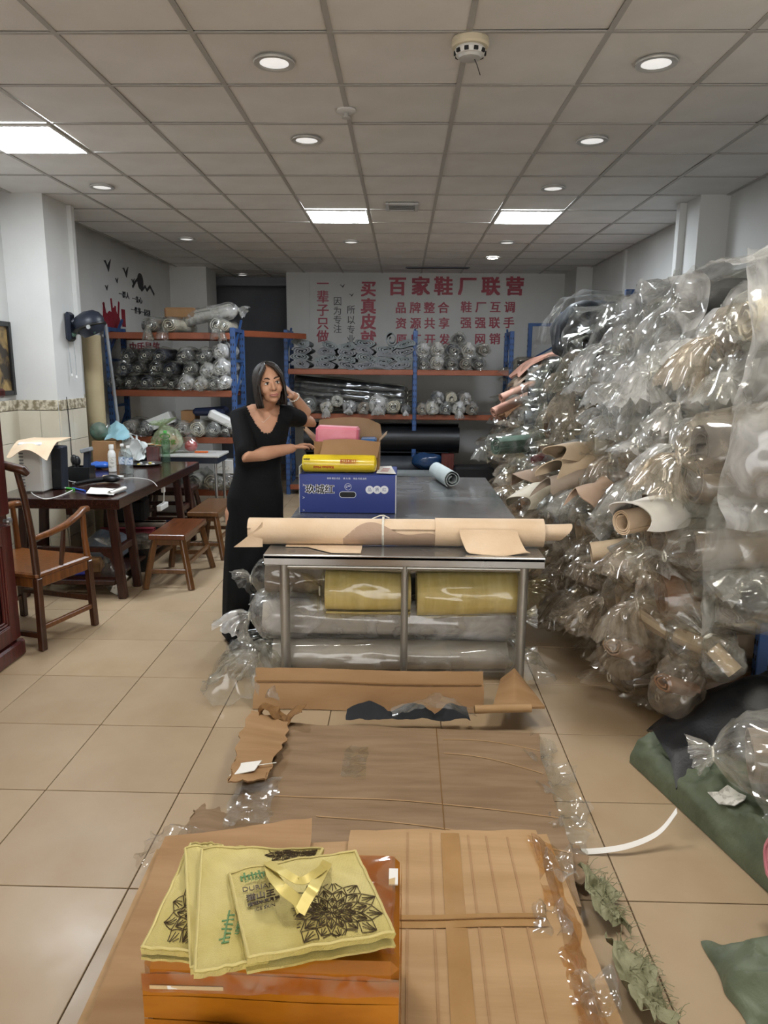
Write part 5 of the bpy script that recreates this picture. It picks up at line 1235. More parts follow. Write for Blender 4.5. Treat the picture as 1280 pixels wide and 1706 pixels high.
b = MB(); b.box((q.x, 8.05, LZ[0]+.26), (.22, .18, .15), bev=.003); b.build('box', 'card_white', t)
b = MB(); b.box((q.x, 7.958, LZ[0]+.25), (.14, .002, .05)); b.build('print', 'label_white', t)
endroll(-2.02, LZ[0]+.075, .07, 'taupe', 'film', 'taupe roll carrying the small white carton in the left rack', None, 295)
# white cardboard under
# ---- back rack, left bay: folded grey suede bundles, ends to the viewer
def fold_bundle(x, z, w_, h, seed, m, label, group, y0=10.05, y1=9.56):
    """a sheaf of hides folded in half: wavy leaves stacked, the folds showing"""
    t = thing('folded_suede', label, 'leather bundle', (x, (y0+y1)/2, z), group=group); R = random.Random(seed); n = 4
    for k in range(n):
        zc = z+h*(k+.5)/n; xo = R.uniform(-.02, .02); b = MB(); rr = w_*R.uniform(.44, .52); ff = R.uniform(12, 20); a1 = R.uniform(0, 6)
        spiral(b, (x+xo, y0, zc), (x+xo+R.uniform(-.02, .02), y1, zc), rr, R.choice((3.2, 3.8)), .026, seed*7+k, squash=h/n/(2*rr)*1.12, segs=1, nper=18, rin=.05, wob=.09)
        b.warp(lambda v: v + Vector((0, 0, .016*math.sin((v.x-x)*ff+a1)))); b.build('folded_leaf', m if k % 2 else 'grey_hide', t)
    return t
xs = [478+22, 545, 578, 610, 642, 672]
for k, xp in enumerate(xs):
    q = py(xp, 612, 9.6); hgt = (.37, .34, .33, .38, .30, .36)[k]
    fold_bundle(q.x, BZ_[1+1]+.005, .27, hgt, 300+k, 'grey_suede', f"grey suede folded sheaf, {ORD[k]} from the left on the back rack's top shelf", 'folded grey suede on the back rack')
q = py(652, 565, 9.6); b = MB(); spiral(b, (q.x, 10.0, 2.06), (q.x, 9.58, 2.06), .075, 1.6, .012, 7, squash=1.3); one('suede_roll', b, 'grey_suede', 'grey suede roll standing proud on top of the folded sheaves', 'leather roll')
# right bay of the back rack, top shelf
for k, (xp, z, r, c_) in enumerate(((706, .085, .08, 'charcoal'), (728, .09, .085, 'cream'), (752, .09, .085, 'black'), (776, .085, .08, 'taupe'), (798, .085, .08, 'charcoal'), (704, .25, .085, 'white_hide'), (728, .26, .085, 'cream'), (755, .26, .095, 'navy'), (780, .25, .085, 'cream'), (765, .40, .07, 'black'), (806, .26, .07, 'taupe'))):
    q = py(xp, 600, 9.6); endroll(q.x, BZ_[2]+z, r, c_, 'film_milky' if c_ in ('white_hide', 'cream') else 'film', f"{c_.replace('_', ' ')} wrapped roll, {ORD[k]} right of the middle post on the back rack's top shelf", 'wrapped rolls on the back rack top shelf', 320+k, y0=10.05, y1=9.58)
# second shelf: long glossy black sheets, pale rolls in front
for k in range(4):
    wrapped_roll((-1.44, 9.86-.05*k, BZ_[1]+.42-.08*k), (.02, 9.80-.04*k, BZ_[1]+.28-.07*k), .085, 'black', 'film_thin', f"long glossy black wrapped roll lying lengthwise on the back rack, {ORD[k]} from the top", 'long black rolls on the back rack', 340+k, n=30, segs=14, tail=.05, neck=.05)
for k, (xp, z, r, c_) in enumerate(((492, .10, .09, 'grey_suede'), (515, .11, .10, 'grey_suede'), (545, .085, .08, 'cream'), (562, .17, .075, 'white_hide'), (583, .085, .08, 'grey_hide'), (606, .085, .08, 'taupe'), (630, .12, .115, 'white_hide'), (655, .10, .09, 'cream'), (676, .06, .055, 'charcoal'),
                                    (703, .075, .07, 'taupe'), (720, .085, .08, 'cream'), (742, .085, .08, 'grey_suede'), (764, .085, .08, 'white_hide'), (786, .085, .08, 'taupe'), (730, .22, .07, 'charcoal'), (752, .22, .07, 'cream'), (775, .21, .07, 'taupe'))):
    q = py(xp, 680, 9.56); endroll(q.x, BZ_[1]+z, r, c_, 'film' if k % 2 else 'film_milky', f"{c_.replace('_', ' ')} rolled hide end number {k+1} from the left on the back rack's second shelf" if False else f"{c_.replace('_', ' ')} roll end on the back rack's second shelf, {ORD[k % 9]} {'left' if k < 9 else 'right'} of the middle post", 'roll ends on the back rack second shelf', 350+k, y0=9.98 if k > 8 else 9.72, y1=9.50, turns=3, th=.010, tail=.12 if k in (2, 6, 12) else .06, droop=.9)
# lower bay: large black rolls, blue shiny packet, grey roll, red-brown block
b = MB(); spiral(b, (-1.30, 9.72, BZ_[0]+.62), (.76, 9.70, BZ_[0]+.62), .21, 2.2, .012, 31, wob=.015, segs=6, nper=28); one('large_black_roll', b, 'black', 'large glossy black roll, upper one in the back rack', 'leather roll')
b = MB(); spiral(b, (-1.30, 9.66, BZ_[0]+.235), (.62, 9.64, BZ_[0]+.235), .215, 2.2, .012, 32, wob=.02, segs=6, nper=28); one('large_black_roll', b, 'charcoal', 'large dark roll, lower one in the back rack', 'leather roll')
q = py(713, 750, 9.3); mat('blue_shiny', '#1F3A5E', '#16304F', scale=12, rough=.2, bump=.4, bscale=20); t = MB(); t.ball((q.x, 9.34, .50), (.21, .10, .11), 20, 12); t.warp(lambda v: v+Vector((nz(v, 12, 1), nz(v, 12, 2), nz(v, 12, 3)))*.03); one('blue_packet', t, 'blue_shiny', 'shiny dark blue packet before the large black rolls', 'packet')
b = MB(); spiral(b, (-.6, 9.20, .36), (.62, 9.22, .35), .07, 2, .006, 33, squash=.7); one('grey_roll', b, 'grey_suede', 'flattened grey roll lying before the large black rolls', 'leather roll')
b = MB(); b.box((.02, 9.25, .14), (1.4, .30, .26), bev=.01); one('low_bench', b, 'rack_board', 'low dark platform carrying the grey roll at the back', 'platform')
q = py(746, 760, 9.2); b = MB(); b.box((q.x, 9.2, .45), (.16, .12, .34), bev=.006); one('wood_block', b, 'rosewood', 'upright red-brown wooden block beside the blue packet', 'block')
b = MB(); b.box((q.x, 9.2, .14), (.22, .2, .28), bev=.006); one('dark_crate', b, 'navy_black', 'dark crate under the red-brown block', 'crate')
b = MB(); b.box((.92, 9.2, .24), (.5, .3, .46), bev=.03); b.warp(lambda v: v+Vector((nz(v, 6, 1), nz(v, 6, 2), nz(v, 6, 3)))*.03); one('black_sack', b, 'black', 'black sack on the floor before the back rack, right', 'sack')
# ================================================================== the pile of wrapped rolls along the right wall
R6 = random.Random(66)
rows = [(.14, .13, 1.28, 'floor'), (.36, .12, 1.22, 'floor'), (.60, .12, 1.24, 'lowest shelf'), (.84, .12, 1.18, 'lower shelf'), (1.06, .12, 1.22, 'middle shelf'), (1.28, .12, 1.26, 'middle shelf'), (1.50, .12, 1.30, 'upper shelf'), (1.72, .12, 1.36, 'upper shelf'), (1.93, .11, 1.46, 'top'), (2.11, .10, 1.60, 'top')]
palU = ['charcoal', 'white_hide', 'grey_hide', 'charcoal', 'cream', 'navy', 'taupe', 'white_hide']; palM = ['taupe', 'beige', 'charcoal', 'cream', 'grey_hide', 'brown', 'taupe']; palL = ['beige', 'taupe', 'cream', 'brown', 'tan_back', 'taupe']
cn = 0
for ri, (z, r, xf, nm) in enumerate(rows):
    y = 2.95 + .12*(ri % 2) + (.0 if ri > 2 else .45); ci = 0
    while y < 9.9:
        far = y > 6.3; rr = r*R6.uniform(.88, 1.12)*(1.15 if far else 1.); cn += 1
        if far and z < .3: break
        if y > 5.1 and z > 1.85: break
        pal = palU if z > 1.4 else palM if z > .7 else palL
        if z > 1.4 and y > 5.0: pal = ['charcoal', 'charcoal', 'navy', 'charcoal', 'taupe', 'black']
        c_ = R6.choice(pal); x1 = xf + R6.uniform(-.10, .12) + (.10 if y > 7.5 else 0); dr = R6.uniform(.02, .16) if z > .5 else 0
        if z - dr < rr: dr = max(0, z-rr-.01)
        film = 'film_milky' if (z > 1.35 and y < 4.9 and R6.random() < .75) else (('film' if y < 5 else 'film_thin') if z > 1.0 and R6.random() < .8 else 'film_dim')  # light level put into the film colour: whiter near the top, dimmer low
        nr = f"{c_.replace('_', ' ')} roll in {'milky' if film == 'film_milky' else 'clear'} film, right-hand pile, {ORD[ri]} row up, {ORD[ci]} from near end"
        hi = y < 5.0
        wrapped_roll((2.44 if not 5.95 < y < 6.85 else 2.28, y+R6.uniform(-.04, .04), z), (x1, y+R6.uniform(-.12, .12), z-dr), rr*.92, c_, film, nr, 'wrapped rolls piled along the right wall', 400+cn,
                     n=40 if hi else 22, segs=12 if hi else 6, tail=(R6.uniform(.10, .24) if R6.random() < .55 else .05)*(.6 if far else 1), neck=R6.uniform(.06, .13), droop=R6.uniform(.6, 1.1), slack=R6.uniform(1.12, 1.3), fl=R6.uniform(.6, 1.1), amp=.09 if hi else .06, turns=2.2, nper=14, tie=hi)
        y += 2*rr*R6.uniform(1.02, 1.22)*(1.25 if far else 1.08); ci += 1
# -------- bare and special hides
def lab1(b, nm, m, label, cat='leather roll', **k): return one(nm, b, m, label, cat, **k)
# bare tan tube sticking out
A, B = px(1125, 868, 1.75), px(1030, 871, 1.12); A = Vector((1.62, 3.45, 1.10)); B = py(1036, 870, 3.08)
b = MB(); spiral(b, B+(A-B).normalized()*.95, B, .054, 2.6, .006, 71, wob=.02, segs=6, nper=26, rin=.55); lab1(b, 'bare_tan_roll', 'tan', 'bare tan leather tube sticking out of the right-hand pile')
q = py(1050, 905, 3.6); b = MB(); spiral(b, q+Vector((.5, .1, .02)), py(985, 922, 3.75), .055, 2.2, .006, 72, segs=4); lab1(b, 'bare_tan_roll', 'beige', 'beige roll end low in the right-hand pile, left of the tied bag')
# white folded hide and a taupe curl behind it
def curl(P0, P1, w_, bendz, m, label, seed, nm='curled_hide', roll=2.6, r=.07):
    P0, P1 = Vector(P0), Vector(P1); x, y, d = basis(P1-P0); b = MB()
    def g(u, v):
        an = roll*(v-.5); c = P0.lerp(P1, u); rr = r*(1+.25*math.sin(u*4+seed)); p = c + x*(rr*math.sin(an)*1.2) + Vector((0, 0, 1))*(rr*(math.cos(an)-1)) + d*(.05*math.sin(v*7+seed)) ; return p + Vector((nz(p, 6, seed), nz(p, 6, seed+1), nz(p, 6, seed+2)))*.02
    b.grid(g, 16, 18, .005); return one(nm, b, m, label, 'hide')
curl(py(1180, 815, 3.25), py(1045, 838, 3.02), .3, 0, 'white_hide', 'white hide sheet bulging from the right-hand pile above the bare tan tube', 5, r=.085, roll=3.2)
curl(py(1190, 798, 3.4), py(1105, 818, 3.2), .3, 0, 'taupe', 'taupe hide sheet behind the white one in the right-hand pile', 6, r=.10, roll=3.0)
for k, (a, c, m, lb, r) in enumerate((((1000, 740, 4.5), (920, 770, 4.3), 'beige', 'beige hide curling out of the right-hand pile, upper of two curls', .10), ((985, 772, 4.35), (912, 800, 4.2), 'taupe', 'taupe hide tongue curling out of the right-hand pile below the beige curl', .09),
                                ((1015, 790, 3.95), (965, 818, 3.75), 'tan_back', 'brown folded hide edge in the middle of the right-hand pile', .07), ((930, 765, 5.6), (866, 788, 5.4), 'tan_back', 'brown folded hide at the far middle of the right-hand pile', .09), ((905, 800, 5.2), (860, 826, 5.0), 'cream', 'cream hide edge low at the far end of the right-hand pile', .08), ((975, 733, 4.5), (925, 742, 4.3), 'beige', 'crumpled beige hide on top of the curls in the right-hand pile', .07))):
    curl(py(*a), py(*c), .3, 0, m, lb, 20+k, r=r, roll=3.4)
# pink, green and red accents
for k, (a, c, r, m, lb) in enumerate((((1300, 812, 3.3), (1225, 815, 3.1), .06, 'pink', 'pink rolled hide inside clear film at the right edge of the pile'), ((1215, 655, 3.9), (1185, 657, 3.7), .055, 'green_hide', 'green roll end between hanging films in the right-hand pile'),
                                ((905, 735, 6.6), (826, 742, 6.4), .09, 'green_hide', 'green wrapped roll at the far end of the right-hand pile'), ((925, 757, 5.9), (890, 768, 5.8), .05, 'red_hide', 'small dark red roll end in the right-hand pile'))):
    wrapped_roll(py(*a), py(*c), r, m, 'film', lb, None, 700+k, n=30, segs=6, tail=.12, droop=.8)
# folded rose-brown hides at the far end
t = thing('folded_hides', 'stack of folded rose-brown hides at the far end of the right-hand pile', 'leather bundle', (1.35, 8.3, 1.55))
for k in range(7):
    b = MB(); x0, z0 = 1.12+.02*k, 1.42+.075*k
    b.grid(lambda u, v: (x0+.62*u+.02*math.sin(v*5+k), 7.95+.55*v, z0-.12*(1-u)**2*2+.035*math.sin(u*5+k)+.02*math.sin(v*6+k)+.02*nz((u*4, v*4, k), 1)), 14, 10, .022); b.build('folded_leaf', ('brown', 'rose', 'tan_back', 'rose', 'brown', 'tan_back', 'rose')[k], t)
for k, (a, c) in enumerate((((880, 660, 7.6), (822, 688, 7.4)), ((890, 640, 7.5), (835, 664, 7.35)))):
    b = MB(); spiral(b, py(*a), py(*c), .05, 2, .006, 75+k); lab1(b, 'rose_roll', 'rose', ('lower', 'upper')[k]+' of two small rose-pink rolls below the folded brown hides')
# big charcoal slab bundle at the top, far
t = thing('dark_bundle', 'large folded charcoal hide in clear film high on the right-hand pile', 'leather bundle', (1.75, 6.7, 2.0))
b = MB(); b.box((1.80, 6.75, 2.06), (.86, .66, .44), bev=.10, rot=Matrix.Rotation(-.12, 3, 'Y')); bm_ = remesh(b, .03, 2); bm_.warp(lambda v: v+Vector((nz(v, 4, 1), nz(v, 4, 2), nz(v, 4, 3)))*.05-Vector((0, 0, .25))*max(0, 1.55-v.x)); bm_.build('hide', 'charcoal', t, smooth=180)
b = MB(); crumple(b, lambda u, v: (1.26+.98*u, 6.36+.80*v, 1.90+.46*min(1, u*4)**.5*(1-.08*u)), 30, 22, .035, 5, 77); b.build('plastic_cover', 'film_thin', t, smooth=180)
for k, (x, z, yy) in enumerate(((1.46, 2.02, 6.15), (1.46, 2.04, 5.65))):
    wrapped_roll((2.22, yy+.15, z+.10), (x-.05, yy, z-.20), .13, 'charcoal', 'film_thin', ('charcoal slumping roll just before the large folded dark hide, top of the pile', 'charcoal slumping roll second before the folded dark hide, top of the pile')[k], None, 720+k, n=36, segs=10, tail=.3, droop=1., amp=.15)
# -------- sheets of film lying over the top and hanging down the face
def drape(fn, nu, nv, amp, s, seed, m, label, nm='film_sheet'):
    b = MB(); crumple(b, fn, nu, nv, amp, s, seed); return one(nm, b, m, label, 'plastic film', 'loose film sheets over the pile', smooth=180)
def face(y0, y1, z0, z1, x0=1.16, lean=.22, bul=.06):
    return lambda u, v: (x0 + lean*v + bul*math.sin(u*9+v*3), y0+(y1-y0)*u, z0+(z1-z0)*v)
drape(lambda u, v: (1.42+1.0*u, 3.0+2.3*v, 2.16+.10*u+.10*math.sin(v*4)*u), 34, 60, .08, 4, 81, 'film_milky', 'broad milky film sheet over the near top of the right-hand pile')
drape(lambda u, v: (1.40+.9*u, 5.0+1.4*v, 2.16+.06*u), 30, 40, .08, 4, 82, 'film', 'clear film sheet over the far top of the right-hand pile')
drape(face(3.7, 4.8, 1.35, 2.18, 1.20, .24), 44, 40, .085, 4.5, 83, 'film_milky', 'milky crumpled film hanging high on the middle of the pile face')
drape(face(4.8, 6.1, 1.30, 2.16, 1.22, .24), 40, 40, .085, 4.5, 84, 'film', 'clear crumpled film hanging high on the far pile face')
drape(lambda u, v: (1.20+.62*u, 2.70+.07*math.sin(u*6), 1.12+1.02*v), 44, 60, .06, 4, 85, 'film_milky', 'tall milky film curtain hanging at the near end of the pile')
drape(face(2.85, 3.6, .98, 1.75, 1.16, .20), 36, 36, .075, 4.5, 86, 'film', 'clear film curtain on the near pile face below the milky sheet')
drape(face(3.5, 4.6, .90, 1.45, 1.14, .08), 40, 30, .08, 5, 87, 'film', 'clear crumpled film across the middle of the pile face')
drape(lambda u, v: (1.16+.55*u, 2.68+.06*math.sin(u*7), .70+.52*v), 40, 40, .07, 4.5, 88, 'film', 'clear film curtain hanging at the near end below the milky one')
drape(lambda u, v: (1.34+.62*u, 2.64+.05*math.sin(u*5+1), 1.50+.66*v), 40, 44, .07, 4, 89, 'film', 'second clear film curtain at the near end, highest at the right edge')
# -------- bags hanging and lying at the foot of the pile
bags = [((1118, 985), (1098, 895), 3.35, .16, 'tied clear bag with a gathered neck at the middle of the pile foot'), ((1060, 1000), (1075, 920), 3.6, .17, 'clear bag left of the tied bag at the pile foot'),
        ((1085, 1080), (1130, 985), 3.2, .19, 'large slack clear bag below the tied bag'), ((1020, 1120), (1085, 1030), 3.35, .16, 'lowest clear bag spilling onto the floor tiles'), ((1180, 1010), (1230, 905), 3.0, .17, 'clear bag at the right below the pink roll'),
        ((1150, 1120), (1190, 1000), 3.0, .17, 'crumpled clear bag above the black cloth'), ((1235, 1050), (1255, 940), 2.85, .15, 'clear bag at the right edge with dark contents'), ((985, 1010), (1010, 930), 4.1, .15, 'dim clear bag further back at the pile foot'),
        ((955, 960), (985, 890), 4.7, .16, 'dark-looking clear bag near the table end at the pile foot'), ((1110, 1190), (1150, 1080), 2.95, .13, 'brownish film bag hanging just above the black cloth'), ((940, 905), (960, 850), 5.2, .15, 'clear bag beside the right end of the tan roll'), ((1225, 1130), (1180, 1060), 2.8, .10, 'knotted film tail beside the blue upright')]
for k, (bo, tp, yy, r, lb) in enumerate(bags):
    o_, p_ = py(*bo, yy), py(*tp, yy+.12); o_.z = max(o_.z, .03)
    t = thing('clear_bag', lb, 'plastic bag', (o_.x, o_.y, o_.z-.02), group='clear bags at the foot of the pile')
    b = MB(); bag(b, o_, p_, r, 900+k, n=44, m=18, tail=.13, fl=.8, amp=.12); b.build('bag_film', 'film_dim' if k in (3, 7, 8, 9) else 'film', t, smooth=180)
    c_ = o_.lerp(p_, .42); b = MB(); dv = Vector((math.cos(k*2.1), .4, .5*math.sin(k*1.3))).normalized()*r*.62; spiral(b, c_-dv, c_+dv, r*.40, 2., .010, 950+k, squash=.75, segs=3, wob=.12); b.build('folded_offcut', ('beige', 'taupe', 'beige', 'tan_back', 'grey_hide', 'beige', 'charcoal', 'taupe', 'charcoal', 'brown', 'taupe', 'beige')[k], t)
    x_, y_, d_ = basis(p_-o_); b = MB(); b.tube([p_ + x_*(r*.17*math.cos(a)) + y_*(r*.17*math.sin(a)) for a in [i_*PI/4 for i_ in range(9)]], .005, 5); b.build('tie', 'twine', t)
# knotted film bunches: small bow-like ends
for k, (x, y, yy) in enumerate(((1250, 965, 2.9), (1075, 915, 3.5), (1050, 655, 4.0), (985, 745, 4.6), (1120, 600, 3.7), (1030, 870, 3.9))):
    c_ = py(x, y, yy); b = MB()
    for s in (-1, 1): b.loft(film_rings([c_, c_+Vector((.03*s, -.02, .01)), c_+Vector((.08*s, -.03, .0)), c_+Vector((.14*s, -.03, -.05))], [.012, .03, .055, .075], 24, 40+k*2+s, .2, [.2, .25, .25, .25]), cap=(False, False))
    one('film_knot', b, 'film_milky', ('bow-like knot of film at the right edge above the blue upright', 'bow-like knot of film beside the tied bag', 'bow-like knot of film high in the middle of the pile', 'white knot of film below the beige curls', 'bow-like knot of film under the milky sheet', 'white knot of film left of the bare tan tube')[k], 'film knot', smooth=180)
# -------- black cloth, wrapped roll and pink roll on the floor sack
b = MB()
def cloth(u, v):
    p = Vector((1.10+.62*u, 2.62+.42*v+.10*u, .19+.17*u+.10*math.sin(PI*v)-.12*(1-u)**3)); return p + Vector((nz(p, 5, 1), nz(p, 5, 2), nz(p, 5, 3)))*.06
b.grid(cloth, 34, 26, .012); one('black_cloth', b, 'black', 'black cloth heaped on the green sack at the right', 'cloth')
wrapped_roll((1.72, 2.28, .40), (1.27, 2.42, .34), .12, 'taupe', 'film', 'taupe roll in clear film lying on the green sack, its knot towards the viewer', None, 930, n=52, segs=16, tail=.07, neck=.12, slack=1.25, amp=.16, droop=.15, fl=.35)
drape(lambda u, v: (1.18+.5*u, 2.02+.34*v+.1*u, .26+.16*v+.06*u), 40, 34, .05, 8, 94, 'film', 'clear film sheet slipping off the taupe roll on the green sack')
b = MB(); spiral(b, (1.45, 1.93, .22), (1.14, 1.98, .25), .062, 2.2, .012, 95, segs=4); one('pink_roll', b, 'pink', 'pink roll end lying on the green sack at the right edge', 'leather roll')
# ================================================================== cardboard, parcel and gold bags in the foreground
def kraft(name, a, b, a2=None, **k): return mat(name, a, b, scale=k.pop('scale', 2.2), detail=6, rough=k.pop('rough', .78), bump=.10, bscale=9, bdetail=2, stretch=k.pop('stretch', (1, 7, 1)), spec=.3, **k)
kraft('kraft', '#A88661', '#997651'); kraft('kraft_dusty', '#937B60', '#826A50', scale=3.5); kraft('kraft_light', '#B4936C', '#A5845C'); kraft('kraft_edge', '#8F6B43', '#7A5935', stretch=(1, 1, 40))
mat('packing_tape', '#A88355', '#9C774A', scale=8, rough=.18, coat=.3)
mat('orange_tape', '#B3711E', '#925511', scale=3.2, detail=5, rough=.16, coat=.5, bump=.25, bscale=5, stretch=(1, 3, 3))
mat('white_strip', '#E9E7E2', rough=.5); mat('felt_black', '#23252A', rough=.9)
plastic('tape_clear', tint='#F7E6C8', fac=.06, haze=.2, rough=.08, scale=14, bump=.7, body='#E9DCC2')
def sheet(name, corners, z, th, m, t=None, amp=.006, s=6, seed=0, nu=24, nv=22, rag=.0, lift=None, label=None, cat=None, group=None):
    """a cardboard sheet over four ground corners (near-left, near-right, far-right, far-left), slightly warped, with ragged edges"""
    A, B_, C_, D_ = [Vector((c[0], c[1], 0)) for c in corners]
    def g(u, v):
        p = A.lerp(B_, u).lerp(D_.lerp(C_, u), v)
        e = rag*(max(0, abs(u-.5)*2-.86)/.14*(nz((v*4, seed, 0), 1.7)) ); f = rag*(max(0, abs(v-.5)*2-.86)/.14*(nz((u*4, seed+5, 0), 1.7)))
        p = p + (B_-A).normalized()*e*(1 if u > .5 else -1) + (D_-A).normalized()*f*(1 if v > .5 else -1)
        zz = z + amp*nz((p.x, p.y, 0), s, seed) + (lift(u, v) if lift else 0); return (p.x, p.y, zz)
    b = MB(); b.grid(g, nu, nv, th)
    if t is not None: return b.build(name, m, t)
    return one(name, b, m, label, cat, group)
# near bale: a stack of flattened cartons
t = thing('cardboard_bale', 'large bale of flattened brown cartons nearest the viewer', 'cardboard bale', (-.08, 1.45, 0))
bx = [(-.66, .80), (.545, .80), (.475, 2.035), (-.70, 1.905)]
for k in range(6):
    e = .012*math.sin(k*2.3); z = .045+k*.046
    sheet('carton_layer', [(c[0]+e+.01*math.sin(k+i*2), c[1]+.012*math.cos(k*1.7+i)) for i, c in enumerate(bx)], z, .044, 'kraft_edge' if k < 5 else 'kraft_light', t, amp=.003, s=3, seed=k, nu=14, nv=10)
# top sheets of the bale
sheet('top_sheet', [(-.16, .84), (.40, .84), (.43, 2.02), (-.14, 1.99)], .2965, .006, 'kraft_light', t, amp=.012, s=3.2, seed=4, nu=22, nv=26, rag=.01)
sheet('top_sheet', [(-.64, .84), (-.17, .84), (-.265, 2.03), (-.70, 1.93)], .294, .005, 'kraft', t, amp=.010, s=3, seed=6, rag=.01, lift=lambda u, v: .012*v)
sheet('side_fold', [(.39, .84), (.535, .84), (.475, 1.98), (.415, 2.0)], .295, .006, 'kraft', t, amp=.012, s=4, seed=9, nv=26, lift=lambda u, v: -.05*u*u)
sheet('side_fold', [(.47, .82), (.60, .82), (.545, 1.62), (.46, 1.62)], .19, .006, 'kraft_light', t, amp=.012, s=4, seed=12, nv=20, lift=lambda u, v: -.10*u)
# score lines, tape and a seam across the top
for x0, x1 in ((.02, .03), (.09, .10), (.20, .215), (.265, .27), (.33, .335)):
    b = MB(); b.grid(lambda u, v: (x0+(x1-x0)*v+.006*u, .86+1.12*v, .2988+.012*nz((x0+(x1-x0)*v, .86+1.12*v, 0), 3.2, 4)), 1, 30, .0015); b.build('score_line', 'kraft', t)
b = MB(); b.grid(lambda u, v: (.115+.055*u+.02*v, .86+1.12*v, .3000+.012*nz((.14, .86+1.12*v, 0), 3.2, 4)), 3, 30, .001); b.build('tape_strip', 'packing_tape', t)
b = MB(); b.grid(lambda u, v: (-.01+.40*u, 1.60+.045*v+.01*u, .3003+.012*nz((-.01+.40*u, 1.62, 0), 3.2, 4)), 24, 3, .001); b.build('tape_strip', 'packing_tape', t)
b = MB(); b.tube([(-.02+.41*u, 1.625+.012*u, .302+.012*nz((-.02+.41*u, 1.625, 0), 3.2, 4)) for u in [k/16 for k in range(17)]], .002, 5); b.build('seam', 'kraft_edge', t)
b = MB(); crumple(b, lambda u, v: (.40+.10*u, 1.0+.98*v, .300-.045*u*u), 8, 40, .012, 18, 21); b.build('edge_tape', 'tape_clear', t, smooth=180)
for k, (x, y) in enumerate(((.40, 1.64), (.47, 1.42), (.47, 1.85))):
    b = MB(); crumple(b, lambda u, v: (x+.09*(u-.5), y+.11*(v-.5), .302+.012*math.sin(u*9)), 10, 10, .02, 28, 30+k); b.build('torn_film', 'film', t, smooth=180)

# far slab: one big dusty sheet with its layers
t = thing('flattened_carton', 'wide dusty flattened carton lying before the steel table', 'cardboard sheet', (-.02, 2.6, 0))
fx_ = [(-.57, 1.98), (.56, 1.98), (.615, 3.07), (-.665, 3.12)]
for k in range(2): sheet('carton_layer', [(c[0]*(1.0+.02*k)+.01*k, c[1]-.01*k) for c in fx_], .030+.034*k, .030, 'kraft_edge' if k == 0 else 'kraft_dusty', t, amp=.006, s=3, seed=40+k, nu=26, nv=22, rag=.018)
b = MB(); b.tube([(.17+.006*v, 1.98+1.1*v, .0655+.006*nz((.17+.006*v, 1.98+1.1*v, 0), 3, 41)) for v in [k/24 for k in range(25)]], .0022, 5); b.build('fold_line', 'kraft_edge', t)
for k, (x0, y0, x1, y1) in enumerate(((-.48, 2.52, .60, 2.42), (-.30, 2.40, .60, 2.22), (.20, 2.86, .60, 2.72), (-.1, 2.30, .58, 2.12), (.2, 2.98, .62, 2.90))):
    b = MB(); b.grid(lambda u, v: (x0+(x1-x0)*u, y0+(y1-y0)*u+.006*v+.03*math.sin(u*PI), .0662+.006*nz((x0+(x1-x0)*u, y0+(y1-y0)*u, 0), 3, 41)), 24, 1, .0008); b.build('tape_edge', 'kraft_light', t)
b = MB(); crumple(b, lambda u, v: (-.23+.10*u, 2.66+.24*v, .068), 10, 18, .010, 26, 51); b.build('tape_residue', 'film_thin', t, smooth=180)
# torn flap on the left with its shipping label
t = thing('torn_carton_flap', 'torn cardboard flap with a white label left of the flattened carton', 'cardboard flap', (-.62, 2.85, 0))
sheet('flap', [(-.66, 2.50), (-.50, 2.56), (-.50, 3.06), (-.69, 3.10)], .115, .006, 'kraft', t, amp=.02, s=5, seed=61, rag=.03, nu=16, nv=22, lift=lambda u, v: .02*(1-v)-.02*u)
b = MB(); b.prism([(-.655, 2.545), (-.565, 2.585), (-.55, 2.66), (-.635, 2.635)], .131, .134); b.build('shipping_label', 'paper', t)
b = MB(); b.bar((-.56, 2.62, .135), (-.49, 2.655, .128), .004, .002); b.build('string', 'twine', t)
b = MB(); crumple(b, lambda u, v: (-.66+.22*u, 3.06+.09*v, .11+.03*math.sin(u*8)), 14, 8, .03, 18, 62, .002); b.build('torn_edge', 'kraft_edge', t)
sheet('torn_scrap', [(-.80, 2.06), (-.60, 2.10), (-.60, 2.44), (-.76, 2.44)], .07, .005, 'kraft_dusty', None, amp=.03, s=9, seed=66, rag=.05, label='torn scrap of dirty cardboard beside the near bale, left', cat='cardboard scrap')
b = MB(); crumple(b, lambda u, v: (-.86+.36*u, 2.06+.20*v, .085+.03*math.sin(u*6)), 22, 14, .04, 16, 67); one('film_scrap', b, 'film_dim', 'crumpled clear film over the torn scrap at the left', 'plastic film', smooth=180)
b = MB(); crumple(b, lambda u, v: (-.62+.16*u, 2.28+.30*v, .105), 12, 18, .025, 18, 68); one('film_scrap', b, 'film', 'clear film strip between torn flap and flattened carton', 'plastic film', smooth=180)
# film and scraps along the right edge
for k, (x, y, w_, l_) in enumerate(((.63, 2.93, .12, .22), (.66, 2.70, .14, .26), (.66, 2.47, .13, .18), (.60, 2.30, .15, .16))):
    b = MB(); crumple(b, lambda u, v: (x-w_/2+w_*u-.03*math.sin(v*5), y-l_/2+l_*v, .055-.025*u+.02*math.sin(v*7)), 12, 16, .026, 20, 80+k); one('film_scrap', b, 'film', ('clear film scrap at the far right corner of the flattened carton', 'largest clear film scrap on the right edge of the flattened carton', 'clear film scrap midway on the right edge of the flattened carton', 'clear film scrap between the bale and flattened carton, right')[k], 'plastic film', smooth=180)
sheet('torn_scrap', [(.56, 2.12), (.66, 2.10), (.65, 2.30), (.58, 2.30)], .045, .006, 'kraft_dusty', None, amp=.02, s=9, seed=86, rag=.02, label='small torn piece of grey cardboard right of the bale', cat='cardboard scrap')
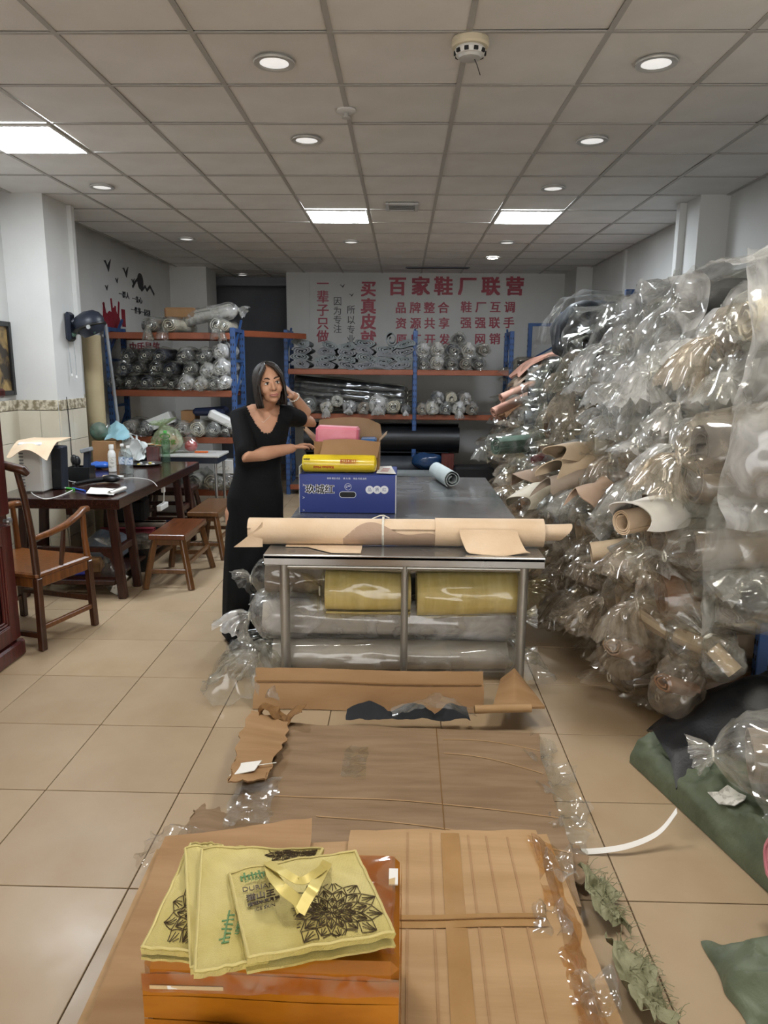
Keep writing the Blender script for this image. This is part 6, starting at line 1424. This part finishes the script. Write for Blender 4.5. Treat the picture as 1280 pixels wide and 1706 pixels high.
# upright cardboard strip, tube and folded box before the table legs
t = thing('cardboard_strip', 'long cardboard strip standing on edge against the table legs', 'cardboard strip', (-.16, 3.44, 0))
b = MB(); b.grid(lambda u, v: (-.735+1.165*u+.008*nz((u*9, v*3, 0), 1), 3.36+.10*v+.008*math.sin(u*7), .004+.178*v+.004*nz((u*22, 1, 0), 1)*v), 30, 8, .006); b.build('panel', 'kraft', t)
b = MB(); b.grid(lambda u, v: (-.725+1.145*u, 3.418+.006*v+.008*math.sin(u*7), .126+.004*v), 26, 1, .001); b.build('score_line', 'kraft_edge', t)
b = MB(); b.bar((.075, 3.385, .04), (.062, 3.455, .178), .012, .004); b.build('strap', 'white_strip', t)
sheet('folded_carton', [(.44, 3.17), (.70, 3.22), (.66, 3.40), (.52, 3.46)], .12, .012, 'kraft', None, amp=.02, s=5, seed=90, label='small folded carton corner by the right table leg', cat='cardboard', lift=lambda u, v: .10*(1-abs(u-.45)*1.6)*v)
b = MB(); b.cyl((.36, 3.18, .115), (.63, 3.20, .118), .020, n=16); one('cardboard_tube', b, 'kraft_light', 'short brown cardboard tube beside the folded carton', 'tube')
b = MB(); crumple(b, lambda u, v: (-.24+.58*u, 3.12+.08*v, .085+.05*abs(math.sin(u*9))*v), 30, 6, .02, 12, 92, .002); one('black_felt', b, 'felt_black', 'black cloth strip peeking out behind the flattened carton', 'cloth')
b = MB(); crumple(b, lambda u, v: (-.02+.38*u, 3.10+.10*v, .105+.06*math.sin(u*3.1)), 26, 10, .025, 14, 93); one('film_scrap', b, 'film', 'crumpled clear film along the back edge of the flattened carton', 'plastic film', smooth=180)
# white strap on the floor
P = [pz(955, 1418, .008), pz(990, 1418, .012), pz(1040, 1411, .03), pz(1080, 1397, .05), pz(1105, 1380, .08), pz(1128, 1350, .14)]
b = MB()
def strap(u, v):
    i = min(int(u*5), 4); f = u*5-i; p0, p1, p2, p3 = P[max(i-1, 0)], P[i], P[i+1], P[min(i+2, 5)]
    q = .5*((2*p1)+(p2-p0)*f+(2*p0-5*p1+4*p2-p3)*f*f+(3*p1-p0-3*p2+p3)*f**3)
    return q + Vector((.1, .8, .55)).normalized()*(v-.5)*.020
b.grid(strap, 30, 1, .0015); one('white_strap', b, 'white_strip', 'white plastic packing strap curling across the floor tiles', 'strap')
b = MB(); b.grid(lambda u, v: tuple(pz(968+12*u, 1441+5*u+4*v, .006)), 4, 1, .0015); one('strap_scrap', b, 'white_strip', 'short snippet of white strap beside the bale', 'strap')

# ---------------- orange tape-wrapped parcel
OX0, OX1, OY0, OY1, OZ0, OZ1 = -.478, .008, 1.155, 1.487, .304, .60
t = thing('orange_parcel', 'parcel wrapped all over in glossy orange tape under the gold bags', 'parcel', (-.235, 1.32, OZ0))
b = MB(); b.box(((OX0+OX1)/2, (OY0+OY1)/2, (OZ0+OZ1)/2), (OX1-OX0, OY1-OY0, OZ1-OZ0), bev=.016); b.build('parcel', 'orange_tape', t)
for k in range(5):
    z = OZ1-.03-.052*k; b = MB(); b.grid(lambda u, v: (OX0+(OX1-OX0)*u, OY0-.0012-.001*v, z-.045+.05*v+.004*math.sin(u*5+k)), 12, 2, .0006); b.build('tape_band', 'orange_tape', t)
b = MB(); crumple(b, lambda u, v: (OX0+.01+(OX1-OX0-.02)*u, OY0+.03+(OY1-OY0-.05)*v, OZ1+.003), 26, 18, .0035, 20, 95); b.build('tape_film', 'tape_clear', t, smooth=180)
b = MB(); crumple(b, lambda u, v: (OX1+.004, OY0+(OY1-OY0)*u, OZ0+.01+(OZ1-OZ0-.02)*v), 16, 16, .004, 22, 96); b.build('tape_film', 'tape_clear', t, smooth=180)
b = MB(); crumple(b, lambda u, v: (OX0+(OX1-OX0)*u, OY0-.006, OZ1-.06+.045*v), 28, 6, .005, 20, 97); b.build('tape_film', 'tape_clear', t, smooth=180)
b = MB(); b.grid(lambda u, v: (OX0+.015+.14*u, OY0-.005, OZ1-.055+.008*v), 6, 1, .001); b.build('label_edge', 'white_strip', t)
b = MB(); b.box((-.006, 1.40, OZ1+.002), (.02, .05, .003)); b.build('label_edge', 'white_strip', t)

b = MB(); crumple(b, lambda u, v: (-.40+.19*u, 1.125-.05*v+.02*math.sin(u*5), .36+.135*v*(1-.5*abs(u-.45))), 16, 12, .02, 14, 98, .002); one('kraft_paper', b, 'kraft_light', 'crumpled kraft paper leaning on the front of the orange parcel', 'paper')
# ---------------- gold carrier bags
def gold(name):
    m = mat(name, '#EADC98', '#DBC97A', scale=4, rough=.30, metal=.25, bump=.0)
    nt = m.node_tree; N = nt.nodes; K = nt.links; bs = N['Principled BSDF']; tc = N.new('ShaderNodeTexCoord')
    wv = N.new('ShaderNodeTexWave'); wv.inputs['Scale'].default_value = 150; wv.inputs['Distortion'].default_value = 2; K.new(tc.outputs['Object'], wv.inputs['Vector'])
    w2 = N.new('ShaderNodeTexWave'); w2.bands_direction = 'Y'; w2.inputs['Scale'].default_value = 150; w2.inputs['Distortion'].default_value = 2; K.new(tc.outputs['Object'], w2.inputs['Vector'])
    n3 = N.new('ShaderNodeTexNoise'); n3.inputs['Scale'].default_value = 14; n3.inputs['Detail'].default_value = 3; K.new(tc.outputs['Object'], n3.inputs['Vector'])
    a1 = N.new('ShaderNodeMath'); K.new(wv.outputs['Fac'], a1.inputs[0]); K.new(w2.outputs['Fac'], a1.inputs[1])
    a2 = N.new('ShaderNodeMath'); a2.operation = 'MULTIPLY_ADD'; a2.inputs[1].default_value = .12; K.new(a1.outputs[0], a2.inputs[0]); K.new(n3.outputs['Fac'], a2.inputs[2])
    bp = N.new('ShaderNodeBump'); bp.inputs['Strength'].default_value = .55; bp.inputs['Distance'].default_value = .012; K.new(a2.outputs[0], bp.inputs['Height']); K.new(bp.outputs[0], bs.inputs['Normal'])
    return m
gold('gold_cloth'); mat('gold_seam', '#E4D592', rough=.4, metal=.3); mat('green_ink', '#4E7A3A', rough=.5); mat('brown_ink', '#4A3A22', rough=.5)
class Bag:
    """a flat carrier bag lying on the pile: corners tl, tr, br, bl in pixels at height z"""
    def __init__(s, corners, z, label, seed, dz=(0, 0, 0, 0), th=.012):
        s.K = [pz(c[0], c[1], z+d) for c, d in zip(corners, dz)]; s.z = z; s.seed = seed; s.th = th
        c = sum(s.K, Vector())/4; s.t = thing('gold_bag', label, 'bag', (c.x, c.y, min(k.z for k in s.K)-th), group='gold carrier bags on the orange parcel')
        b = MB(); b.grid(lambda u, v: s.P(u, v), 30, 30, th); b.build('bag', 'gold_cloth', s.t)
        for u0, v0, u1, v1 in ((.012, .012, .988, .012), (.988, .012, .988, .988), (.012, .988, .988, .988), (.012, .012, .012, .988)):
            b = MB(); b.tube([s.P(u0+(u1-u0)*k/24, v0+(v1-v0)*k/24, .001) for k in range(25)], .0028, 5); b.build('seam', 'gold_seam', s.t)
    def P(s, u, v, up=0.):
        """u from left to right, v from bottom to top of the bag's face"""
        tl, tr, br, bl = s.K; p = bl.lerp(br, u).lerp(tl.lerp(tr, u), v)
        return p + Vector((0, 0, .006*nz((u*3, v*3, 0), 1.2, s.seed)+.0055*nz((u*8, v*8, 0), 1., s.seed+3)+up + .006*(math.sin(PI*u)*math.sin(PI*v))**.5*1.0))
    def line(s, pts, r, m, nm):
        b = MB(); b.tube([s.P(p[0], p[1], .0012) for p in pts], r, 4, cap=(False, False)); return b
    def mandala(s, cu, cv, R, asp, lim):
        b = MB(); N_ = 12
        def ok(p): return lim[0] < p[0] < lim[1] and lim[2] < p[1] < lim[3]
        def seg(p, q):
            k = 4
            pp = [(p[0]+(q[0]-p[0])*i/k, p[1]+(q[1]-p[1])*i/k) for i in range(k+1)]
            for a, c in zip(pp[:-1], pp[1:]):
                if ok(a) and ok(c): b.tube([s.P(*a, .0012), s.P(*c, .0012)], .0009, 4, cap=(False, False))
        def pol(r, a): return (cu+r*R*math.cos(a), cv+r*R*asp*math.sin(a))
        for ring, (r0, r1, r2) in enumerate(((0, .16, .24), (.18, .34, .46), (.36, .56, .70), (.58, .80, .98))):
            for k in range(N_ if ring else 6):
                n_ = N_ if ring else 6
                a = 2*PI*(k+.5*(ring % 2))/n_; h = PI/n_
                seg(pol(r0, a), pol(r1, a-h*.95)); seg(pol(r1, a-h*.95), pol(r2, a)); seg(pol(r2, a), pol(r1, a+h*.95)); seg(pol(r1, a+h*.95), pol(r0, a))
                seg(pol(r0+(r1-r0)*.4, a), pol(r2, a)); seg(pol(r1*.9, a-h*.4), pol(r2, a)); seg(pol(r1*.9, a+h*.4), pol(r2, a))
        b.build('mandala_print', 'brown_ink', s.t, smooth=0)
    def print(s, body, u, v, size, m, rot=0., bold=.0008, du=.05):
        p = s.P(u, v, .0058); ux = s.P(u+du, v)-s.P(u-du, v); uy = s.P(u, v+du)-s.P(u, v-du)
        if rot: ux, uy = uy, -ux
        text('print', body, frame(p, ux, uy), size, m, s.t, .0006, bold)
    def skyline(s, u, v, w_, h, rot=0):
        for k in range(7):
            hh = (.7, 1., .6, .9, .75, 1., .6)[k]; b = MB()
            for dv in (0, .5):
                if rot: b.bar(s.P(u, v+w_*k/7, .0015), s.P(u-h*hh, v+w_*k/7, .0015), .0035, .001)
                else: b.bar(s.P(u+w_*k/7, v, .0015), s.P(u+w_*k/7, v+h*hh, .0015), .0035, .001)
                break
            b.build('logo_bar', 'green_ink', s.t)
        b = MB()
        if rot: b.bar(s.P(u-h*.5, v, .0018), s.P(u-h*.5, v+w_, .0018), .003, .001)
        else: b.bar(s.P(u, v+h*.5, .0018), s.P(u+w_, v+h*.5, .0018), .003, .001)
        b.build('logo_bar', 'green_ink', s.t)
G0 = OZ1+.018
gb = Bag([(318, 1404), (372, 1408), (352, 1590), (234, 1581)], G0+.002, 'leftmost gold bag with brown lotus lines, mostly under the others', 1)
gb.mandala(.78, .30, .62, .62, (.04, .97, .05, .66))
b = MB(); b.grid(lambda u, v: gb.P(u, v, -.018), 12, 12, .006); b.build('lower_layer', 'gold_cloth', gb.t)
gc = Bag([(307, 1410), (420, 1412), (420, 1600), (317, 1614)], G0+.016, 'gold bag seen as a narrow strip at the left of the pile', 2)
gd = Bag([(334, 1411), (541, 1412), (448, 1602), (323, 1622)], G0+.030, 'gold bag with sideways lettering under the front gold bag', 3)
gd.skyline(.40, .16, .24, .13, 1); gd.print('LIMPERAI', .47, .28, .011, 'green_ink', 1, .0); gd.print('DURIAN', .62, .30, .019, 'brown_ink', 1, 0.)
gd.mandala(.82, .95, .30, .5, (.5, .96, .80, .97))
ge = Bag([(379, 1452), (594, 1415), (660, 1556), (412, 1598)], G0+.046, 'front gold bag with lotus print and twisted handle on top', 4, dz=(0, 0, -.01, 0))
ge.skyline(.085, .83, .19, .09); ge.print('LIMPERAI', .17, .785, .010, 'green_ink', 0, .0)
ge.print('DURIAN', .185, .69, .0175, 'brown_ink', 0, .0); ge.print('猫山王', .185, .595, .019, 'brown_ink', 0, .0005); ge.print('榴莲冰皮月饼', .195, .52, .0105, 'brown_ink', 0, .0003); ge.print('ICE SKIN', .19, .45, .0105, 'brown_ink', 0, 0.)
ge.mandala(.63, .30, .36, 1.0, (.36, .975, .05, .62))
b = MB(); b.grid(lambda u, v: ge.P(u, v*.5, -.020) + Vector((0, -.006, 0)), 20, 8, .006); b.build('lower_layer', 'gold_cloth', ge.t)
mat('gold_strap', '#DCCB7C', '#CCB764', scale=12, rough=.38, metal=.25)
def ribbon(pix, w_, nm, t):
    P = [pz(p[0], p[1], p[2]) for p in pix]; b = MB(); n = len(P)-1
    def g(u, v):
        i = min(int(u*n), n-1); f = u*n-i; p0, p1, p2, p3 = P[max(i-1, 0)], P[i], P[i+1], P[min(i+2, n)]
        q = .5*((2*p1)+(p2-p0)*f+(2*p0-5*p1+4*p2-p3)*f*f+(3*p1-p0-3*p2+p3)*f**3)
        tg = (p2-p1).normalized(); sd = tg.cross(Vector((.2, -.5, .85))).normalized()
        return q + sd*(v-.5)*w_
    b.grid(g, 30, 3, .002); return b.build(nm, 'gold_strap', t)
zt = G0+.05
ribbon([(448, 1437, zt), (452, 1455, zt+.03), (470, 1480, zt+.045), (495, 1500, zt+.03), (503, 1518, zt+.015)], .022, 'handle', ge.t)
ribbon([(545, 1437, zt+.005), (535, 1455, zt+.035), (522, 1480, zt+.05), (510, 1500, zt+.035), (500, 1520, zt+.015)], .022, 'handle', ge.t)
ribbon([(446, 1438, zt+.02), (470, 1452, zt+.05), (500, 1468, zt+.055), (525, 1456, zt+.05), (540, 1445, zt+.03)], .016, 'handle', ge.t)

# ---------------- green woven sacks
mat('green_sack', '#66705A', '#4C5542', scale=7, detail=5, rough=.55, bump=1., bscale=13, bdetail=5)
mat('green_weave', '#A6A585', '#8A8968', scale=16, rough=.7, bump=.3, bscale=120, stretch=(1, 1, 1))
b = MB()
def sack(u, v):        # a long sack lying from the lower right to the pile, seen along its side
    a = Vector((1.02, 2.93, 0)); c = Vector((1.34, 1.72, 0)); ax = (c-a).normalized(); n = Vector((ax.y, -ax.x, 0))*-1
    an = PI*v; w_ = .235*(.55+.45*math.sin(PI*min(1, .22+u*.8))**.6); h = .20*(.45+.55*math.sin(PI*min(1, .15+u*.85))**.6)
    p = a + ax*(u*1.25) + n*(w_*(1-math.cos(an))) + Vector((0, 0, .004+h*math.sin(an)**.7))
    p += Vector((nz(p, 6, 1), nz(p, 6, 2), nz(p, 6, 3)))*.045*math.sin(an)+Vector((nz(p, 15, 1), nz(p, 15, 2), nz(p, 15, 3)))*.022*math.sin(an)-Vector((.3, .3, 1))*.03*abs(nz((p.x*1.5+p.y, p.y*.5, p.z), 9, 4))*math.sin(an)
    L_ = (p-a).dot(ax); T_ = (p-a).dot(n); rg_ = (1-abs(nz((L_*5+T_*2, T_*9, p.z*6), 1, 7)))**4; rg2 = (1-abs(nz((L_*3-T_*4, T_*12, p.z*9), 1, 9)))**4
    p += (n*-.35+Vector((0, 0, 1)))*(.040*rg_+.028*rg2-.03)*math.sin(an)
    p.z = max(p.z, .004); return p
b.grid(sack, 110, 50, .003); gs = one('green_sack', b, 'green_sack', 'long dark green woven sack lying on the floor at the right', 'sack')
q = sack(.42, .36)
b = MB(); e = [(0, 0), (.03, .022), (.055, .012), (.075, .035), (.10, .03), (.115, -.01), (.105, -.055), (.06, -.06), (.03, -.035)]
nn = (sack(.45, .36)-sack(.40, .36)).normalized(); mm = (sack(.42, .42)-sack(.42, .30)).normalized()
b.add([q - nn*.0 + Vector((0, 0, 0)) + mm*0 for _ in ()], [])
LSG = .014
def onsack(u, v): return sack(u, v) + (sack(u+.02, v)-sack(u-.02, v)).cross(sack(u, v+.03)-sack(u, v-.03)).normalized()*LSG
lab = [(.37, .20), (.385, .25), (.375, .30), (.41, .34), (.45, .33), (.475, .28), (.47, .22), (.43, .18)]
b = MB(); c_ = (.425, .26)
vs = [onsack(*c_)] + [onsack(*p) for p in lab]; vs2 = [v+Vector((-.002, -.002, .004)) for v in vs]
b.add(vs2, [(0, 1+i, 1+(i+1) % len(lab)) for i in range(len(lab))]); b.add(vs, [(0, 1+(i+1) % len(lab), 1+i) for i in range(len(lab))])
b.build('torn_label', 'label_white', gs)
b = MB()
def sack2(u, v):
    p = Vector((.92+.42*u, 1.60+.30*v-.05*u+.04*nz((u*6, 0, 3), 1), .004+.12*(math.sin(PI*u)*math.sin(PI*v))**.6)); rg_ = (1-abs(nz((p.x*9+p.y*4, p.y*9, 0), 1, 3)))**4
    p += Vector((nz(p, 9, 1), nz(p, 9, 2), 0))*.03; p.z = max(.004, p.z+(.05*rg_-.02)*(math.sin(PI*u)*math.sin(PI*v))**.5); return p
b.grid(sack2, 50, 40, .003); one('green_sack', b, 'green_sack', 'crumpled green woven sack at the lower right corner', 'sack')
for k, (x, y, w_, l_) in enumerate(((.655, 2.03, .11, .20), (.675, 1.72, .12, .24))):
    t = thing('woven_scrap', ('frayed green woven scrap beside the middle of the bale', 'frayed green woven scrap by the near right of the bale')[k], 'woven scrap', (x, y, 0), group='frayed green woven scraps')
    b = MB()
    def wv(u, v):
        e = .25*nz((v*7, k, 1), 1.3)*u; p = Vector((x-w_/2+w_*(u+e), y-l_/2+l_*v+.03*nz((u*5, k, 2), 1.3), .012+.075*(1-u)**1.5+.02*math.sin(v*9+k))); return p + Vector((nz(p, 22, 1), nz(p, 22, 2), abs(nz(p, 22, 3))))*.022
    b.grid(wv, 16, 20, .002); b.build('weave', 'green_weave', t)
    b = MB(); R = random.Random(k)
    for i in range(120):
        p = wv(R.random()**.6, R.random()); d = Vector((R.uniform(-.01, .05), R.uniform(-.035, .035), R.uniform(-.01, .02)))
        q_ = p+d; q_.z = max(q_.z, .004); m_ = p+d*.5+Vector((0, 0, .010)); b.tube([p, m_, q_], .0011, 3, cap=(False, False))
    o = b.build('frayed_thread', 'green_weave', t, smooth=0); o['kind'] = 'stuff'
